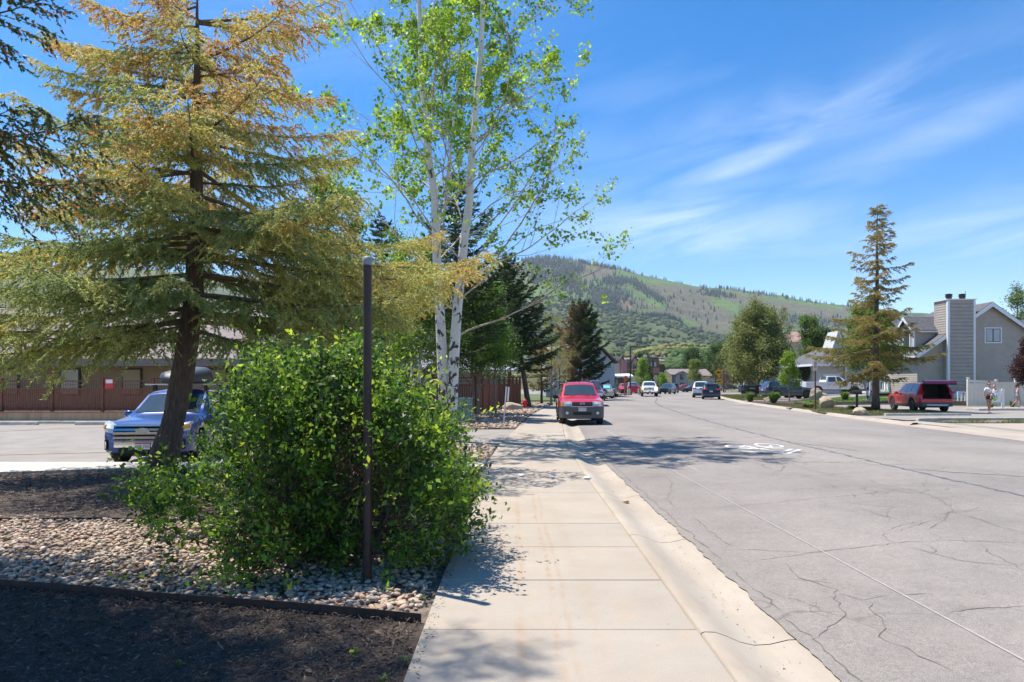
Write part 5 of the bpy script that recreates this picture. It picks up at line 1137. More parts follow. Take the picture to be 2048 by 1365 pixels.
    def top_panel(s, name, m, fa, fb, um=.93, qe=4.12, off=.010, nf=6, nu=10, parent=None):
        V = []; F = []
        for i in range(nf + 1):
            f = fa + (fb - fa) * i / nf
            for k in range(nu + 1):
                u = -um + 2 * um * k / nu; q = 6 - abs(u) * (6 - qe); P = s.pt(f, min(q, 5.999), 1 if u >= 0 else -1, 0); V.append((P[0], P[1] + (off * .5 if fa < s.L / 2 else -off * .5), P[2] + off))
        w = nu + 1
        for i in range(nf):
            for k in range(nu): F.append([i * w + k, (i + 1) * w + k, (i + 1) * w + k + 1, i * w + k + 1])
        return s.mk(name, V, F, m, parent)
    def finv(s, x, rear=False):
        t = s.T['half']; x = abs(x)
        if not rear:
            for a, b in zip(t[:-1], t[1:]):
                if x <= a[1]: return a[0]
                if a[1] < x <= b[1]: return a[0] + (x - a[1]) / (b[1] - a[1] + 1e-9) * (b[0] - a[0])
        else:
            for a, b in zip(t[::-1][:-1], t[::-1][1:]):
                if x <= a[1]: return s.L - a[0]
                if a[1] < x <= b[1]: return s.L - (a[0] + (x - a[1]) / (b[1] - a[1] + 1e-9) * (b[0] - a[0]))
        return .6
    def ztop_at(s, z, rear):
        """how far the nose or tail leans back at height z"""
        if rear:
            t = s.T['top'][::-1]
            for a, b in zip(t[:-1], t[1:]):
                if z <= a[1]: return s.L - a[0]
                if a[1] < z <= b[1]: return s.L - (a[0] + (z - a[1]) / (b[1] - a[1]) * (b[0] - a[0]))
        else:
            t = s.T['top']
            for a, b in zip(t[:-1], t[1:]):
                if z <= a[1]: return a[0]
                if a[1] < z <= b[1]: return a[0] + (z - a[1]) / (b[1] - a[1]) * (b[0] - a[0])
        return 0
    def end_panel(s, name, m, x0, x1, z0, z1, off=.02, rear=False, n=8, z0b=None, z1b=None, parent=None, thick=.04, roundc=0.0):
        """slab wrapped on the nose (or tail); z may slope from x0 to x1"""
        V = []; F = []; z0b = z0 if z0b is None else z0b; z1b = z1 if z1b is None else z1b; sg = -1 if rear else 1
        for lay in (0, 1):
            for j in range(3):
                for i in range(n + 1):
                    u = i / n; x = x0 + (x1 - x0) * u; zlo = z0 + (z0b - z0) * u; zhi = z1 + (z1b - z1) * u; z = zlo + (zhi - zlo) * j / 2
                    f = max(s.finv(x, rear), s.ztop_at(z, rear)) - off + (thick if lay else 0)
                    y = sg * (s.L / 2 - f); V.append((x, y, z))
        w = n + 1
        for j in range(2):
            for i in range(n): F.append([j * w + i, j * w + i + 1, (j + 1) * w + i + 1, (j + 1) * w + i])
        o = 3 * w; ring_ = [i for i in range(w)] + [w + n, 2 * w + n] + [2 * w + i for i in range(n - 1, -1, -1)] + [w]
        for a, b in zip(ring_, ring_[1:] + ring_[:1]): F.append([a, a + o, b + o, b])
        me = bpy.data.meshes.new(name); me.from_pydata(V, [], F); me.materials.append(m); return link(name, me, parent or s.root)
    def both(s, fn):
        for sg in (-1, 1): fn(sg)
    def wheels(s):
        T = s.T; tm, rm = wheel_mesh(s.r, T.get('tw', .23), s.rim)
        for f in (s.f1, s.f2):
            for sg in (-1, 1):
                o = link('wheel', tm, s.root, (sg * (s.W - .135), s.yy(f), s.r)); 
                if sg < 0: o.rotation_euler = (0, 0, math.pi)
                if s.det: link('rim', rm, o)
    def windows(s):
        T = s.T; c, r0, r1, e = T['cowl'], T['rs'], T['re'], T['rw']
        s.top_panel('windshield', s.g, c + .05, r0 - .05)
        if e: s.top_panel('rear_window', s.g, e[0], e[1], um=.86)
        for sg in (-1, 1):
            for (a, b, a2, b2) in T['side']:
                s.side_panel('side_window', s.g, a, b, 3.12, 3.93, sg, .008, 5, a2, b2)
    def mirror(s, f, z, m, sx=.10):
        for sg in (-1, 1):
            mb = MB(); x = s.tab('half', f) * .97
            v = ICO1[0] * np.array([.12, .07, .085]) + np.array([sg * (x + .13), s.yy(f), z]); mb.v = [tuple(p) for p in v]; mb.f = [list(q) for q in ICO1[1]]; mb.mi = [0] * len(mb.f)
            mb.box(min(sg * (x - .05), sg * (x + .1)), max(sg * (x - .05), sg * (x + .1)), s.yy(f) - .02, s.yy(f) + .02, z - .06, z - .02)
            mb.build('mirror', m, s.root, smooth=True)
    def plate(s, rear=False, z=.5, txt=None, off=.06):
        sg = -1 if rear else 1; mb = MB().box(-.155, .155, 0, .012, -.08, .08); f = s.ztop_at(z, rear); y = sg * (s.L / 2 - f + off)
        p = mb.build('licence_plate', CM['plate'], s.root, (0, y, z), bevel=.004)
        if s.det > 1:
            MB().box(-.150, .150, .013 if not rear else -.004, .016 if not rear else -.001, .035, .072).build('band', CM['plateband'], p)
            if txt: text('plate_number', txt, .085, (0, .0145 if not rear else -.003, -.018), (rad(90), 0, math.pi if not rear else 0), CM['ink'], p)
    def disc(s, name, m, x, z, r, off=.03, rear=False, parent=None, ry=None, thick=.02):
        sg = -1 if rear else 1; f = max(s.finv(x, rear), s.ztop_at(z, rear)); y = sg * (s.L / 2 - f + off); mb = MB(); n = 18; ry = ry or r
        mb.prism([(x + r * math.cos(2 * math.pi * i / n), y - sg * thick, z + ry * math.sin(2 * math.pi * i / n)) for i in range(n)], (0, sg * thick, 0)); return mb.build(name, m, parent or s.root)
    def open_back(s, V, Fc, G, n): pass

SUV = dict(L=4.45, W=1.80, axle=.86, wb=2.62, r=.345, sill=.30, lift=.06, mid=.68, cowl=1.22, rs=1.95, re=3.9, rw=(4.05, 4.36),
    top=[(0, .80), (.05, .93), (.30, 1.03), (1.18, 1.13), (1.25, 1.17), (1.98, 1.66), (2.3, 1.725), (3.7, 1.715), (4.02, 1.66), (4.38, 1.10), (4.45, 1.0)],
    belt=[(0, .76), (.08, .88), (.4, .96), (1.2, 1.05), (3.9, 1.10), (4.35, 1.05), (4.45, .96)], half=[(0, .66), (.06, .78), (.2, .86), (.5, .895), (3.9, .895), (4.3, .86), (4.45, .78)],
    roof=[(0, .62), (1.2, .76), (1.3, .74), (2.1, .62), (3.8, .61), (4.2, .68), (4.45, .68)], side=[(1.52, 2.30, 1.98, 2.32), (2.40, 3.22, 2.42, 3.18), (3.32, 4.02, 3.28, 3.86)])
def scaled(T, L, W_, Hh, r=None, **kw):
    a, b, c = L / T['L'], W_ / T['W'], Hh / max(p[1] for p in T['top']); D = dict(T)
    D['L'] = L; D['W'] = W_; D['axle'] = T['axle'] * a; D['wb'] = T['wb'] * a; D['cowl'] *= a; D['rs'] *= a; D['re'] *= a
    D['rw'] = tuple(x * a for x in T['rw']) if T['rw'] else None; D['top'] = [(p[0] * a, p[1] * c) for p in T['top']]; D['belt'] = [(p[0] * a, p[1] * c) for p in T['belt']]
    D['half'] = [(p[0] * a, p[1] * b) for p in T['half']]; D['roof'] = [(p[0] * a, p[1] * b) for p in T['roof']]; D['side'] = [tuple(x * a for x in q) for q in T['side']]
    if r: D['r'] = r
    D.update(kw); return D
SEDAN = dict(L=4.7, W=1.80, axle=.92, wb=2.72, r=.32, sill=.22, lift=.05, mid=.55, cowl=1.35, rs=2.05, re=3.2, rw=(3.35, 3.98),
    top=[(0, .58), (.05, .70), (.4, .80), (1.3, .95), (1.4, .98), (2.1, 1.38), (2.5, 1.45), (3.1, 1.42), (4.0, 1.08), (4.6, 1.02), (4.7, .85)],
    belt=[(0, .56), (.1, .66), (.5, .76), (1.4, .90), (3.9, .98), (4.6, .95), (4.7, .8)], half=[(0, .62), (.06, .76), (.25, .86), (.6, .895), (4.1, .895), (4.55, .84), (4.7, .74)],
    roof=[(0, .58), (1.3, .76), (1.45, .72), (2.2, .57), (3.1, .57), (4.0, .72), (4.7, .66)], side=[(1.75, 2.5, 2.1, 2.52), (2.6, 3.35, 2.62, 3.15)])
TRUCK = dict(L=5.85, W=2.03, axle=1.0, wb=3.68, r=.40, sill=.48, lift=.08, mid=.85, cowl=1.55, rs=2.25, re=3.55, rw=(3.62, 3.78),
    top=[(0, 1.05), (.04, 1.18), (.3, 1.24), (1.5, 1.32), (1.58, 1.35), (2.28, 1.86), (2.6, 1.93), (3.5, 1.92), (3.66, 1.86), (3.84, 1.38), (3.9, 1.34), (5.8, 1.34), (5.85, 1.3)],
    belt=[(0, 1.0), (.06, 1.10), (.4, 1.16), (1.5, 1.22), (3.8, 1.26), (3.9, 1.30), (5.8, 1.30), (5.85, 1.2)], half=[(0, .86), (.06, .95), (.25, .99), (.6, 1.01), (5.7, 1.01), (5.85, .98)],
    roof=[(0, .80), (1.5, .88), (1.62, .84), (2.35, .70), (3.6, .70), (3.86, .90), (3.92, .95), (5.85, .95)], side=[(1.95, 2.72, 2.36, 2.74), (2.84, 3.62, 2.86, 3.58)])
VAN = dict(L=5.9, W=2.05, axle=.95, wb=3.5, r=.36, sill=.32, lift=.06, mid=.9, cowl=.95, rs=1.72, re=5.5, rw=None,
    top=[(0, .95), (.05, 1.12), (.9, 1.38), (1.0, 1.42), (1.75, 2.30), (2.1, 2.58), (2.4, 2.62), (5.7, 2.60), (5.9, 2.4)],
    belt=[(0, .9), (.1, 1.05), (.9, 1.28), (5.8, 1.35), (5.9, 1.3)], half=[(0, .75), (.08, .92), (.35, 1.0), (5.75, 1.02), (5.9, .96)],
    roof=[(0, .7), (.95, .88), (1.1, .86), (1.8, .82), (2.4, .80), (5.9, .80)], side=[(1.25, 2.0, 1.6, 2.0)])
P_ = dict(red=paint('red_car_paint', (.60, .012, .018), .15), maroon=paint('maroon_car_paint', (.13, .012, .022), .4), blue=paint('blue_car_paint', (.007, .038, .20), .2), navy=paint('navy_car_paint', (.035, .05, .075), .4),
    silver=paint('silver_car_paint', (.42, .42, .42), .7), teal=paint('teal_van_paint', (.07, .13, .17), .3), white=paint('white_car_paint', (.74, .74, .74), .0), black=paint('black_car_paint', (.016, .017, .02), .3),
    grey=paint('dark_grey_car_paint', (.045, .048, .058), .5), santa=paint('deep_red_car_paint', (.60, .012, .022), .15), gold=paint('champagne_car_paint', (.42, .38, .30), .5), midgrey=paint('mid_grey_car_paint', (.16, .17, .18), .5))

# --- red small suv, front-on at the kerb
c = Car('parked_suv', 'red suv with grey bumper parked nearest at the left kerb, front towards us', 'suv', (2.83, 29.1, -.05), 180.0 - 1.6, SUV, P_['red'], rim=CM['rim'])
c.side_panel('cladding', CM['clad'], .06, 4.4, 0.0, 1.9, 1, .012, 40); c.side_panel('cladding', CM['clad'], .06, 4.4, 0.0, 1.9, -1, .012, 40)
c.end_panel('bumper', CM['clad'], -.875, .875, .30, .74, .07, n=24, thick=.3)
c.end_panel('bumper_lip', CM['sill'], -.42, .42, .735, .765, .085, n=8, thick=.2)
g_ = c.end_panel('grille', CM['black'], -.40, .40, .78, .93, .05, thick=.12)
for z in (.815, .85, .885): c.end_panel('slat', CM['clad'], -.38, .38, z, z + .012, .062, parent=g_, thick=.03)
c.disc('badge', CM['badge'], 0, .86, .085, .085, ry=.038); c.disc('badge_rim', CM['chrome'], 0, .86, .095, .075, ry=.046)
for sg in (-1, 1):
    h_ = c.end_panel('headlight', CM['lampc'], sg * .44, sg * .845, .765, .955, .035, z1b=.925, thick=.15); c.end_panel('turn_lens', CM['lampo'], sg * .76, sg * .845, .79, .91, .045, parent=h_, thick=.03)
    c.end_panel('grille_flank', CM['sill'], sg * .40, sg * .47, .74, .95, .055, z0b=.74, z1b=.95, thick=.1)
    c.disc('fog_lamp', CM['lampc'], sg * .60, .50, .062, .085); c.disc('fog_lamp_surround', CM['black'], sg * .60, .50, .09, .08)
c.end_panel('lower_intake', CM['dark'], -.36, .36, .42, .535, .082, z0b=.42, thick=.05)
c.plate(z=.655, txt='195 ZCX', off=.085); c.mirror(1.75, 1.10, CM['black'])
for sg in (-1, 1):
    mb = MB(); mb.tube([(sg * .52, .1, 1.70), (sg * .54, .0, 1.775), (sg * .54, -1.4, 1.775), (sg * .52, -1.5, 1.70)], .018, 6); mb.build('roof_rail', CM['black'], c.root)
for y in (-.15, -1.2): MB().box(-.54, .54, y - .02, y + .02, 1.765, 1.785).build('roof_bar', CM['black'], c.root)
mb = MB()
for x in (-.38, .22): mb.tube([(x, 1.02, 1.165), (x + .25, .92, 1.21), (x + .5, .86, 1.235)], .010, 5)
mb.build('wiper', CM['black'], c.root)
# --- maroon suv behind it
S2 = scaled(SUV, 4.9, 1.92, 1.93, .37)
c = Car('parked_suv', 'maroon suv with dark roof bars parked just behind the red one', 'suv', (5.78, 50.8, -.04), 180 - 5, S2, P_['maroon'])
c.mirror(1.9, 1.2, CM['black']); c.end_panel('grille', CM['black'], -.4, .4, .8, 1.0, .04)
for sg in (-1, 1):
    c.end_panel('headlight', CM['lampc'], sg * .5, sg * .86, .82, 1.0, .03)
    MB().tube([(sg * .56, .3, 1.89), (sg * .56, .2, 1.98), (sg * .56, -1.7, 1.98), (sg * .56, -1.8, 1.89)], .018, 6).build('roof_rail', CM['black'], c.root)
c.plate(z=.55)
# --- two more kerbside cars
WAG = scaled(SUV, 4.75, 1.82, 1.60, .34, sill=.24)
c = Car('parked_car', 'dark blue wagon third in the row of cars at the left kerb', 'car', (8.15, 66.5, -.04), 180 - 9, WAG, P_['navy'])
c.mirror(1.8, 1.02, CM['black']); c.end_panel('grille', CM['black'], -.35, .35, .66, .8, .04); c.both(lambda sg: c.end_panel('headlight', CM['lampc'], sg * .45, sg * .82, .68, .84, .03)); c.plate(z=.45)
c = Car('parked_car', 'silver gold wagon with a turquoise sunshade behind its windshield', 'car', (10.6, 77.5, -.04), 180 - 11, WAG, P_['gold'])
c.mirror(1.8, 1.02, P_['gold']); c.end_panel('grille', CM['black'], -.35, .35, .66, .8, .04); c.both(lambda sg: c.end_panel('headlight', CM['lampc'], sg * .45, sg * .82, .68, .84, .03)); c.plate(z=.45)
c.top_panel('sunshade', mat('turquoise_shade', (.05, .48, .52), .3, var=.4, vscale=9, col2=(.5, .75, .75)), 1.45, 1.95, um=.8, off=.02)
# --- teal camper van
c = Car('camper_van', 'tall blue grey camper van with roof hoops at the end of the parked row', 'van', (12.35, 86.5, -.03), 180 - 12, VAN, P_['teal'])
c.mirror(1.3, 1.45, CM['black']); c.end_panel('grille', CM['black'], -.45, .45, .8, 1.0, .04); c.both(lambda sg: c.end_panel('headlight', CM['lampc'], sg * .55, sg * .9, .85, 1.05, .03)); c.plate(z=.5)
for x in (-.62, -.2, .22, .62):
    MB().tube([(x + .16 * math.cos(a), 1.15 + .25 * 0, 2.60 + .20 * math.sin(a)) for a in np.linspace(0, math.pi, 9)], .03, 6).build('roof_hoop', CM['sill'], c.root)
MB().box(-.8, .8, 1.0, 1.12, 2.55, 2.68).build('light_bar', CM['sill'], c.root)
# --- white pickup driving towards us
c = Car('pickup_truck', 'white pickup driving towards us with its right hand lamp glowing orange', 'pickup truck', (17.45, 87, .0), 180 - 9, TRUCK, P_['white'])
c.mirror(1.95, 1.42, CM['black']); g_ = c.end_panel('grille', CM['clad'], -.55, .55, .86, 1.14, .05, thick=.1)
for z in (.90, .98, 1.06): c.end_panel('grille_bar', CM['chrome'], -.56, .56, z, z + .035, .075, parent=g_, thick=.03)
c.end_panel('bumper', CM['chrome'], -.97, .97, .56, .80, .08, n=16, thick=.25); c.end_panel('lower_valance', CM['dark'], -.85, .85, .42, .56, .03, thick=.2)
GL = mat('lit_headlight', (.9, .8, .6), .2, emit=((1.0, .72, .35), 9.0)); GO = mat('lit_turn_lamp', (.9, .3, .05), .3, emit=((1.0, .35, .04), 3.5))
for sg in (-1, 1):
    h_ = c.end_panel('headlight', GL if sg < 0 else CM['lampc'], sg * .60, sg * .93, .86, 1.12, .045, thick=.1); c.end_panel('turn_lamp', GO, sg * .80, sg * .95, .88, 1.14, .06, parent=h_, thick=.05); c.disc('fog_lamp', CM['lampc'], sg * .72, .67, .06, .10)
    c.disc('tow_hook', CM['black'], sg * .5, .60, .05, .10)
c.disc('badge', CM['badge'], 0, 1.0, .11, .085, ry=.05); c.plate(z=.62, off=.1)
# --- black suv, rear towards us, and the white one ahead of it
S3 = scaled(SUV, 4.75, 1.90, 1.73, .37)
def rear_set(c, zt=.95, w=.88, win=True):
    for sg in (-1, 1): c.end_panel('tail_light', CM['lampr'], sg * .48, sg * w, zt, zt + .13, .03, rear=True, thick=.08)
    c.end_panel('rear_bumper', CM['clad'], -w, w, .36, .56, .05, rear=True, n=14, thick=.2); c.plate(rear=True, z=.86, off=.03)
c = Car('parked_suv', 'black suv seen from behind, parked at the right kerb before the birch', 'suv', (21.0, 72.0, -.03), -16, S3, P_['black']); rear_set(c, 1.0); c.mirror(1.8, 1.12, CM['black'])
MB().box(-.55, .55, -2.2, -2.0, 1.70, 1.73).build('spoiler', P_['black'], c.root)
c = Car('parked_suv', 'white suv mostly hidden ahead of the black one at the right kerb', 'suv', (22.3, 80.5, -.03), -17, S2, P_['white']); rear_set(c, 1.05); c.mirror(1.9, 1.2, CM['black'])
# --- side-on cars in the drive
S4 = scaled(SUV, 4.85, 1.94, 1.76, .385)
c = Car('parked_suv', 'dark grey suv parked side on behind the lime tree', 'suv', (26.35, 65.3, .17), -90 + 2, S4, P_['grey'], rim=CM['rim']); rear_set(c, 1.0)
c.both(lambda sg: (c.end_panel('headlight', CM['lampc'], sg * .55, sg * .9, .86, .98, .03), c.side_panel('cladding', CM['clad'], .3, 4.6, 0.0, .95, sg, .012, 40), c.side_panel('chrome_strip', CM['sill'], 1.5, 4.3, 3.0, 3.06, sg, .012, 10)))
c.mirror(1.85, 1.12, P_['grey'])
for sg in (-1, 1):
    for f in (2.75, 3.6): c.side_panel('door_handle', CM['sill'], f, f + .16, 2.62, 2.72, sg, .03, 3)
R2 = scaled(TRUCK, 5.9, 2.05, 1.97, .42, sill=.55)
c = Car('pickup_truck', 'white crew cab pickup with dark wheels parked side on in the drive', 'pickup truck', (33.2, 71.0, .44), -90 - 2, R2, P_['white'], rim=CM['clad'])
c.mirror(2.0, 1.42, CM['black']); c.both(lambda sg: (c.end_panel('headlight', CM['lampc'], sg * .65, sg * .95, .9, 1.1, .03), c.side_panel('flare', CM['clad'], .5, 1.6, 0.0, .9, sg, .03, 20), c.side_panel('flare', CM['clad'], 4.15, 5.3, 0.0, .9, sg, .03, 20), c.side_panel('step_bar', CM['black'], 1.7, 4.1, -.0 + .02, .5, sg, .06, 8)))
for sg in (-1, 1):
    for f in (2.6, 3.45): c.side_panel('door_handle', CM['sill'], f, f + .18, 2.4, 2.55, sg, .03, 3)
c.end_panel('grille', CM['clad'], -.5, .5, .85, 1.15, .04)
Car('parked_suv', 'white suv mostly hidden behind the white pickup, its blue tinted window showing', 'suv', (32.5, 78.0, .42), -90, S4, P_['white'])
Car('pickup_truck', 'black pickup bed just left of the dark grey suv, tailgate only', 'pickup truck', (26.5, 70.3, .12), -100, TRUCK, P_['black'], det=1)
# --- red suv with raised tailgate
HY = scaled(SUV, 4.70, 1.88, 1.69, .37, open=True)
HY['rw'] = None
def ob(s, V, Fc, G, n):
    # tail wall only up to the load floor; a dark load bay behind it
    b = (len(G) - 1) * n; zl = .72; k0 = len(V)
    V += [(-.80, s.yy(s.L), zl), (.80, s.yy(s.L), zl)]; Fc.append([b, b + 1, b + 2, k0, k0 + 1, b + 10, b + 11, b + 12])
Car.open_back = ob
c = Car('parked_suv', 'deep red suv with its tailgate raised and load bay open', 'suv', (24.15, 40.55, .0), -8.5, HY, P_['santa'])
c.W  # noqa
yb = -c.L / 2
mb = MB(); q = [(-.77, .74), (.77, .74), (.72, 1.2), (.58, 1.61), (-.58, 1.61), (-.72, 1.2)]
def yl(z): return yb + float(np.interp(z, [.7, 1.05, 1.6, 1.7], [-.005, .03, .36, .45]))
for a, b in zip(q, q[1:] + q[:1]): mb.face([(a[0], yl(a[1]) + .03, a[1]), (b[0], yl(b[1]) + .03, b[1]), (b[0] * .95, yb + 1.35, b[1]), (a[0] * .95, yb + 1.35, a[1])])
mb.face([(a[0] * .95, yb + 1.35, a[1]) for a in q]); mb.build('load_bay', CM['dark'], c.root)
# frame round the opening follows the body tail
Vf = []; Ff = []
outer = [(-.86, .72), (.86, .72), (.86, 1.05), (.70, 1.58), (.55, 1.66), (-.55, 1.66), (-.70, 1.58), (-.86, 1.05)]
inner = [(-.76, .75), (.76, .75), (.75, 1.08), (.62, 1.54), (.52, 1.60), (-.52, 1.60), (-.62, 1.54), (-.75, 1.08)]
def yl(z): return yb + float(np.interp(z, [.7, 1.05, 1.6, 1.7], [-.005, .03, .36, .45]))
mb = MB()
for i in range(8):
    j = (i + 1) % 8; a, b, c_, d = outer[i], outer[j], inner[j], inner[i]
    mb.face([(a[0], yl(a[1]) - .01, a[1]), (b[0], yl(b[1]) - .01, b[1]), (c_[0], yl(c_[1]), c_[1]), (d[0], yl(d[1]), d[1])]); mb.m(1).face([(d[0], yl(d[1]), d[1]), (c_[0], yl(c_[1]), c_[1]), (c_[0], yl(c_[1]) + .3, c_[1]), (d[0], yl(d[1]) + .3, d[1])]); mb.m(0)
mb.build('tailgate_frame', [P_['santa'], CM['dark']], c.root)
# raised tailgate
hinge = Vector((0, yb + .50, 1.68)); Rm = Matrix.Rotation(rad(-10), 4, 'X')
mb = MB(); prof_ = [(0, 0), (.28, .06), (.55, .07), (.80, .02), (1.0, -.14)]
for sidez, m_ in ((0.0, 0), (-.05, 1)):
    for (a, b), (c0, d0) in zip(prof_[:-1], prof_[1:]):
        wa = .56 + .26 * min(1, a / .7); wb_ = .56 + .26 * min(1, c0 / .7)
        mb.m(m_); mb.face([(-wa, hinge.y - a, hinge.z + b + .06 + sidez), (wa, hinge.y - a, hinge.z + b + .06 + sidez), (wb_, hinge.y - c0, hinge.z + d0 + .06 + sidez), (-wb_, hinge.y - c0, hinge.z + d0 + .06 + sidez)])
tg = mb.build('tailgate', [P_['santa'], CM['dark']], c.root, smooth=False)
for sg in (-1, 1): MB().tube([(sg * .62, yb + .35, 1.45), (sg * .66, yb - .25, 1.62)], .012, 6).build('gas_strut', CM['black'], c.root)
MB().box(-.5, .5, hinge.y - .62, hinge.y - .30, hinge.z + .0, hinge.z + .012).build('tailgate_window', CM['glass'], c.root)
for sg in (-1, 1): c.end_panel('tail_light', CM['lampr'], sg * .66, sg * .90, .98, 1.16, .05, rear=True, thick=.2, z0b=1.02)
c.end_panel('rear_bumper', CM['clad'], -.9, .9, .33, .56, .05, rear=True, n=14, thick=.25); c.end_panel('skid_plate', CM['sill'], -.55, .55, .36, .45, .07, rear=True, thick=.1)
for sg in (-1, 1):
    c.side_panel('cladding', CM['clad'], .1, 4.6, 0.0, 1.2, sg, .012, 44)
    for f in (2.65, 3.5): c.side_panel('door_handle', CM['chrome'], f, f + .17, 2.55, 2.66, sg, .03, 3)
c.mirror(1.8, 1.06, P_['santa'])
# --- blue crossover with roof box
BL = scaled(SUV, 4.70, 1.94, 1.70, .385, sill=.26)
c = Car('parked_suv', 'bright blue suv with chrome grille and a grey roof box', 'suv', (-8.42, 17.4, -.235), 180 + 7.5, BL, P_['blue'])
g_ = c.end_panel('grille', CM['dark'], -.60, .60, .60, .94, .045, n=14, thick=.12)
for z, h_ in ((.625, .05), (.72, .055), (.80, .05), (.895, .04)): c.end_panel('grille_bar', CM['chrome'], -.62, .62, z, z + h_, .09, n=14, parent=g_, thick=.05)
c.end_panel('bumper_chrome', CM['chrome'], -.60, .60, .44, .57, .085, n=14, thick=.08)
c.end_panel('lower_intake', CM['dark'], -.52, .52, .31, .42, .06, n=10, thick=.06)
for sg in (-1, 1):
    h_ = c.end_panel('headlight', CM['lampc'], sg * .64, sg * .90, .74, .93, .03, z0b=.80, z1b=.99, thick=.2); c.end_panel('turn_lens', CM['lampo'], sg * .82, sg * .90, .84, .93, .045, parent=h_, thick=.05)
    c.end_panel('fog_slot', CM['dark'], sg * .78, sg * .84, .38, .60, .03, thick=.05); c.end_panel('fog_trim', CM['chrome'], sg * .795, sg * .82, .41, .56, .045, thick=.03)
c.disc('badge_rim', CM['chrome'], 0, .80, .15, .12, ry=.065); c.disc('badge', CM['sill'], 0, .80, .13, .13, ry=.05)
c.plate(z=.475, txt='678 1KE', off=.11); c.mirror(1.85, 1.10, P_['blue'])
for y in (.05, -1.1): MB().box(-.86, .86, y - .035, y + .035, 1.79, 1.825).build('roof_bar', CM['sill'], c.root, bevel=.01)
for y in (.05, -1.1):
    for sg in (-1, 1): MB().box(sg * .62 - .04, sg * .62 + .04, y - .06, y + .06, 1.66, 1.80).build('bar_foot', CM['black'], c.root)
mb = MB(); ws_ = [(0, .05), (.06, .30), (.3, .42), (1.6, .44), (2.0, .36), (2.1, .12)]; n = 12; V = []; F = []
for (f, w) in ws_:
    hh = float(np.interp(f, [0, .1, .7, 1.7, 2.1], [.10, .24, .46, .46, .26]))
    for k in range(n):
        a = 2 * math.pi * k / n; x = w * (abs(math.cos(a)) ** .6) * (1 if math.cos(a) >= 0 else -1); z = (hh / 2) * (abs(math.sin(a)) ** .6) * (1 if math.sin(a) >= 0 else -1) + hh / 2; V.append((x - .05, .75 - f, 1.835 + z))
for i in range(len(ws_) - 1):
    for k in range(n): F.append([i * n + k, (i + 1) * n + k, (i + 1) * n + (k + 1) % n, i * n + (k + 1) % n])
F.append(list(range(n))); F.append([(len(ws_) - 1) * n + k for k in range(n)][::-1])
me = bpy.data.meshes.new('roof_box'); me.from_pydata(V, [], F); me.materials.append(mat('roof_box_grey', (.05, .055, .06), .5, .1)); me.polygons.foreach_set('use_smooth', [True] * len(F)); me.set_sharp_from_angle(angle=rad(50)); rb_ = link('roof_box', me, c.root)
MB().box(-.46, .36, -1.22, .66, 1.95, 1.97).build('seam', CM['black'], rb_)
sc_ = MB().box(.38, .52, 0, .004, -.0, .10).build('parking_sticker', M['white'], c.root, (0, .62, 1.27)); sc_.rotation_euler = (rad(-38), 0, 0)
# --- dark vehicle nose at the very left edge
Car('parked_car', 'dark car at the extreme left edge of the lot, only a sliver in view', 'car', (-15.05, 15.8, -.235), 180, SEDAN, P_['black'])
# --- far cars: street end, car park
far = [('dark suv behind the white pickup, nearest of the two dark ones', 24.6, 108, 150, SUV, 'grey'), ('second dark suv parked beyond the white pickup', 28.5, 122, 150, SUV, 'black'),
 ('small dark car near the sapling at the end of the street', 34.6, 131, 100, SEDAN, 'black'), ('white sedan nose out in the street end car park', 46.0, 155, 200, SEDAN, 'white'),
 ('dark hatchback beside the white sedan in the far car park', 52, 165, 90, SEDAN, 'navy'), ('silver hatchback right of the dark one in the far car park', 55.5, 162, 100, SEDAN, 'silver'),
 ('red car far off between the dark cars and the white sedan', 39.5, 158, 90, SEDAN, 'red'), ('silver pickup parked below the brown building', 20.8, 118, 180, TRUCK, 'silver'),
 ('dark red car parked side on by the brown building wall', 19.5, 112, 92, SEDAN, 'santa'), ('red hatchback parked left of the tall street lamp', 20.6, 125, 180, SUV, 'red'),
 ('grey suv peeping out left of the white pickup', 21.2, 105, 186, SUV, 'midgrey'), ('white sedan glinting behind the yellow arrow sign', 46.5, 125, 120, SEDAN, 'white'),
 ('silver sedan right of the yellow arrow sign under the birch', 40.5, 105, 100, SEDAN, 'silver'), ('grey sedan furthest right in the far car park', 62, 172, 95, SEDAN, 'midgrey')]
for lab, x, y, h_, T, pc_ in far: Car('parked_car' if T is not TRUCK else 'pickup_truck', lab, 'car' if T is not TRUCK else 'pickup truck', (x, y, -.02), h_, T, P_[pc_], det=1)
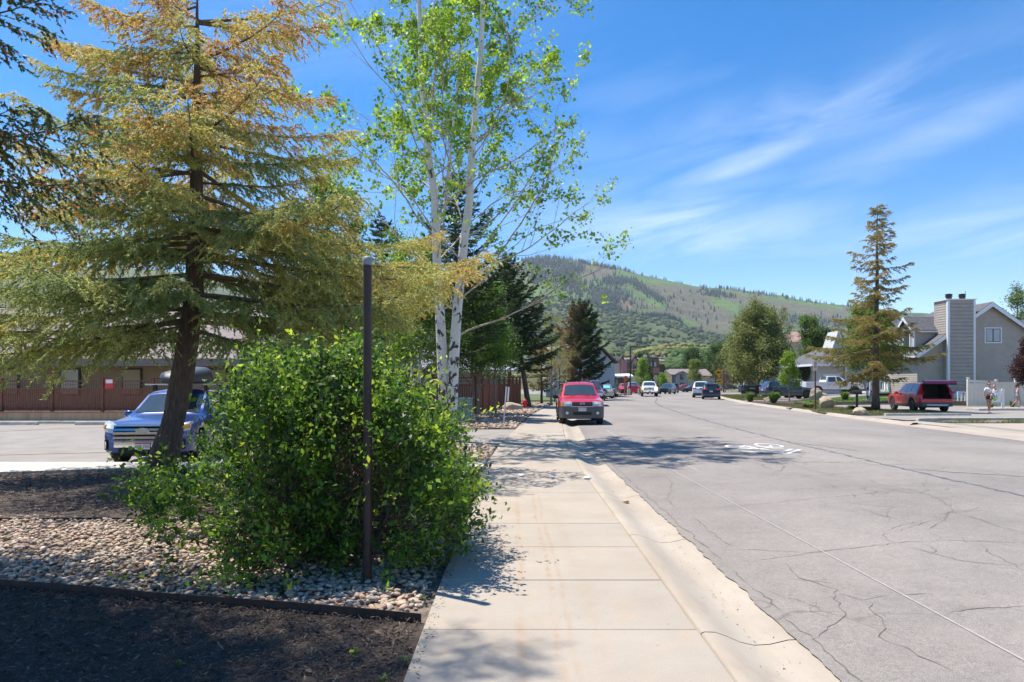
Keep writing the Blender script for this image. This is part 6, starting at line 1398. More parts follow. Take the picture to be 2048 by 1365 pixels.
# ------------------------------------------------------------------ brown slatted fences
def fence(name, label, p0, p1, zbase, ztop_panel, zrail, ztop_post, npan, slat=.075, gap=.03, post=.11, hi=None):
    D = Vector((p1[0] - p0[0], p1[1] - p0[1], 0)); Lf = D.length; a = math.atan2(D.y, D.x); root = empty(name, (p0[0], p0[1], 0), a, label, 'fence')
    pm = MB().box(-post / 2, post / 2, -post / 2, post / 2, zbase, ztop_post); pm.box(-post / 2 - .015, post / 2 + .015, -post / 2 - .015, post / 2 + .015, ztop_post, ztop_post + .03); pme = pm.mesh('post', M['fence'])
    w = Lf / npan
    for i in range(npan + 1): link('post', pme, root, (i * w, 0, 0))
    sm_ = MB(); x = post / 2 + .01; 
    while x < w - post / 2: sm_.box(x, x + slat, -.010 + .004 * math.sin(x * 90), .012, zbase + .06, ztop_panel - .02); x += slat + gap
    sme = sm_.mesh('slat_infill', M['fence'])
    rm = MB(); rm.box(post / 2, w - post / 2, -.03, .03, ztop_panel - .02, ztop_panel + .03); rm.box(post / 2, w - post / 2, -.03, .03, zrail - .05, zrail); rm.box(post / 2, w - post / 2, .013, .05, zbase + .12, zbase + .2)
    for k in range(1): rm.box(post / 2, w - post / 2, -.008, .008, (ztop_panel + zrail) / 2 - .01, (ztop_panel + zrail) / 2 + .01)
    rme = rm.mesh('rail', M['fence']); nm = MB()
    x = post / 2
    while x < w - post / 2: nm.box(x, x + .012, -.004, .004, ztop_panel + .03, zrail - .05); x += .10
    nme = nm.mesh('wire_infill', M['darktrim'])
    for i in range(npan):
        link('slat_infill', sme, root, (i * w, 0, 0))['kind'] = 'stuff'; link('rail', rme, root, (i * w, 0, 0)); link('wire_infill', nme, root, (i * w, 0, 0))['kind'] = 'stuff'
    return root
fence('slatted_fence', 'red brown slatted fence standing on the stained concrete wall of the left lot', (-30, 28.75), (-6.6, 28.75), .41, 1.38, 1.74, 1.82, 11, slat=.055, gap=.035)
fence('slatted_fence', 'dark brown slatted fence panel facing us behind the green utility box', (-6.5, 36.7), (-2.05, 36.9), -.05, 1.53, 1.95, 2.05, 2, slat=.06, gap=.035)
fence('slatted_fence', 'long brown slatted fence running away beside the sidewalk', (-1.98, 37.05), (.64, 55), -.05, 1.55, 1.93, 2.03, 9, slat=.08, gap=.02, post=.14)
o = tag(MB().box(-32, -6.4, 28.55, 28.95, -.15, .39).build('retaining_wall', M['retain'], bevel=.01), 'rust streaked concrete retaining wall below the slatted fence', 'wall')
capr = empty('wall_capping', (0, 0, 0), 0, 'reddish timber capping boards lying along the retaining wall', 'capping')
x = -32
while x < -7: MB().box(x, x + 2.95, 28.45, 29.05, .395, .44 + random.uniform(-.006, .006)).build('board', mat('capping_board', (.33, .16, .12), .8, var=.2) if x == -32 else bpy.data.materials['capping_board'], capr, bevel=.006); x += 3.0
# signs fixed on that fence
def sign_box(label, loc, w, h_, face, draw=None, cat='sign', name='sign', rz=0.0, thick=.012):
    root = empty(name, loc, rz, label, cat); MB().box(-w / 2, w / 2, 0, thick, -h_ / 2, h_ / 2).build('panel', face, root)
    if draw: draw(root)
    return root
def d_nosmoke(r):
    mb = MB(); n = 20
    for i in range(n):
        a, b = 2 * math.pi * i / n, 2 * math.pi * (i + 1) / n; mb.face([(.11 * math.cos(a), -.003, -.02 + .11 * math.sin(a)), (.11 * math.cos(b), -.003, -.02 + .11 * math.sin(b)), (.085 * math.cos(b), -.003, -.02 + .085 * math.sin(b)), (.085 * math.cos(a), -.003, -.02 + .085 * math.sin(a))])
    mb.build('ring_symbol', CM['ink'], r); mb = MB(); mb.prism([(-.055, -.005, .05), (-.02, -.005, .05), (0, -.005, -.02), (.03, -.005, .055), (.06, -.005, .05), (.02, -.005, -.08), (-.02, -.005, -.08)], (0, .003, 0)); mb.build('symbol', CM['ink'], r)
    MB().box(-.18, .18, -.003, 0, .16, .21).build('red_band', M['signred'], r)
sign_box('white sign with red band and round black symbol on the fence', (-11.35, 28.64, 1.52), .40, .52, M['white'], d_nosmoke)
sign_box('small blank white notice on the fence next to the round symbol sign', (-10.75, 28.64, 1.60), .42, .28, M['white'])
sign_box('red and white notice on the fence behind the spruce boughs', (-16.9, 28.64, 1.60), .36, .40, M['signred'], lambda r: MB().box(-.14, .14, -.003, 0, .02, .17).build('white_field', M['white'], r))
# ------------------------------------------------------------------ utility box, posts, hydrant
ub = empty('utility_box', (-2.20, 31.3, -.04), rad(3), 'pale green utility cabinet with scrawled letters in the pebble bed', 'utility box')
MB().box(-.38, .38, -.32, .32, 0, .92).build('cabinet', M['transf'], ub, bevel=.02); MB().box(-.405, .405, -.345, .345, .92, 1.0).build('lid', M['transf'], ub, bevel=.02)
MB().box(.30, .315, -.335, -.325, .08, .88).build('door_seam', M['black'], ub)
gr = MB()
def sline(mb, pts, w, y):
    for a, b in zip(pts[:-1], pts[1:]):
        d = Vector((b[0] - a[0], 0, b[1] - a[1])); L = d.length or 1e-6; n = Vector((-d.z, 0, d.x)) / L * w / 2; e = d / L * w * .4
        A, B = Vector((a[0], y, a[1])) - e, Vector((b[0], y, b[1])) + e; mb.prism([A + n, A - n, B - n, B + n], (0, -.002, 0))
def arc(cx, cz, rx, rz_, a0, a1, n=14): return [(cx + rx * math.cos(rad(a0 + (a1 - a0) * i / n)), cz + rz_ * math.sin(rad(a0 + (a1 - a0) * i / n))) for i in range(n + 1)]
yq = -.3225
sline(gr, arc(-.17, .66, .12, .15, 60, 330), .018, yq); sline(gr, [(-.17, .82), (-.19, .52)], .02, yq); sline(gr, arc(-.17, .74, .085, .075, 90, -90), .018, yq); sline(gr, arc(-.17, .60, .11, .08, 90, -90), .018, yq)
sline(gr, arc(.10, .64, .13, .17, 0, 360, 20), .018, yq); sline(gr, [(.05, .80), (.02, .52)], .018, yq); sline(gr, arc(.03, .66, .10, .14, 90, -90), .018, yq); sline(gr, [(-.05, .60), (.13, .58)], .014, yq)
sline(gr, [(-.21, .26), (-.17, .42), (-.09, .27), (-.05, .43)], .018, yq); sline(gr, arc(.07, .34, .07, .085, 0, 360, 16), .018, yq)
gr.build('scrawl', M['marker'], ub)
og = MB(); sline(og, [(-.02, .84), (.04, .84)], .03, yq - .002); sline(og, [(-.02, .78), (0.0, .68), (.05, .76)], .03, yq - .002); sline(og, [(.0, .70), (.01, .64)], .03, yq - .002); og.build('orange_mark', M['orange'], ub)
pole = empty('round_post', (-1.19, 5.62, -.04), 0, 'tall brown round post with pale grey cap standing in the front shrub', 'post')
MB().lathe([(.036, 0), (.034, 2.62)], n=20).build('shaft', M['brownpost'], pole, angle=40); MB().lathe([(.040, 2.615), (.040, 2.655), (.036, 2.675), (.022, 2.688), (.004, 2.692)], n=20).build('cap', M['greycap'], pole, angle=50)
sp = empty('sign_post', (-.33, 26.9, -.03), 0, 'thin galvanised sign post with its sign edge on to us', 'sign post')
MB().tube([(0, 0, 0), (.11, 0, 1.52)], .028, 6).build('post', M['galv'], sp); o = MB().box(-.03, .03, -.15, .15, .95, 1.5).build('sign_panel', M['white'], sp); o.location = (.10, 0, 0); o.rotation_euler = (0, rad(4), 0)
hy = empty('fire_hydrant', (.83, 43.8, -.05), 0, 'red fire hydrant beside the pale boulder at the end of the fence', 'hydrant')
MB().lathe([(.17, 0), (.17, .05), (.12, .06), (.12, .48), (.15, .49), (.15, .54), (.12, .58), (.07, .66), (.03, .70), (.03, .75)], n=16).build('barrel', M['red'], hy, angle=40)
for sg in (-1, 1): MB().lathe([(.06, 0), (.06, .13), (.075, .14), (.075, .19), (.03, .2)], n=12, axis='x').build('hose_outlet', M['red'], hy, (0 if sg > 0 else -.2, 0, .40))
MB().lathe([(.085, -.2), (.085, -.1), (.07, 0)], n=12, axis='y').build('pumper_outlet', M['red'], hy, (0, 0, .36))
wb = empty('meter_cover', (-2.0, 15.6, .05), .2, 'rounded pale grey plastic dome cover behind the shrub under the aspen', 'utility cover')
mb = MB(); mb.lathe([(.36, 0), (.36, .22), (.35, .34), (.31, .44), (.22, .52), (.1, .555), (.01, .56)], n=28); mb.build('dome', mat('pale_plastic', (.50, .52, .53), .45), wb, smooth=True); MB().lathe([(.39, 0), (.39, .05)], n=28).build('rim', M['galv'], wb)
# litter on the path
for (x, y, s_, lab) in ((.17, 11.75, .06, 'crumpled white paper scrap on the middle of the sidewalk'), (1.26, 11.45, .06, 'flattened white paper scrap at the kerb joint'), (.78, 12.6, .03, 'tiny tan crumb of litter on the sidewalk'), (1.6, 9.6, .05, 'dry brown leaf lying in the gutter')):
    v, f = ICO1; w = v.copy()
    for i in range(len(w)): w[i] = w[i] * (1 + .6 * noise.noise(Vector(w[i] * 2 + x * 7)))
    w = w * np.array([s_, s_ * .7, s_ * .35]); w[:, 2] += s_ * .3
    o = link('litter', mesh_np('litter', w, f, M['white'] if 'white' in lab else M['tanwood']), None, (x, y, .002 if x < 1.4 else -.07)); tag(o, lab, 'litter')
dand = empty('dandelion', (-.95, 4.05, -.02), 0, 'single yellow dandelion flowering in the dark mulch', 'flower')
MB().tube([(0, 0, 0), (.005, 0, .03)], .002, 5).build('stem', M['grass'] if False else M['lawn'], dand); MB().lathe([(.004, .028), (.016, .032), (.012, .038), (.002, .04)], n=10).build('bloom', mat('dandelion_yellow', (.8, .6, .02), .6), dand)
for i, (x, y) in enumerate(((-.93, 4.07), (-.62, 3.95), (-.45, 5.1), (-1.9, 3.9), (-.7, 3.7))): tuft(('tiny weed beside the yellow dandelion', 'tiny weed by the sidewalk edge near the bottom of the photo', 'weed tuft at the corner of the steel edging and sidewalk', 'tiny weed out in the middle of the dark mulch', 'tiny weed nearest the bottom corner of the mulch')[i], x if x < -.6 else -.66, y, -.02, .045, .05, 26, 200 + i, ((.14, .22, .05), (.2, .28, .08)), 'weed', 'weed', .004)

# ------------------------------------------------------------------ right-hand kerb furniture
np_ = empty('sign_post', (18.48, 41.6, -.02), 0, 'brown post carrying a narrow white and red parking sign by the right kerb', 'sign post')
MB().box(-.035, .035, -.035, .035, 0, 2.45).build('post', mat('rusty_post', (.12, .05, .04), .7), np_)
MB().box(-.14, .10, -.05, -.038, 2.42, 2.98).build('sign_panel', M['white'], np_)
sg_ = MB(); sg_.box(-.12, .08, -.054, -.050, 2.90, 2.94)
sline(sg_, arc(-.02, 2.80, .065, .065, 0, 360, 14), .016, -.052); sline(sg_, [(-.065, 2.845), (.025, 2.755)], .016, -.052); sg_.box(-.10, .06, -.054, -.050, 2.66, 2.70); sg_.box(-.10, .06, -.054, -.050, 2.58, 2.62); sline(sg_, [(-.1, 2.50), (.06, 2.50)], .02, -.052); sg_.build('sign_markings', M['signred'], np_)
text('sign_text', 'P', .10, (-.02, -.0525, 2.80), (rad(90), 0, 0), M['marker'], np_)
def mailbox(label, x, y, z=0, rz=0):
    r = empty('mailbox', (x, y, z), rz, label, 'mailbox'); MB().box(-.06, .06, -.06, .06, 0, 1.0).build('post', M['black'], r, bevel=.01)
    mb = MB(); n = 8; P = [(-.11, -.24, 1.0), (.11, -.24, 1.0)] + [(.11 * math.cos(math.pi * i / n), -.24, 1.12 + .11 * math.sin(math.pi * i / n)) for i in range(n + 1)]
    mb.prism(P, (0, .48, 0)); mb.build('box', M['black'], r, angle=40); MB().box(.112, .122, -.1, .12, 1.08, 1.13).build('flag', M['signred'], r); return r
mailbox('black mailbox on a thick black post, nearest, left of the golden spruce', 19.3, 38.2, 0, rad(75))
mailbox('black mailbox on a thin post beside the grass clumps and dark grey suv', 21.3, 60.5, 0, rad(70))
tb = {}
for k, (x, lab) in enumerate(((36.4, 'dark brown wheeled trash bin in front of the pickup nose'), (37.15, 'second dark wheeled trash bin, right of the first, with a white label'))):
    r = empty('trash_bin', (x, 73.4, .48), 0, lab, 'trash bin'); mb = MB(); mb.prism([(-.28, -.33, .08), (.28, -.33, .08), (.30, -.38, .98), (-.30, -.38, .98)], (0, .68, 0)); mb.build('bin_body', mat('bin_brown', (.035, .026, .024), .5) if k == 0 else bpy.data.materials['bin_brown'], r, bevel=.02)
    MB().box(-.33, .33, -.42, .36, .98, 1.05).build('lid', M['black'], r, bevel=.02)
    for sg in (-1, 1): MB().lathe([(.12, -.03), (.12, .03)], n=12, axis='x').build('wheel', M['black'], r, (sg * .27, .30, .12))
    if k: MB().box(-.1, .1, -.395, -.385, .55, .72).build('label_panel', M['white'], r)
r = empty('bucket', (36.0, 71.4, .48), 0, 'bright orange bucket beside the garage corner', 'bucket'); MB().lathe([(.16, 0), (.20, .42)], n=16).build('pail', mat('bucket_orange', (.8, .13, .02), .5), r, angle=40); MB().tube([(.2 * math.cos(a), 0, .42 + .16 * math.sin(a)) for a in np.linspace(0, math.pi, 9)], .008, 5).build('handle', M['galv'], r)
r = empty('trash_bag', (36.35, 55.6, .1), 0, 'white tied plastic bag at the foot of the chimney', 'bag'); v, f = ICO2; w = v.copy()
for i in range(len(w)): w[i] = w[i] * (1 + .22 * noise.noise(Vector(w[i] * 2.2))) * np.array([.42, .35, .42 if w[i][2] < .5 else .5])
w[:, 2] += .38; link('sack', mesh_np('sack', w, f, M['white'], smooth=True), r); MB().lathe([(.04, .80), (.09, .90)], n=8).build('knot', M['white'], r)
# realtor panel sign with oval
r = empty('yard_sign', (31.6, 44.6, .0), rad(-18), 'white yard sign with blue and green oval behind the woman', 'sign')
MB().box(-.33, .33, -.02, .02, .38, 1.22).build('panel', M['white'], r, bevel=.004); MB().box(.33, .47, -.07, .07, 0, 1.28).build('post', M['vinyl'], r); MB().box(-.45, -.33, -.05, .05, 0, 1.24).build('post', M['white'], r)
mb = MB(); mb.prism([(-.06 + .15 * math.cos(2 * math.pi * i / 24), -.024, .74 + .27 * math.sin(2 * math.pi * i / 24)) for i in range(24)], (0, .003, 0)); mb.build('oval_emblem', mat('emblem_blue', (.05, .42, .68), .5), r)
mb = MB(); mb.prism([(-.06 + .15 * math.cos(math.pi + math.pi * i / 14), -.027, .74 + .27 * math.sin(math.pi + math.pi * i / 14)) for i in range(15)], (0, .002, 0)); mb.build('emblem_field', mat('emblem_green', (.42, .55, .05), .5), r)
mb = MB(); mb.box(-.05, .22, -.024, -.021, 1.12, 1.15); mb.box(.0, .18, -.024, -.021, 1.05, 1.07); mb.build('lettering', mat('faint_ink', (.35, .35, .42), .6), r)

# ------------------------------------------------------------------ house on the right
def clap(mb, y, z0, z1, xl, xr, pitch=.17, out=.035, face=-1):
    """lapped boards on a wall in the plane y, facing -y; xl/xr give the ends at height z"""
    z = z0
    while z < z1 - .01:
        zt = min(z + pitch, z1); a, b, c_, d = xl(z), xr(z), xr(zt - .001), xl(zt - .001)
        if b - a > .05 and c_ - d > -.01:
            if c_ < d: c_ = d = (c_ + d) / 2
            mb.face([(a, y + face * out, z), (b, y + face * out, z), (c_, y + face * .002, zt), (d, y + face * .002, zt)]); mb.face([(a, y, z), (b, y, z), (b, y + face * out, z), (a, y + face * out, z)])
        z += pitch
def clapx(mb, x, z0, z1, ya, yb, pitch=.17, out=.02, face=-1):
    z = z0
    while z < z1 - .01:
        zt = min(z + pitch, z1); mb.face([(x + face * out, yb, z), (x + face * out, ya, z), (x + face * .002, ya, zt), (x + face * .002, yb, zt)]); mb.face([(x, yb, z), (x, ya, z), (x + face * out, ya, z), (x + face * out, yb, z)]); z += pitch
def window(parent, x0, x1, z0, z1, y, frame=M['trim'], sash=M['black'], mull=1, glass=None, fw=.10, proud=.05, sill=False):
    o = MB(); o.box(x0 - fw, x1 + fw, y - proud, y - .003, z1, z1 + fw); o.box(x0 - fw, x1 + fw, y - proud, y - .003, z0 - fw, z0); o.box(x0 - fw, x0, y - proud, y - .003, z0, z1); o.box(x1, x1 + fw, y - proud, y - .003, z0, z1)
    w = o.build('window', frame, parent)
    s = MB(); t = .05; s.box(x0, x1, y - proud + .012, y - .004, z0, z0 + t); s.box(x0, x1, y - proud + .012, y - .004, z1 - t, z1); s.box(x0, x0 + t, y - proud + .012, y - .004, z0 + t, z1 - t); s.box(x1 - t, x1, y - proud + .012, y - .004, z0 + t, z1 - t)
    for k in range(mull): xm = x0 + (x1 - x0) * (k + 1) / (mull + 1); s.box(xm - t * .8, xm + t * .8, y - proud + .012, y - .004, z0 + t, z1 - t)
    s.build('sash', sash, w); MB().box(x0 + t, x1 - t, y - .03, y - .02, z0 + t, z1 - t).build('pane', glass or M['glassdark'], w); return w
hs = empty('house', (39.4, 60, 0), 0, 'taupe clapboard house with tall square chimney and white gable trim at the right', 'house')
PX, PZ, HWD, EZ = 0.0, 8.15, 5.9, 8.15 - 5.9 * .69     # gable peak, half width, eave height (house coordinates: x about the peak)
Yf = -3.6
mb = MB(); mb.prism([(-HWD, Yf + .02, 0), (HWD + 2, Yf + .02, 0), (HWD + 2, Yf + .02, EZ), (HWD, Yf + .02, EZ), (0, Yf + .02, PZ), (-HWD, Yf + .02, EZ)], (0, 7.0, 0)); mb.build('wall', M['siding'], hs)
mb = MB(); clap(mb, Yf, .1, PZ - .05, lambda z: -HWD if z < EZ else -HWD * (PZ - z) / (PZ - EZ), lambda z: HWD if z < EZ else HWD * (PZ - z) / (PZ - EZ)); link('clapboard', mb.mesh('clapboard', M['siding']), hs)['kind'] = 'stuff'
mb = MB(); clapx(mb, -HWD, .1, EZ, Yf, Yf + 6.95); link('clapboard', mb.mesh('clapboard', M['siding']), hs)['kind'] = 'stuff'
ov = .45; sl_ = .69
for sg in (-1, 1):
    A = (sg * (HWD + ov), EZ - ov * sl_); mb = MB(); mb.prism([(0, Yf - ov, PZ + .06), (A[0], Yf - ov, A[1] + .06), (A[0], Yf - ov, A[1] + .16), (0, Yf - ov, PZ + .18)], (0, 8, 0)); mb.build('roof', M['shingle'], hs)
    mb = MB(); mb.prism([(0, Yf - ov - .03, PZ - .22), (A[0], Yf - ov - .03, A[1] - .22), (A[0], Yf - ov - .03, A[1] + .10), (0, Yf - ov - .03, PZ + .12)], (0, .028, 0)); mb.build('barge_board', M['trim'], hs)
    MB().box(min(A[0], A[0] + sg * .03), max(A[0], A[0] + sg * .03), Yf - ov, Yf - ov + 7.9, A[1] - .10, A[1] + .12).build('fascia', M['trim'], hs)
window(hs, -.30, .92, 5.05, 6.15, Yf - .02, glass=M['curtain']); window(hs, 2.75, 3.7, 2.35, 3.0, Yf - .02, mull=0, fw=.09)
ch = MB(); ch.box(-3.78, -1.62, Yf - .62, Yf + 1.2, 0.0, 8.45); co = ch.build('chimney', M['siding'], hs)
mb = MB(); clap(mb, Yf - .62, .95, 8.4, lambda z: -3.66, lambda z: -1.74, pitch=.30, out=.12); mb2 = MB(); clapx(mb, -3.78, .95, 8.4, Yf - .5, Yf + 1.2, pitch=.20, out=.03); link('clapboard', mb.mesh('clapboard', M['siding']), co)['kind'] = 'stuff'
mb = MB(); mb.box(-3.84, -3.66, Yf - .70, Yf - .622, .95, 8.4); mb.box(-3.84, -3.782, Yf - .622, Yf - .50, .95, 8.4); mb.box(-1.74, -1.56, Yf - .70, Yf - .622, .95, 8.4); mb.build('corner_trim', M['trim'], co); MB().box(-3.9, -1.5, Yf - .74, Yf + 1.3, 8.45, 8.53).build('chimney_cap', M['vinyl'], co)
for x in (-3.25, -2.15):
    MB().lathe([(.22, 8.53), (.22, 8.78), (.28, 8.80), (.28, 8.86), (.24, 8.88), (.24, 8.95), (.29, 8.96), (.29, 9.0), (.1, 9.05)], (x, Yf + .1, 0), 16).build('flue', M['black'], co, angle=40)
MB().tube([(-1.62, Yf + .5, 8.5), (-1.62, Yf + .5, 9.35)], .02, 6).build('aerial', M['black'], co)
# dormer on the left slope
mb = MB(); mb.prism([(-5.6, Yf + 1.0, 4.3), (-5.6, Yf + 1.0, 6.2), (-5.6, Yf + 2.0, 7.15), (-5.6, Yf + 3.0, 6.2), (-5.6, Yf + 3.0, 4.3)], (3.4, 0, 0)); dm = mb.build('dormer', M['siding'], hs)
for sg in (-1, 1):
    yy0 = Yf + 2.0; mb = MB(); mb.prism([(-5.95, yy0, 7.22), (-5.95, yy0 + sg * 1.3, 5.98), (-5.95, yy0 + sg * 1.3, 6.08), (-5.95, yy0, 7.34)], (4.3, 0, 0)); mb.build('dormer_roof', M['shingle'], dm)
    mb = MB(); mb.prism([(-5.98, yy0, 7.02), (-5.98, yy0 + sg * 1.3, 5.80), (-5.98, yy0 + sg * 1.3, 6.05), (-5.98, yy0, 7.30)], (.028, 0, 0)); mb.build('barge_board', M['trim'], dm)
MB().box(-5.95, -1.7, yy0 - 1.33, yy0 - 1.302, 5.9, 6.02).build('fascia', M['trim'], dm); MB().box(-5.66, -5.54, Yf + .94, Yf + 1.06, 4.3, 5.95).build('corner_trim', M['trim'], dm)
mb = MB(); mb.box(-5.66, -5.602, Yf + 1.45, Yf + 2.55, 4.55, 6.3); w = mb.build('window', M['trim'], dm); MB().box(-5.68, -5.662, Yf + 1.58, Yf + 2.42, 4.7, 6.15).build('pane', M['glassdark'], w)
mb = MB(); clap(mb, Yf + 1.0, 4.3, 5.95, lambda z: -5.54, lambda z: -2.0); link('clapboard', mb.mesh('clapboard', M['siding']), dm)['kind'] = 'stuff'
# deck and rail along the left wall
window(hs, -5.95 + .0, -5.94, 1.4, 2.4, Yf - .02) if False else None
dk = MB().box(-7.7, -5.95, .5, 3.2, .75, .90).build('deck', M['trim'], hs)
mb = MB(); mb.box(-7.7, -5.96, .46, .54, 1.75, 1.85); mb.box(-7.7, -5.96, .47, .53, 1.0, 1.06)
for x in np.arange(-7.7, -5.9, .83): mb.box(x, x + .1, .45, .55, .9, 1.9)
mb.build('deck_rail', M['white'], dk); bme = MB().box(-.04, .04, .475, .525, 1.06, 1.75).mesh('baluster', M['white'])
for x in np.arange(-7.5, -6.0, .24): link('baluster', bme, dk, (float(x), 0, 0))
MB().box(-7.6, -6.0, .6, .7, 0, .74).build('deck_skirt', M['darktrim'], dk)
w = MB().box(-5.99, -5.94, 1.2, 2.8, .95, 3.0).build('window', M['trim'], hs); MB().box(-6.02, -5.995, 1.35, 2.65, 1.1, 2.85).build('pane', M['glassdark'], w)
MB().box(.6, 12, 7.0, 17, 0, 4.6).build('wall', M['siding3'], hs)
mb = MB(); mb.prism([(.1, 6.2, 4.4), (.1, 12, 8.3), (.1, 12, 8.42), (.1, 6.2, 4.52)], (12.4, 0, 0)); mb.prism([(.1, 12, 8.3), (.1, 17.8, 4.4), (.1, 17.8, 4.52), (.1, 12, 8.42)], (12.4, 0, 0)); mb.build('roof', M['shingle'], hs)
mb = MB(); mb.prism([(.6, 7.0, 4.6), (.6, 17, 4.6), (.6, 12, 8.2)], (11, 0, 0)); mb.build('gable', M['siding3'], hs)
MB().box(5.95, 14, Yf + 1, Yf + 11, 0, 4.6).build('wall', M['siding'], hs); mb = MB(); mb.prism([(5.5, Yf + .4, 4.5), (14.5, Yf + .4, 4.5), (14.5, Yf + 6, 7.3), (5.5, Yf + 6, 7.3)], (0, 0, .12)); mb.build('roof', M['shingle'], hs)
# vinyl fence
vf = empty('vinyl_fence', (32.2, 48.2, 0), rad(-4), 'beige solid panel fence behind the woman and the girl', 'fence')
vx = [0, 1.9, 3.2, 5.2, 7.4, 9.6]; vt = [1.95, 1.80, 1.85, 1.72, 1.72, 1.72]
for i, x in enumerate(vx):
    MB().box(x - .07, x + .07, -.07, .07, 0, vt[i] + .05).build('post', M['vinyl'], vf, bevel=.01); MB().box(x - .09, x + .09, -.09, .09, vt[i] + .05, vt[i] + .10).build('post_cap', M['vinyl'], vf, bevel=.01)
    if i < 5:
        t0, t1 = vt[i] - .08, vt[i + 1] + .0; t1 = min(t0, t1); mb = MB(); n = int((vx[i + 1] - x) / .28); xw = (vx[i + 1] - x - .14) / n
        for k in range(n): pb = MB().box(x + .07 + k * xw + .004, x + .07 + (k + 1) * xw - .004, -.02, .02, .16, t1 - .16); pb.build('board', M['vinyl'], vf)
        MB().prism([(x + .07, -.045, t0 - .16), (vx[i + 1] - .07, -.045, t1 - .16), (vx[i + 1] - .07, -.045, t1), (x + .07, -.045, t0)], (0, .09, 0)).build('top_rail', M['vinyl'], vf); MB().box(x + .07, vx[i + 1] - .07, -.045, .045, .06, .18).build('bottom_rail', M['vinyl'], vf)
rl = empty('railing', (31.2 + 1.5, 49.6, .28), 0, 'short low white picket railing left of the beige fence', 'railing')
MB().box(0, 1.75, -.05, .05, .72, .80).build('top_rail', M['white'], rl); pk = MB().box(-.05, .05, -.03, .03, 0, .72).mesh('baluster', M['white'])
for k in range(7): link('baluster', pk, rl, (.06 + k * .27, 0, 0))
rl.location = (33.0, 50.6, .22)
# ------------------------------------------------------------------ garages (hip roof, grey siding)
gh = empty('garage', (37.0, 80, .4), 0, 'grey house with hipped roof, blue grey siding and a steep little white trimmed gable', 'house')
mb = MB(); mb.box(-2.6, -.0, -4.0, 4, 0, 3.45); mb.build('wall', M['siding3'], gh); mb = MB(); mb.box(0.0, 2.6, -4.35, 4, 0, 3.3); mb.build('wall', M['siding2'], gh)
mb = MB(); clap(mb, -4.355, .05, 3.25, lambda z: .05, lambda z: 2.55, pitch=.2, out=.025); link('clapboard', mb.mesh('clapboard', M['siding2']), gh)['kind'] = 'stuff'
mb = MB(); clap(mb, -4.005, .05, 3.4, lambda z: -2.6, lambda z: -.1, pitch=.2, out=.025); link('clapboard', mb.mesh('clapboard', M['siding3']), gh)['kind'] = 'stuff'
MB().box(-.1, .05, -4.45, -4.36, 0, 3.3).build('corner_trim', M['trim'], gh); MB().box(-2.4, -.5, -4.06, -4.03, .1, 2.3).build('garage_door', M['trim'], gh)
mb = MB(); e = .9; Z0, Z1 = 3.35, 6.0; A, B, C, D = (-4.0, -5.0, Z0), (7.0, -5.0, Z0), (7.0, 6, Z0), (-4.0, 6, Z0); E, F_ = (.9, .6, Z1), (4.8, .6, Z1)
for q in ((A, B, F_, E), (B, C, F_), (C, D, E, F_), (D, A, E)): mb.face(q)
mb.face((D, C, B, A)); mb.build('roof', M['shingle'], gh); mb = MB(); mb.box(-4.05, 7, -5.06, -5.01, Z0 - .22, Z0 + .03); mb.box(-4.06, -4.01, -5, 6, Z0 - .22, Z0 + .03); mb.build('fascia', M['trim'], gh)
mb = MB(); mb.prism([(-.9, -2.5, 4.4), (1.0, -2.5, 4.4), (.05, -2.5, 7.2)], (0, 2.6, 0)); gb = mb.build('gable', M['siding3'], gh)
for sg in (-1, 1): MB().prism([(.05, -2.62, 7.45), (.05 + sg * 1.12, -2.62, 4.2), (.05 + sg * .98, -2.62, 4.2), (.05, -2.62, 7.05)], (0, .1, 0)).build('barge_board', M['white'], gb)
mb = MB(); clap(mb, -2.51, 4.4, 7.0, lambda z: -.85 + (z - 4.4) * .33, lambda z: .95 - (z - 4.4) * .33, pitch=.22, out=.02); link('clapboard', mb.mesh('clapboard', M['siding3']), gb)['kind'] = 'stuff'
MB().box(2.7, 6.6, -4.6, 4, 0, 3.3).build('wall', M['stucco'], gh)
gd = empty('garage_door', (0, 0, 0)); gd.parent = gh
MB().box(3.55, 5.3, -4.72, -4.62, 0, 2.95).build('door_frame', M['white'], gd)
for k in range(4): MB().box(3.72, 5.13, -4.76, -4.73, .08 + k * .68, .08 + k * .68 + .66).build('door_panel', M['white'], gd)
MB().box(3.85, 5.0, -4.79, -4.77, 1.45, 2.65).build('pane', M['curtain'], gd)
for x in (3.15, 5.65): MB().box(x - .1, x + .1, -4.85, -4.62, 2.3, 2.6).build('wall_lamp', M['black'], gh)
for x in (3.15, 5.65): MB().tube([(x, -4.7, .2), (x + .05, -4.75, 1.0), (x - .03, -4.75, 2.2)], .05, 6).build('vine', M['bark'], gh)
MB().box(7.0, 9.5, -4.6, -4.5, 1.2, 2.2).build('balcony_rail', M['trim'], gh)
tp = empty('covered_grill', (39.6, 70.5, .45), 0, 'low black covered grill in front of the white garage door', 'grill'); mb = MB(); mb.prism([(-.9, -.35, 0), (.9, -.35, 0), (.85, -.35, .6), (.4, -.35, .78), (-.5, -.35, .75), (-.85, -.35, .55)], (0, .7, 0)); mb.build('cover', M['black'], tp, bevel=.05)
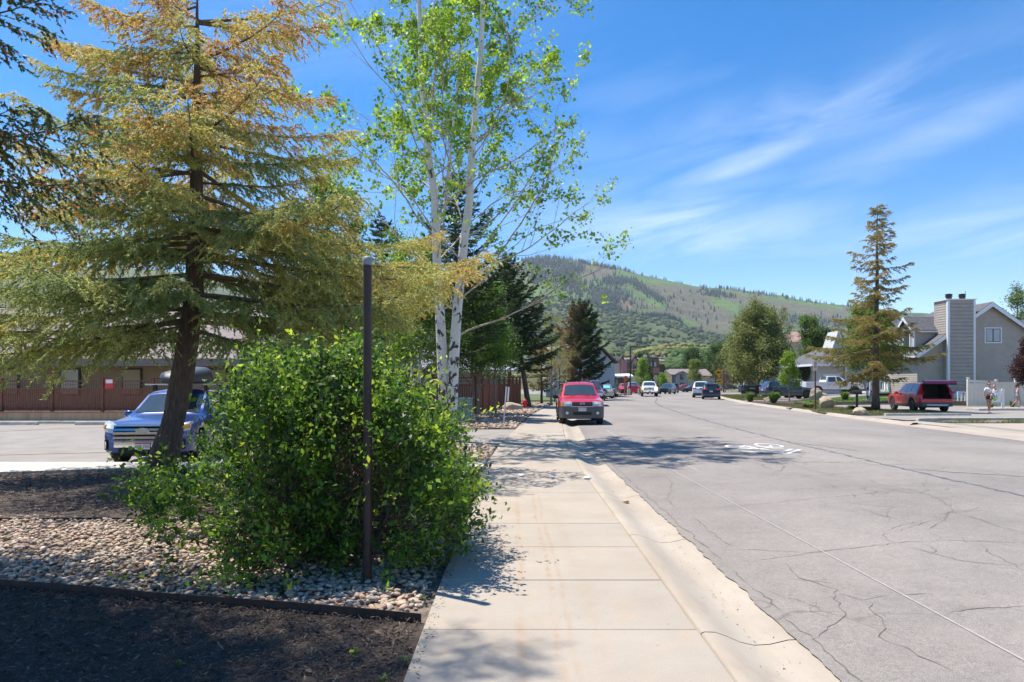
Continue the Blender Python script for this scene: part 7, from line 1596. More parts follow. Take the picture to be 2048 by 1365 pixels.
# far pink-brown terraces behind
bb = empty('apartment_block', (66, 165, 6), 0, 'long pinkish brown tiled roof far behind the birch and garages', 'building')
MB().box(-9, 14, 0, 8, -6, 5.6).build('wall', M['stucco'], bb); mb = MB(); mb.prism([(-9.6, -.8, 5.5), (14.6, -.8, 5.5), (14.6, 4, 8.2), (-9.6, 4, 8.2)], (0, .1, .25)); mb.build('roof', mat('pink_tile_roof', (.33, .21, .17), .9, var=.4, vscale=1.5, stretch=(.3, 1, 3)), bb)
for x in (-5, 1, 6, 11): MB().box(x, x + 1.2, 3.2, 4.0, 8.0, 9.1).build('roof_vent', M['trim'], bb)
# ------------------------------------------------------------------ brown apartment building at the end of the street
ab = empty('apartment_building', (0, 0, 0), 0, 'brown three storey building with gabled balconies and satellite dishes', 'building')
def X(px, Y): return (px - 1024) / 1365 * Y
def Zp(py, Y): return 1.6 - (py - 768) / 1365 * Y
Yb = 178.0
MB().box(X(1229, Yb), X(1241, Yb), Yb, Yb + 14, 0, Zp(719, Yb)).build('wall', M['stucco'], ab)
MB().box(X(1242, Yb), X(1252, Yb), Yb - 1.5, Yb + 14, Zp(751, Yb), Zp(722, Yb)).build('sign_wall', M['redmetal'], ab)
MB().box(X(1252, Yb), X(1318, Yb), Yb, Yb + 16, 0, Zp(719, Yb)).build('wall', M['brownwall'], ab)
MB().box(X(1283, Yb), X(1316, Yb), Yb - .8, Yb + 14, Zp(736, Yb), Zp(715.5, Yb)).build('wall', mat('dark_tan_stucco', (.15, .105, .065), .85), ab)
for (a, b) in ((1238, 1249), (1262, 1276)):
    mid = (a + b) / 2; mb = MB(); mb.prism([(X(a, Yb), Yb - .6, Zp(726, Yb)), (X(b, Yb), Yb - .6, Zp(726, Yb)), (X(mid, Yb), Yb - .6, Zp(715.5, Yb))], (0, 8, 0)); gbl = mb.build('gable', M['tanwood'], ab)
    for sg in (-1, 1):
        xe = X(mid + sg * (b - a) * .62, Yb); MB().prism([(X(mid, Yb), Yb - 1.0, Zp(713.6, Yb)), (xe, Yb - 1.0, Zp(726, Yb)), (xe, Yb - 1.0, Zp(724.3, Yb)), (X(mid, Yb), Yb - 1.0, Zp(712.2, Yb))], (0, 9, 0)).build('roof_edge', M['darktrim'], gbl)
MB().prism([(X(1251, Yb), Yb - .4, Zp(726, Yb)), (X(1283, Yb), Yb - .4, Zp(726, Yb)), (X(1283, Yb), Yb + 5, Zp(716, Yb)), (X(1251, Yb), Yb + 5, Zp(716, Yb))], (0, 0, .2)).build('roof', M['shingle2'], ab)
MB().prism([(X(1313, Yb), Yb - .4, Zp(724, Yb)), (X(1330, Yb), Yb - .4, Zp(724, Yb)), (X(1328, Yb), Yb + 5, Zp(716, Yb)), (X(1313, Yb), Yb + 5, Zp(716, Yb))], (0, 0, .2)).build('roof', M['shingle2'], ab)
MB().prism([(X(1326, Yb), Yb + 2, Zp(721, Yb)), (X(1338, Yb), Yb + 12, Zp(724, Yb)), (X(1338, Yb), Yb + 12, Zp(717, Yb)), (X(1326, Yb), Yb + 2, Zp(714, Yb))], (1, 6, 0)).build('roof', M['shingle2'], ab)
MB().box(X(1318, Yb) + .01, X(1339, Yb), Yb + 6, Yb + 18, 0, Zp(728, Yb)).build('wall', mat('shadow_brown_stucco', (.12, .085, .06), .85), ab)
bl = MB().box(X(1264, Yb), X(1273, Yb), Yb - .9, Yb - .62, Zp(726, Yb) - .1, Zp(725, Yb)).build('balcony', M['tanwood'], ab)
for (z0, z1) in ((738.5, 725.5), (747, 740.5)):
    w = MB().box(X(1264.5, Yb), X(1273, Yb), Yb - .63, Yb - .60, Zp(z0, Yb), Zp(z1, Yb)).build('window', M['darktrim'], ab); MB().box(X(1266, Yb), X(1271.5, Yb), Yb - .68, Yb - .64, Zp(z0 - 1.5, Yb), Zp(z1 + .5, Yb)).build('pane', M['glassdark'], w)
for x in (1263.3, 1273.2): MB().box(X(x, Yb), X(x + 1.6, Yb), Yb - .8, Yb - .62, Zp(748, Yb), Zp(724, Yb)).build('timber_post', M['tanwood'], ab)
MB().box(X(1251.5, Yb), X(1275.5, Yb), Yb - 1.0, Yb - .81, Zp(741, Yb), Zp(738.5, Yb)).build('balcony_beam', M['tanwood'], ab)
for x in (1288.5, 1298, 1306):
    w = MB().box(X(x, Yb), X(x + 6, Yb), Yb - .9, Yb - .82, Zp(735, Yb), Zp(724, Yb)).build('window', M['darktrim'], ab); MB().box(X(x + 1.1, Yb), X(x + 4.9, Yb), Yb - .95, Yb - .91, Zp(733.9, Yb), Zp(725.1, Yb)).build('pane', M['curtain'] if x != 1298 else M['glassdark'], w)
MB().box(X(1280, Yb), X(1314, Yb), Yb - 3.0, Yb - .9, Zp(748, Yb), Zp(736.5, Yb)).build('parapet', M['redmetal'], ab)
mb = MB()
for k in range(22): xx = X(1280.5 + k * 1.55, Yb); mb.box(xx, xx + .06, Yb - 3.05, Yb - 3.01, Zp(748, Yb), Zp(736.5, Yb))
mb.build('seams', M['redmetal'], ab)
Yl = 165.0
lo = MB().box(X(1262, Yl), X(1314, Yl), Yl, Yl + 10, 0, Zp(750, Yl)).build('low_wall', M['stucco'], ab); MB().box(X(1260.5, Yl), X(1315, Yl), Yl - .8, Yl + 9, Zp(750, Yl), Zp(747.5, Yl)).build('low_roof', M['darktrim'], ab)
d_ = MB().box(X(1284.5, Yl), X(1301, Yl), Yl - .15, Yl - .02, .3, Zp(757, Yl)).build('shop_front', M['darktrim'], ab); MB().box(X(1287, Yl), X(1299, Yl), Yl - .2, Yl - .16, .3, Zp(759.5, Yl)).build('pane', M['stucco'], d_)
MB().prism([(X(1229, Yl), Yl - 3, Zp(755, Yl)), (X(1262, Yl), Yl - 3, Zp(755.5, Yl)), (X(1262, Yl), Yl, Zp(750, Yl)), (X(1229, Yl), Yl, Zp(751, Yl))], (0, 0, .3)).build('awning', M['white'], ab)
MB().box(X(1228, Yl), X(1261, Yl), Yl + 1, Yl + 4, 0, Zp(756, Yl)).build('dark_shopfront', M['darktrim'], ab)
for (px, py, r_) in ((1293, 712, 1.1), (1310, 712.5, .9), (1332, 718, .55)):
    x, z = X(px, Yb), Zp(py, Yb); dd = empty('satellite_dish', (x, Yb + 2, Zp(716.5, Yb)), 0); dd.parent = ab
    mb = MB(); mb.tube([(0, 0, -.6), (0, 0, .4)], .06, 6); mb.build('mast', M['galv'], dd); mb = MB(); mb.lathe([(.02, .12), (r_ * .3, .09), (r_ * .5, .0), (r_ * .52, .02), (r_ * .3, .12), (.02, .15)], n=16, axis='y'); o = mb.build('dish', M['white'], dd, (0, 0, .5)); o.rotation_euler = (rad(30), 0, rad(-30))
# grey gabled house further right
g2 = empty('house', (0, 0, 0), 0, 'grey gabled house with long pale brown roof at the end of the street', 'house'); Yg = 172.0
MB().box(X(1362, Yg), X(1440, Yg), Yg, Yg + 9, 0, Zp(757, Yg)).build('wall', M['siding3'], g2)
MB().prism([(X(1340, Yg), Yg - .6, Zp(751, Yg)), (X(1425, Yg), Yg - .6, Zp(754, Yg)), (X(1425, Yg), Yg + 6, Zp(739, Yg)), (X(1340, Yg), Yg + 6, Zp(739, Yg))], (0, 0, .2)).build('roof', M['shingle2'], g2)
mb = MB(); mb.prism([(X(1351, Yg), Yg - 1.2, 0), (X(1373, Yg), Yg - 1.2, 0), (X(1373, Yg), Yg - 1.2, Zp(749, Yg)), (X(1363, Yg), Yg - 1.2, Zp(744.5, Yg)), (X(1351, Yg), Yg - 1.2, Zp(750, Yg))], (0, 5, 0)); fg = mb.build('gable', mat('blue_grey_wall', (.27, .28, .29), .8), g2)
for a, b in (((1363, 744), (1349, 750.5)), ((1363, 744), (1376, 751))): MB().prism([(X(a[0], Yg), Yg - 1.6, Zp(a[1], Yg)), (X(b[0], Yg), Yg - 1.6, Zp(b[1], Yg)), (X(b[0], Yg), Yg - 1.6, Zp(b[1] - 1, Yg)), (X(a[0], Yg), Yg - 1.6, Zp(a[1] - 1.2, Yg))], (0, 5.5, 0)).build('roof_edge', M['darktrim'], fg)
for (a, b, c_, d) in ((1357.5, 1364, 760, 750), (1358, 1365, 776, 766)): w = MB().box(X(a, Yg), X(b, Yg), Yg - 1.32, Yg - 1.22, Zp(c_, Yg), Zp(d, Yg)).build('window', M['darktrim'], g2); MB().box(X(a + .8, Yg), X(b - .8, Yg), Yg - 1.36, Yg - 1.33, Zp(c_ - .8, Yg), Zp(d + .8, Yg)).build('pane', M['glassdark'], w)
# left: grey gable building behind the pines, long low building behind the fence
g3 = empty('house', (0, 0, 0), 0, 'light grey sided building with a gable behind the half brown pine', 'house'); Y3 = 84.0
mb = MB(); mb.prism([(X(1092, Y3), Y3, 0), (X(1229, Y3), Y3, 0), (X(1229, Y3), Y3, Zp(729, Y3)), (X(1201, Y3), Y3, Zp(700, Y3)), (X(1092, Y3), Y3, Zp(700, Y3))], (0, 14, 0)); mb.build('wall', M['siding2'], g3)
mb = MB(); clap(mb, Y3 - .01, .1, Zp(729, Y3), lambda z: X(1092, Y3), lambda z: X(1229, Y3), pitch=.3, out=.03); link('clapboard', mb.mesh('clapboard', M['siding2']), g3)['kind'] = 'stuff'
MB().prism([(X(1200, Y3), Y3 - .6, Zp(694, Y3)), (X(1236, Y3), Y3 - .6, Zp(727, Y3)), (X(1236, Y3), Y3 - .6, Zp(725, Y3)), (X(1200, Y3), Y3 - .6, Zp(691, Y3))], (0, 15, 0)).build('roof', M['shingle2'], g3)
MB().prism([(X(1090, Y3), Y3 - .6, Zp(705, Y3)), (X(1200, Y3), Y3 - .6, Zp(705, Y3)), (X(1200, Y3), Y3 + 6, Zp(692, Y3)), (X(1090, Y3), Y3 + 6, Zp(692, Y3))], (0, 0, .2)).build('roof', M['shingle2'], g3)
g4 = empty('apartment_block', (0, 0, 0), 0, 'long low building with mauve grey roof behind the red brown fence', 'building')
MB().box(-34, -8.2, 40, 50, 0, 3.0).build('wall', M['brownwall'], g4)
MB().prism([(-35, 38.6, 2.85), (-7.2, 38.6, 2.85), (-7.2, 45, 6.4), (-35, 45, 6.4)], (0, 0, .18)).build('roof', mat('mauve_shingle', (.25, .20, .19), .9, var=.25, vscale=3, bump=.4, bscale=12), g4)
MB().prism([(-35, 45.02, 6.58), (-7.2, 45.02, 6.58), (-7.2, 51.5, 3.0), (-35, 51.5, 3.0)], (0, 0, .1)).build('roof', M['shingle2'], g4)
MB().box(-35, -7.2, 38.5, 38.58, 2.6, 3.02).build('fascia', mat('mauve_fascia', (.24, .19, .18), .8), g4)
for k, x in enumerate((-30, -26.4, -22.8, -19.2, -17.8, -16.5, -15.2, -12.0)):
    w = MB().box(x, x + 1.15, 39.9, 39.985, .9, 2.5).build('window', M['darktrim'], g4); MB().box(x + .08, x + 1.07, 39.86, 39.895, 1.0, 2.42).build('pane', mat('tan_blind', (.34, .25, .15), .6) if k == 0 else (bpy.data.materials['tan_blind'] if k % 4 != 1 else M['glassdark']), w)
g5 = empty('carport', (0, 0, 0), 0, 'low pale grey metal roof and rust coloured posts behind the side fence', 'carport')
MB().prism([(-7.5, 44, 2.6), (1.2, 58, 2.6), (-3.5, 62, 4.6), (-13, 48, 4.6)], (0, 0, .12)).build('roof', mat('pale_metal_roof', (.30, .31, .33), .6, var=.1), g5)
MB().prism([(-9.5, 45, 0), (-.8, 60, 0), (-2.0, 61, 0), (-10.7, 46, 0)], (0, 0, 2.5)).build('wall', M['siding3'], g5)
for (x, y) in ((-6.9, 44.6), (-4.7, 48.2), (-2.5, 51.7), (-.2, 55.4)): MB().box(x - .14, x + .14, y - .14, y + .14, 0, 2.58).build('post', mat('rust_post', (.25, .11, .06), .8) if x == -6.9 else bpy.data.materials['rust_post'], g5)
# ------------------------------------------------------------------ lamps and signs down the street
def lamp(label, x, y, h_, ln=1.15):
    r = empty('street_lamp', (x, y, 0), 0, label, 'street lamp'); MB().tube([(0, 0, 0), (0, 0, h_)], [.11, .085], 8).build('pole', M['black'], r); MB().box(-.08, ln, -.14, .14, h_ - .12, h_ + .04).build('lamp_head', M['black'], r); MB().lathe([(.22, 0), (.22, .35)], n=10).build('base', M['black'], r)
lamp('black street lamp with flat arm in front of the brown building', X(1260.5, 97), 97, Zp(694, 97), 2.2); lamp('second black street lamp further off behind the white pickup', X(1305, 142), 142, Zp(717.5, 142), 2.2)
def diamond(root, w, h_, y, z, m, name='sign_panel'): return MB().prism([(0, y, z - h_), (w, y, z), (0, y, z + h_), (-w, y, z)], (0, .03, 0)).build(name, m, root)
r = empty('road_sign', (X(1251.5, 92), 92, 0), 0, 'rust orange diamond sign with a small plate below, on a brown post', 'road sign')
MB().box(-.22, -.06, -.04, .04, 0, 2.3).build('post', mat('pink_post', (.33, .17, .15), .7), r); MB().box(-.02, .14, -.04, .04, 0, 2.5).build('post', mat('brown_post', (.10, .045, .035), .7), r); diamond(r, .40, .42, -.07, 2.35, M['signorange']); MB().box(-.30, .30, -.07, -.045, 1.45, 1.72).build('plate_panel', M['signorange'], r)
mb = MB(); mb.box(-.03, .03, -.085, -.075, 2.15, 2.5); mb.box(-.14, .14, -.085, -.075, 2.28, 2.34); mb.build('symbol', M['black'], r)
r = empty('road_sign', (X(1437, 98), 98, .1), 0, 'yellow diamond arrow sign with a smaller yellow plate at the edge of the birch', 'road sign')
MB().box(-.4, -.34, -.03, .03, 0, 4.6).build('post', M['black'], r); diamond(r, .62, .62, -.06, 3.1, M['signyellow']); MB().box(-.3, .5, -.06, -.03, 1.55, 2.15).build('plate_panel', M['signyellow'], r)
mb = MB(); mb.prism([(-.3, -.075, 3.1), (-.05, -.075, 3.32), (-.05, -.075, 3.17), (.3, -.075, 3.17), (.3, -.075, 3.03), (-.05, -.075, 3.03), (-.05, -.075, 2.88)], (0, .01, 0)); mb.box(-.1, .3, -.08, -.07, 1.75, 1.9); mb.build('arrow_symbol', M['black'], r)
r = empty('banner_post', (X(1119, 56), 56, 0), 0, 'black post with a dark blue hanging sign behind the red suv', 'sign'); MB().tube([(0, 0, 0), (0, 0, 2.9)], .035, 6).build('post', M['black'], r); MB().box(.04, .38, -.02, .02, 1.15, 1.85).build('panel', mat('navy_sign', (.03, .035, .08), .5), r)
mb = MB()
for z in (1.72, 1.60, 1.36, 1.24): mb.box(.09, .33, -.026, -.021, z, z + .05)
mb.build('lettering', M['white'], r)
for k, x in enumerate((1256, 1259.5, 1277.5)):
    y = 94 + k * 2; tag(MB().lathe([(.13, 0), (.13, .85), (.10, .9)], (X(x, y), y, 0), 10).build('bollard', M['stucco'], angle=40), ('short concrete bollard left of the street lamp foot', 'short concrete bollard at the street lamp foot', 'short concrete bollard nearer the white pickup')[k], 'bollard', 'bollards by the street lamp')
# ------------------------------------------------------------------ hills
def ridge_y(px): return np.interp(px, [-2500, -900, -300, 0, 300, 600, 900, 1000, 1040, 1075, 1110, 1150, 1200, 1240, 1290, 1340, 1400, 1460, 1500, 1560, 1600, 1650, 1700, 1800, 2048, 2600, 4200],
                                  [640, 600, 560, 527, 540, 560, 552, 532, 524, 518, 517, 521, 532, 538, 552, 563, 574, 580, 584, 592, 601, 608, 613, 624, 640, 660, 700])
def foot_y(px): return np.interp(px, [-2500, 0, 700, 1000, 1100, 1160, 1240, 1320, 1400, 1500, 1700, 2048, 4200], [690, 640, 620, 606, 612, 622, 632, 648, 668, 690, 705, 712, 730])
def knoll_y(px): return np.interp(px, [-2500, 900, 1150, 1200, 1250, 1290, 1330, 1390, 1440, 1600, 2000, 4200], [757, 757, 752, 735, 716, 706, 698, 697, 699, 703, 708, 730])
RY = [190, 270, 430, 480, 700, 1000, 1350, 1650, 1800, 1950, 2200, 2620, 2850, 3400]
def hillz(px, Y):
    r, f, k = ridge_y(px), foot_y(px), knoll_y(px)
    def z(y, D): return 1.6 - (y - 768) / 1365 * D
    ctl = [-.3 + 0 * px, 3 + (z(k, 430) - 3) * .25, z(k, 430), z(k, 430) - 1, z(k + 25, 700), z((f + 735) / 2 + 5, 1000), z((f * 1.6 + 700) / 2.6, 1350), z(f, 1650), z(f + 1, 1800), z(f - 4, 1950), z(f * .62 + r * .38, 2200), z(r, 2620), z(r + 6, 2850), z(r + 60, 3400)]
    C = np.array(ctl); return np.array([np.interp(yy, RY, C[:, i]) for i, yy in enumerate(Y)]) if np.ndim(Y) else np.array([np.interp(Y, RY, C[:, i]) for i in range(len(px))])
pxs = np.concatenate([np.arange(-2200, 600, 40), np.arange(600, 1000, 12), np.arange(1000, 1760, 4), np.arange(1760, 2100, 12), np.arange(2100, 3600, 40)]).astype(float)
Yr = np.concatenate([np.arange(190, 700, 14), np.arange(700, 1950, 25), np.arange(1950, 2700, 9), np.arange(2700, 3401, 70)]).astype(float)
V = np.zeros((len(Yr), len(pxs), 3))
for j, Y in enumerate(Yr):
    z = hillz(pxs, float(Y)); x = (pxs - 1024) / 1365 * Y
    nz = np.array([noise.noise((xx / 160, Y / 160, 1.3)) * 1.0 + noise.noise((xx / 60, Y / 60, 4)) * .45 + noise.noise((xx / 22, Y / 22, 7)) * .16 + .5 * abs(noise.noise((xx / 130 + .4 * Y / 130, .3, 8))) for xx in x]) * float(np.interp(Y, [190, 450, 700, 1650, 2100, 2500, 2620, 3400], [0, 3.0, 6, 9, 20, 12, 4, 10]))
    V[j, :, 0] = x; V[j, :, 1] = Y; V[j, :, 2] = z + nz
nr, nc = V.shape[:2]; idx = np.arange(nr * nc).reshape(nr, nc); Fh = np.stack([idx[:-1, :-1], idx[:-1, 1:], idx[1:, 1:], idx[1:, :-1]], -1).reshape(-1, 4)
# vegetation zones, by place on the slope
SPX = V[..., 0] / V[..., 1] * 1365 + 1024; SPY = 768 + (1.6 - V[..., 2]) / V[..., 1] * 1365; far_ = V[..., 1] > 1850
def seg_d(px, py, a, b, wa, wb):
    dx, dy = b[0] - a[0], b[1] - a[1]; t = np.clip(((px - a[0]) * dx + (py - a[1]) * dy) / (dx * dx + dy * dy), 0, 1); d = np.hypot(px - a[0] - t * dx, (py - a[1] - t * dy)); return d / (wa + (wb - wa) * t)
NZ = np.array([[noise.noise((p[0] / 45, p[1] / 45, 12)) + .5 * noise.noise((p[0] / 14, p[1] / 14, 3)) for p in row] for row in V])
green = np.zeros(SPX.shape)
for a, b, wa, wb in (((1060, 590), (1165, 603), 14, 16), ((1075, 602), (1190, 615), 8, 8), ((1240, 545), (1290, 556), 13, 12), ((1290, 556), (1345, 568), 11, 5), ((1255, 575), (1325, 612), 7, 7), ((1300, 632), (1385, 648), 8, 6), ((1435, 603), (1475, 620), 10, 8), ((1345, 566), (1500, 588), 3, 3), ((1530, 592), (1680, 614), 7, 6), ((1160, 562), (1175, 575), 6, 6), ((1190, 566), (1215, 572), 4, 4), ((1100, 560), (1140, 575), 5, 5)):
    green = np.maximum(green, np.clip(1.6 - seg_d(SPX, SPY, a, b, wa, wb) - NZ * .5, 0, 1))
brown = np.zeros(SPX.shape)
for a, b, wa, wb in (((1175, 545), (1235, 550), 12, 8), ((1300, 590), (1440, 640), 26, 30), ((1330, 575), (1560, 600), 12, 14), ((1560, 605), (1700, 635), 14, 18), ((1200, 600), (1260, 615), 10, 10)):
    brown = np.maximum(brown, np.clip(1.5 - seg_d(SPX, SPY, a, b, wa, wb) - NZ * .4, 0, 1))
redd = np.clip(1.4 - seg_d(SPX, SPY, (1248, 602), (1258, 615), 5, 3) - NZ * .8, 0, 1)
base = np.zeros(V.shape); t = np.clip(.5 + NZ * .8, 0, 1)[..., None]
base[:] = np.array((.075, .110, .042)) * (1 - t) + np.array((.135, .152, .072)) * t
kn = (V[..., 1] < 650)[..., None]; base = np.where(kn, np.array((.17, .15, .075)) * t + np.array((.10, .105, .05)) * (1 - t), base)
f_ = (far_ * brown)[..., None]; base = base * (1 - f_ * .8) + np.array((.150, .130, .088)) * f_ * .8
f_ = (far_ * green)[..., None]; base = base * (1 - f_) + np.array((.115, .185, .050)) * f_
f_ = (far_ * redd)[..., None]; base = base * (1 - f_) + np.array((.33, .17, .11)) * f_
def b_hill(t_, b, v):
    a = N(t_, 'ShaderNodeVertexColor'); a.layer_name = 'col'
    n = trange(t_, tnoise(t_, v, .09, 8, .75), .35, .68, .62, 1.42); n2 = trange(t_, tnoise(t_, v, .018, 5, .6), .3, .7, .85, 1.15)
    x = N(t_, 'ShaderNodeVectorMath', operation='SCALE'); t_.links.new(a.outputs[0], x.inputs[0]); t_.links.new(mathn(t_, 'MULTIPLY', n, n2), x.inputs['Scale'])
    t_.links.new(x.outputs[0], b.inputs['Base Color']); b.inputs['Roughness'].default_value = 1.0; b.inputs['Specular IOR Level'].default_value = 0.1
    tbump(t_, b, tnoise(t_, v, .12, 6, .75), 1.0, 5.0)
M['hill'] = smat('hill_scrub', b_hill)
o = link('hills', mesh_np('hills', V.reshape(-1, 3), Fh, M['hill'], base.reshape(-1, 3), smooth=True)); o['kind'] = 'structure'
# conifers on the far slope
gh_ = np.random.default_rng(99)
def slope_at(px, py, lo=1980):
    """walk the front slope of the column for the given sight line; place on the ground there"""
    col = np.clip(np.searchsorted(pxs, px), 1, nc - 1); out = []; ok = []
    for i, (c_, y) in enumerate(zip(col, py)):
        s = SPY[:, c_]; j = np.where((Yr > lo) & (s <= y))[0]
        if len(j): out.append((V[j[0], c_, 0] + (px[i] - pxs[c_]) / 1365 * Yr[j[0]], Yr[j[0]], V[j[0], c_, 2])); ok.append(i)
    return np.array(out).reshape(-1, 3)
pl = []
def patch(n, a, b, wa, wb, sc=1.0):
    t = gh_.random(n); px = a[0] + (b[0] - a[0]) * t + gh_.normal(0, .5, n) * (wa + (wb - wa) * t) ; py = a[1] + (b[1] - a[1]) * t + gh_.normal(0, .5, n) * (wa + (wb - wa) * t) * .8; pl.append(slope_at(px, py))
patch(330, (1050, 524), (1130, 530), 10, 14); patch(240, (1128, 538), (1160, 540), 12, 14); patch(330, (1120, 548), (1158, 585), 12, 24); patch(150, (1060, 545), (1110, 560), 20, 20)
patch(150, (1210, 566), (1250, 562), 10, 12); patch(230, (1255, 560), (1325, 606), 8, 7); patch(260, (1190, 590), (1250, 600), 14, 18); patch(150, (1185, 608), (1240, 622), 8, 6); patch(120, (1290, 636), (1365, 650), 4, 4); patch(110, (1405, 585), (1465, 595), 10, 8); patch(170, (1060, 620), (1300, 640), 8, 6)
patch(80, (1150, 525), (1230, 540), 3, 3); patch(120, (1240, 542), (1500, 588), 3, 3); patch(60, (1500, 588), (1700, 614), 4, 4); patch(220, (1050, 540), (1450, 640), 60, 60); patch(170, (1550, 640), (1700, 650), 14, 14); patch(300, (-200, 560), (900, 580), 40, 40); patch(130, (1185, 575), (1200, 610), 20, 20)
# stand along the skyline
spx = gh_.uniform(1040, 1240, 130); j = np.argmin(np.abs(Yr - 2615)); cc = np.clip(np.searchsorted(pxs, spx), 1, nc - 1); pl.append(np.stack([V[j, cc, 0], V[j, cc, 1], V[j, cc, 2]], 1))
spx = np.concatenate([gh_.uniform(1240, 1700, 70), gh_.normal(1460, 12, 14), gh_.normal(1520, 8, 10)]); cc = np.clip(np.searchsorted(pxs, spx), 1, nc - 1); pl.append(np.stack([V[j, cc, 0], V[j, cc, 1], V[j, cc, 2] - 4], 1))
P = np.concatenate([p for p in pl if len(p)]); n = len(P); hh = gh_.uniform(9, 22, n); rr_ = hh * gh_.uniform(.16, .24, n)
k5 = 6; Vt = []; 
for lv, (z0, z1, rs) in enumerate(((.05, .62, 1.0), (.38, 1.0, .66))):
    for q in range(k5): a = 2 * math.pi * q / k5; Vt.append(np.stack([P[:, 0] + rr_ * rs * math.cos(a), P[:, 1] + rr_ * rs * math.sin(a), P[:, 2] + hh * z0 - 1 + gh_.normal(0, .4, n)], 1))
    Vt.append(np.stack([P[:, 0], P[:, 1], P[:, 2] + hh * z1 - 1], 1))
Vt = np.stack(Vt, 1); T = [(l * 7 + q, l * 7 + (q + 1) % k5, l * 7 + 6) for l in (0, 1) for q in range(k5)]
c = np.array((.028, .048, .034)) * gh_.uniform(.75, 1.35, (n, 1)); M['farcon'] = mat('far_conifer', (.03, .05, .03), 1.0, attr=True, spec=.1)
o = link('hillside_conifers', mesh_np('hillside_conifers', Vt.reshape(-1, 3), (np.array(T)[None] + (np.arange(n) * 14)[:, None, None]).reshape(-1, 3), M['farcon'], np.repeat(c, 14, axis=0))); tag(o, 'dark conifers scattered in patches over the mountainside', 'conifer wood', kind='stuff')
# rounded scrub oak and aspen crowns
def crowns(n, fn, smin, smax, cols, name, label, cat, thr=None):
    px, Y = fn(n); col = np.clip(np.searchsorted(pxs, px), 1, nc - 1); row = np.clip(np.searchsorted(Yr, Y), 0, nr - 2); fr = (Y - Yr[row]) / (Yr[row + 1] - Yr[row]); z = V[row, col, 2] * (1 - fr) + V[row + 1, col, 2] * fr; x = (px - 1024) / 1365 * Y
    nn = np.array([noise.noise((a / 70, b / 70, 33)) + .6 * noise.noise((a / 22, b / 22, 35)) for a, b in zip(x, Y)])
    k = nn > (-.05 if thr is None else thr) + gh_.normal(0, .18, n); x, Y, z, nn = x[k], Y[k], z[k], nn[k]; m_ = len(x); s = gh_.uniform(smin, smax, m_) * (Y / 800) ** .35
    v, f, c = scatter_blobs(np.stack([x, Y, z + s * .25], 1), np.stack([s, s, s * gh_.uniform(.6, .95, m_)], 1), ICO0, tint(m_, gh_, cols, [1] * len(cols), .25), gh_, .2, .2)
    o = link(name, mesh_np(name, v, f, M['farcon'], c)); tag(o, label, cat, kind='stuff')
crowns(6500, lambda n: (gh_.uniform(1020, 1760, n), gh_.uniform(800, 1980, n)), 2.6, 5.6, ((.065, .085, .035), (.09, .115, .045), (.045, .065, .035)), 'hillside_scrub', 'grey green scrub oak covering the middle slope of the mountain', 'scrub')
crowns(2600, lambda n: (gh_.uniform(1000, 1800, n), 300 + 200 * gh_.random(n) ** .8), 1.3, 3.0, ((.13, .14, .05), (.17, .14, .08), (.09, .11, .035), (.17, .17, .07)), 'knoll_scrub', 'olive and tan bushes on the low knoll behind the buildings', 'scrub', -.2)
crowns(700, lambda n: (gh_.uniform(1270, 1460, n), 400 + 45 * gh_.random(n)), 1.5, 3.2, ((.19, .19, .07), (.16, .17, .06)), 'knoll_scrub', 'yellow green bushes along the crest of the low knoll', 'scrub', .0)
crowns(1500, lambda n: (gh_.uniform(1330, 1700, n), gh_.uniform(255, 360, n)), 2.2, 4.6, ((.065, .105, .038), (.085, .125, .045), (.05, .08, .03)), 'slope_trees', 'green trees massed at the foot of the knoll behind the houses', 'trees', -.25)
# power poles on the knoll
for k, (px, py, h_) in enumerate(((1371, 684, 6.5), (1386.5, 694, 3.0), (1351.5, 689, 4.5))):
    D = 425.0; r = empty('power_pole', (X(px, D), D, Zp(700, D)), 0, ('tallest timber power pole on the crest of the knoll', 'short thick timber pole on the knoll crest, right of the tall one', 'thin pale pole on the knoll crest, left of the tall one')[k], 'power pole')
    MB().tube([(0, 0, -2), (0, 0, h_)], .22 if k != 1 else .5, 6).build('pole', M['barkgrey'], r)
    if k == 0: MB().box(-1.2, 1.2, -.1, .1, h_ - 1.2, h_ - .9).build('crossarm', M['barkgrey'], r)

# ------------------------------------------------------------------ people
SKIN = mat('skin', (.46, .23, .14), .55); SKINL = mat('light_skin', (.58, .34, .25), .55); HAIR = mat('dark_brown_hair', (.045, .024, .015), .6); HAIRL = mat('light_brown_hair', (.20, .11, .05), .6)
WHT = mat('white_cotton', (.76, .76, .78), .8); BLK = mat('black_shorts', (.015, .015, .02), .8); DEN = mat('blue_denim', (.17, .27, .42), .85); PNK = mat('pink_lilac_cotton', (.62, .48, .55), .85); GRYC = mat('pale_grey_cotton', (.55, .57, .62), .85); SHOE = mat('brown_sandal', (.05, .035, .03), .6)
def skinned(name, J, E, m, parent, root=0, sub=2, loc=None):
    """J: list of (x,y,z,r or (rx,ry)); E: edges"""
    me = bpy.data.meshes.new(name); me.from_pydata([j[:3] for j in J], E, []); me.materials.append(m); o = link(name, me, parent, loc)
    md = o.modifiers.new('skin', 'SKIN'); md.use_smooth_shade = True; md.use_x_symmetry = False
    for i, j in enumerate(J):
        r = j[3] if isinstance(j[3], tuple) else (j[3], j[3]); me.skin_vertices[0].data[i].radius = r; me.skin_vertices[0].data[i].use_root = (i == root)
    s = o.modifiers.new('subdivision', 'SUBSURF'); s.levels = sub; s.render_levels = sub; return o
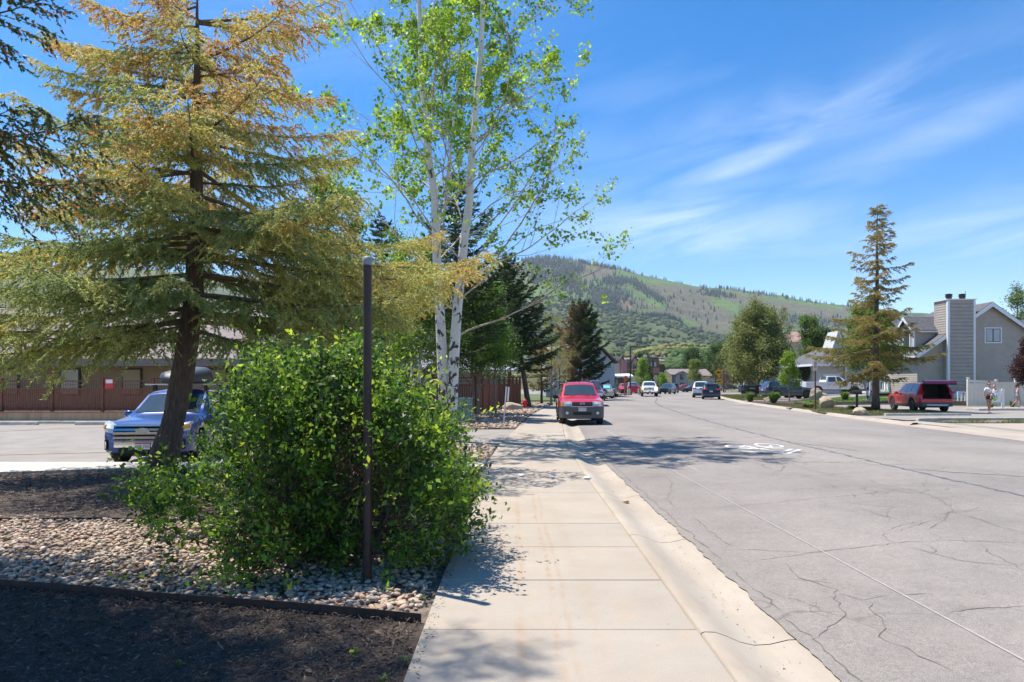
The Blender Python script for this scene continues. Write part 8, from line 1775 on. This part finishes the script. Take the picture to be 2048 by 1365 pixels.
def hand(J, E, w, d, side, k=1.0, curl=.5):
    """palm and five fingers off wrist joint w; d: direction of the hand; side: thumb side vector"""
    d = Vector(d).normalized(); sd = Vector(side).normalized(); up = d.cross(sd); base = Vector(J[w][:3]); p = base + d * .05 * k; J.append((*p, .030 * k)); pi = len(J) - 1; E.append((w, pi))
    for i, (o_, L) in enumerate(((-.030, .055), (-.010, .075), (.010, .080), (.028, .072))):
        q = base + d * .095 * k + sd * o_ * k; J.append((*q, .0095 * k)); a = len(J) - 1; E.append((pi, a)); q2 = q + (d * (1 - curl * .5) + up * curl * .6) * L * .5 * k; J.append((*q2, .0085 * k)); E.append((a, a + 1)); q3 = q2 + (d * (1 - curl) + up * curl) * L * .5 * k; J.append((*q3, .0065 * k)); E.append((a + 1, a + 2))
    q = base + d * .035 * k + sd * .035 * k; J.append((*q, .011 * k)); a = len(J) - 1; E.append((w, a)); q2 = q + (d * .7 + sd * .6) * .045 * k; J.append((*q2, .009 * k)); E.append((a, a + 1))
def head(root, c, yaw, sc, skin, hair, style):
    h = empty('head', c, yaw); h.parent = root
    v, f = ICO2; w = v.copy(); w = w * np.array([.073, .092, .112]); low = w[:, 2] < 0; w[low, 0] *= 1 + w[low, 2] * 2.6; w[low, 1] *= 1 + w[low, 2] * 1.3
    # face looks along -y: brow, nose bridge and chin
    fr = (w[:, 1] < -.06) & (abs(w[:, 0]) < .02) & (w[:, 2] < .02) & (w[:, 2] > -.045); w[fr, 1] -= .016
    fc = link('face', mesh_np('face', w * sc, f, skin, smooth=True), h)
    mb = MB()
    for sg in (-1, 1): mb.lathe([(.002, -.004), (.009, -.002), (.009, .002), (.002, .004)], (sg * .030 * sc, -.083 * sc, .006 * sc), 8, 'y')
    mb.build('eyes', CM['black'], h); MB().box(-.024 * sc, .024 * sc, -.083 * sc, -.074 * sc, -.058 * sc, -.050 * sc).build('mouth', M['signred'] if False else mat_lip, h)
    for sg in (-1, 1): vv = ICO1[0] * np.array([.010, .018, .030]) * sc + np.array([sg * .074 * sc, .005, 0]); link('ear', mesh_np('ear', vv, ICO1[1], skin, smooth=True), h)
    hv = v.copy() * np.array([.083, .100, .120]) * sc; keep = [q for q in f if all((v[i][1] > -.45 or v[i][2] > .55) and v[i][2] > -.55 for i in q)]
    hv[:, 1] += .008; 
    for i in range(len(hv)): hv[i] *= 1 + .05 * noise.noise(Vector(v[i] * 5))
    link('hair', mesh_np('hair', hv, np.array(keep), hair, smooth=True), h)
    if style == 'bun':
        vv = ICO2[0] * np.array([.058, .055, .050]) * sc + np.array([.0, .03, .135 * sc])
        for i in range(len(vv)): vv[i] += .006 * noise.noise(Vector(vv[i] * 60))
        link('hair_bun', mesh_np('hair_bun', vv, ICO2[1], hair, smooth=True), h)
    if style == 'tail':
        vv = ICO2[0] * np.array([.045, .042, .11]) * sc + np.array([0, .11 * sc, -.06 * sc]); link('ponytail', mesh_np('ponytail', vv, ICO2[1], hair, smooth=True), h); vv = ICO2[0] * np.array([.045, .045, .04]) * sc + np.array([0, .03, .125 * sc]); link('hair_bun', mesh_np('hair_bun', vv, ICO2[1], hair, smooth=True), h)
    return h
mat_lip = mat('lips', (.40, .12, .10), .5)
# woman walking towards us; +x is picture right, she faces -y
wm = empty('person', (26.35, 37.7, .0), rad(-14), 'woman with a hair bun, white top and black shorts, carrying a toddler', 'person')
J = [(0, 0, .90, (.135, .10)), (0, 0, 1.02, (.115, .085)), (0, -.005, 1.16, (.125, .09)), (0, 0, 1.30, (.12, .085)), (0, 0, 1.37, (.06, .055)), (0, -.01, 1.43, .045), (0, -.015, 1.47, .045),
     (-.165, 0, 1.33, .048), (-.225, .01, 1.08, .040), (-.20, -.03, .86, .026),
     (.155, 0, 1.33, .048), (.215, -.05, 1.10, .040), (.10, -.27, 1.06, .030), (-.02, -.29, 1.07, .024),
     (-.085, 0, .84, (.085, .09)), (-.07, -.05, .48, .052), (-.035, -.02, .27, .052), (-.02, .0, .085, .030), (-.02, -.13, .035, (.032, .022)),
     (.085, 0, .84, (.085, .09)), (.06, .02, .48, .052), (.045, .06, .27, .052), (.035, .10, .085, .030), (.045, -.02, .035, (.032, .022))]
E = [(0, 1), (1, 2), (2, 3), (3, 4), (4, 5), (5, 6), (3, 7), (7, 8), (8, 9), (3, 10), (10, 11), (11, 12), (12, 13), (0, 14), (14, 15), (15, 16), (16, 17), (17, 18), (0, 19), (19, 20), (20, 21), (21, 22), (22, 23)]
hand(J, E, 9, (-.05, -.1, -1), (.3, -1, 0)); hand(J, E, 13, (-1, -.1, .05), (0, -.2, 1))
skinned('body', J, E, SKIN, wm)
skinned('top', [(0, 0, .98, (.150, .115)), (0, 0, 1.12, (.145, .11)), (0, 0, 1.24, (.15, .11)), (0, 0, 1.33, (.12, .095)), (-.15, 0, 1.335, .066), (-.215, .005, 1.17, .066), (.15, 0, 1.335, .066), (.205, -.02, 1.18, .064)], [(0, 1), (1, 2), (2, 3), (3, 4), (4, 5), (3, 6), (6, 7)], WHT, wm)
skinned('shorts', [(0, 0, .99, (.130, .105)), (0, 0, .88, (.150, .118)), (-.09, 0, .80, (.105, .105)), (-.09, -.01, .71, (.098, .10)), (.09, 0, .80, (.105, .105)), (.085, 0, .71, (.098, .10))], [(0, 1), (1, 2), (2, 3), (1, 4), (4, 5)], BLK, wm)
for x, y in ((-.02, -.07), (.04, .03)): MB().box(x - .045, x + .045, y - .13, y + .12, 0.0, .035).build('sandal', SHOE, wm, bevel=.01)
head(wm, (-.01, -.02, 1.575), rad(-8), 1.0, SKIN, HAIR, 'bun')
td = empty('person', (26.35 + .13, 37.7 - .22, .0), rad(-60), 'toddler in pale clothes with light brown hair held on the woman\'s arm', 'person')
J = [(0, 0, 1.08, (.085, .075)), (0, 0, 1.18, (.08, .07)), (0, 0, 1.28, (.075, .065)), (0, 0, 1.33, .035), (0, 0, 1.37, .035), (-.09, 0, 1.28, .030), (-.13, -.08, 1.19, .024), (-.10, -.17, 1.16, .018), (.09, 0, 1.28, .030), (.13, -.06, 1.18, .024), (.12, -.16, 1.15, .018), (-.06, -.02, 1.03, .048), (-.11, -.12, .96, .036), (-.11, -.13, .80, .026), (-.11, -.18, .77, (.02, .016)), (.06, -.02, 1.03, .048), (.12, -.08, .95, .036), (.13, -.08, .80, .026), (.13, -.13, .77, (.02, .016))]
E = [(0, 1), (1, 2), (2, 3), (3, 4), (2, 5), (5, 6), (6, 7), (2, 8), (8, 9), (9, 10), (0, 11), (11, 12), (12, 13), (13, 14), (0, 15), (15, 16), (16, 17), (17, 18)]
hand(J, E, 7, (0, -1, -.1), (1, 0, 0), .5); hand(J, E, 10, (0, -1, -.1), (-1, 0, 0), .5)
skinned('body', J, E, SKINL, td); skinned('romper', [(0, 0, 1.04, (.108, .095)), (0, 0, 1.16, (.098, .088)), (0, 0, 1.28, (.09, .078)), (-.09, 0, 1.28, .045), (.09, 0, 1.28, .045), (-.07, -.03, 1.01, .062), (-.11, -.11, .97, .05), (.07, -.03, 1.01, .062), (.12, -.08, .96, .05)], [(0, 1), (1, 2), (2, 3), (2, 4), (0, 5), (5, 6), (0, 7), (7, 8)], GRYC, td)
head(td, (0, -.01, 1.455), 0, .90, SKINL, HAIRL, '')
# girl walking to the right, seen from the side
gl = empty('person', (34.0, 45.9, .0), rad(68), 'girl in a pink tank top and denim shorts walking past the beige fence', 'person')
J = [(0, 0, .86, (.125, .10)), (0, 0, .98, (.10, .08)), (0, -.01, 1.12, (.11, .085)), (0, 0, 1.24, (.11, .08)), (0, .0, 1.30, (.055, .05)), (0, -.01, 1.36, .042), (0, -.015, 1.40, .042),
     (-.15, 0, 1.26, .042), (-.19, .06, 1.02, .036), (-.18, .0, .80, .024), (.15, 0, 1.26, .042), (.18, .02, 1.02, .036), (.17, -.06, .80, .024),
     (-.08, 0, .80, (.08, .085)), (-.08, -.12, .46, .050), (-.08, -.06, .26, .048), (-.08, .02, .08, .028), (-.08, -.09, .04, (.03, .02)),
     (.08, 0, .80, (.08, .085)), (.08, .02, .46, .050), (.08, .18, .30, .046), (.08, .30, .14, .028), (.08, .24, .05, (.03, .02))]
E = [(0, 1), (1, 2), (2, 3), (3, 4), (4, 5), (5, 6), (3, 7), (7, 8), (8, 9), (3, 10), (10, 11), (11, 12), (0, 13), (13, 14), (14, 15), (15, 16), (16, 17), (0, 18), (18, 19), (19, 20), (20, 21), (21, 22)]
hand(J, E, 9, (0, -.2, -1), (0, -1, 0)); hand(J, E, 12, (0, -.3, -1), (0, -1, 0))
skinned('body', J, E, SKIN, gl); skinned('tank_top', [(0, 0, .95, (.118, .095)), (0, -.01, 1.1, (.122, .098)), (0, 0, 1.22, (.118, .09)), (-.09, 0, 1.27, (.04, .05)), (.09, 0, 1.27, (.04, .05))], [(0, 1), (1, 2), (2, 3), (2, 4)], PNK, gl)
skinned('shorts', [(0, 0, .95, (.12, .10)), (0, 0, .85, (.142, .115)), (-.085, -.01, .77, (.098, .10)), (-.085, -.045, .68, (.09, .092)), (.085, .01, .77, (.098, .10)), (.085, .015, .68, (.09, .092))], [(0, 1), (1, 2), (2, 3), (1, 4), (4, 5)], DEN, gl)
for x, y, z in ((-.08, -.03, 0.0), (.08, .28, .05)): MB().box(x - .04, x + .04, y - .12, y + .10, z, z + .03).build('sandal', SHOE, gl, bevel=.008)
head(gl, (0, -.02, 1.50), rad(0), .98, SKIN, HAIR, 'tail')
import sys
print('TRIS', sum(len(o.data.loops) - 2 * len(o.data.polygons) for o in bpy.data.objects if o.type == 'MESH'), TRI)
# ------------------------------------------------------------------ thin summer haze in the valley air
mh = bpy.data.materials.new('haze'); mh.use_nodes = True; mh.node_tree.nodes.clear()
ho = N(mh.node_tree, 'ShaderNodeOutputMaterial'); hp = N(mh.node_tree, 'ShaderNodeVolumePrincipled')
hp.inputs['Color'].default_value = (.80, .88, 1.0, 1); hp.inputs['Density'].default_value = 0.000085; hp.inputs['Anisotropy'].default_value = 0.2
mh.node_tree.links.new(hp.outputs[0], ho.inputs['Volume'])
hz_ = MB().box(-6300, 6800, -60, 3460, -14, 640).build('haze', mh); hz_['kind'] = 'stuff'
hz_['label'] = 'thin pale haze lying over the street and the mountain'; hz_['category'] = 'haze'
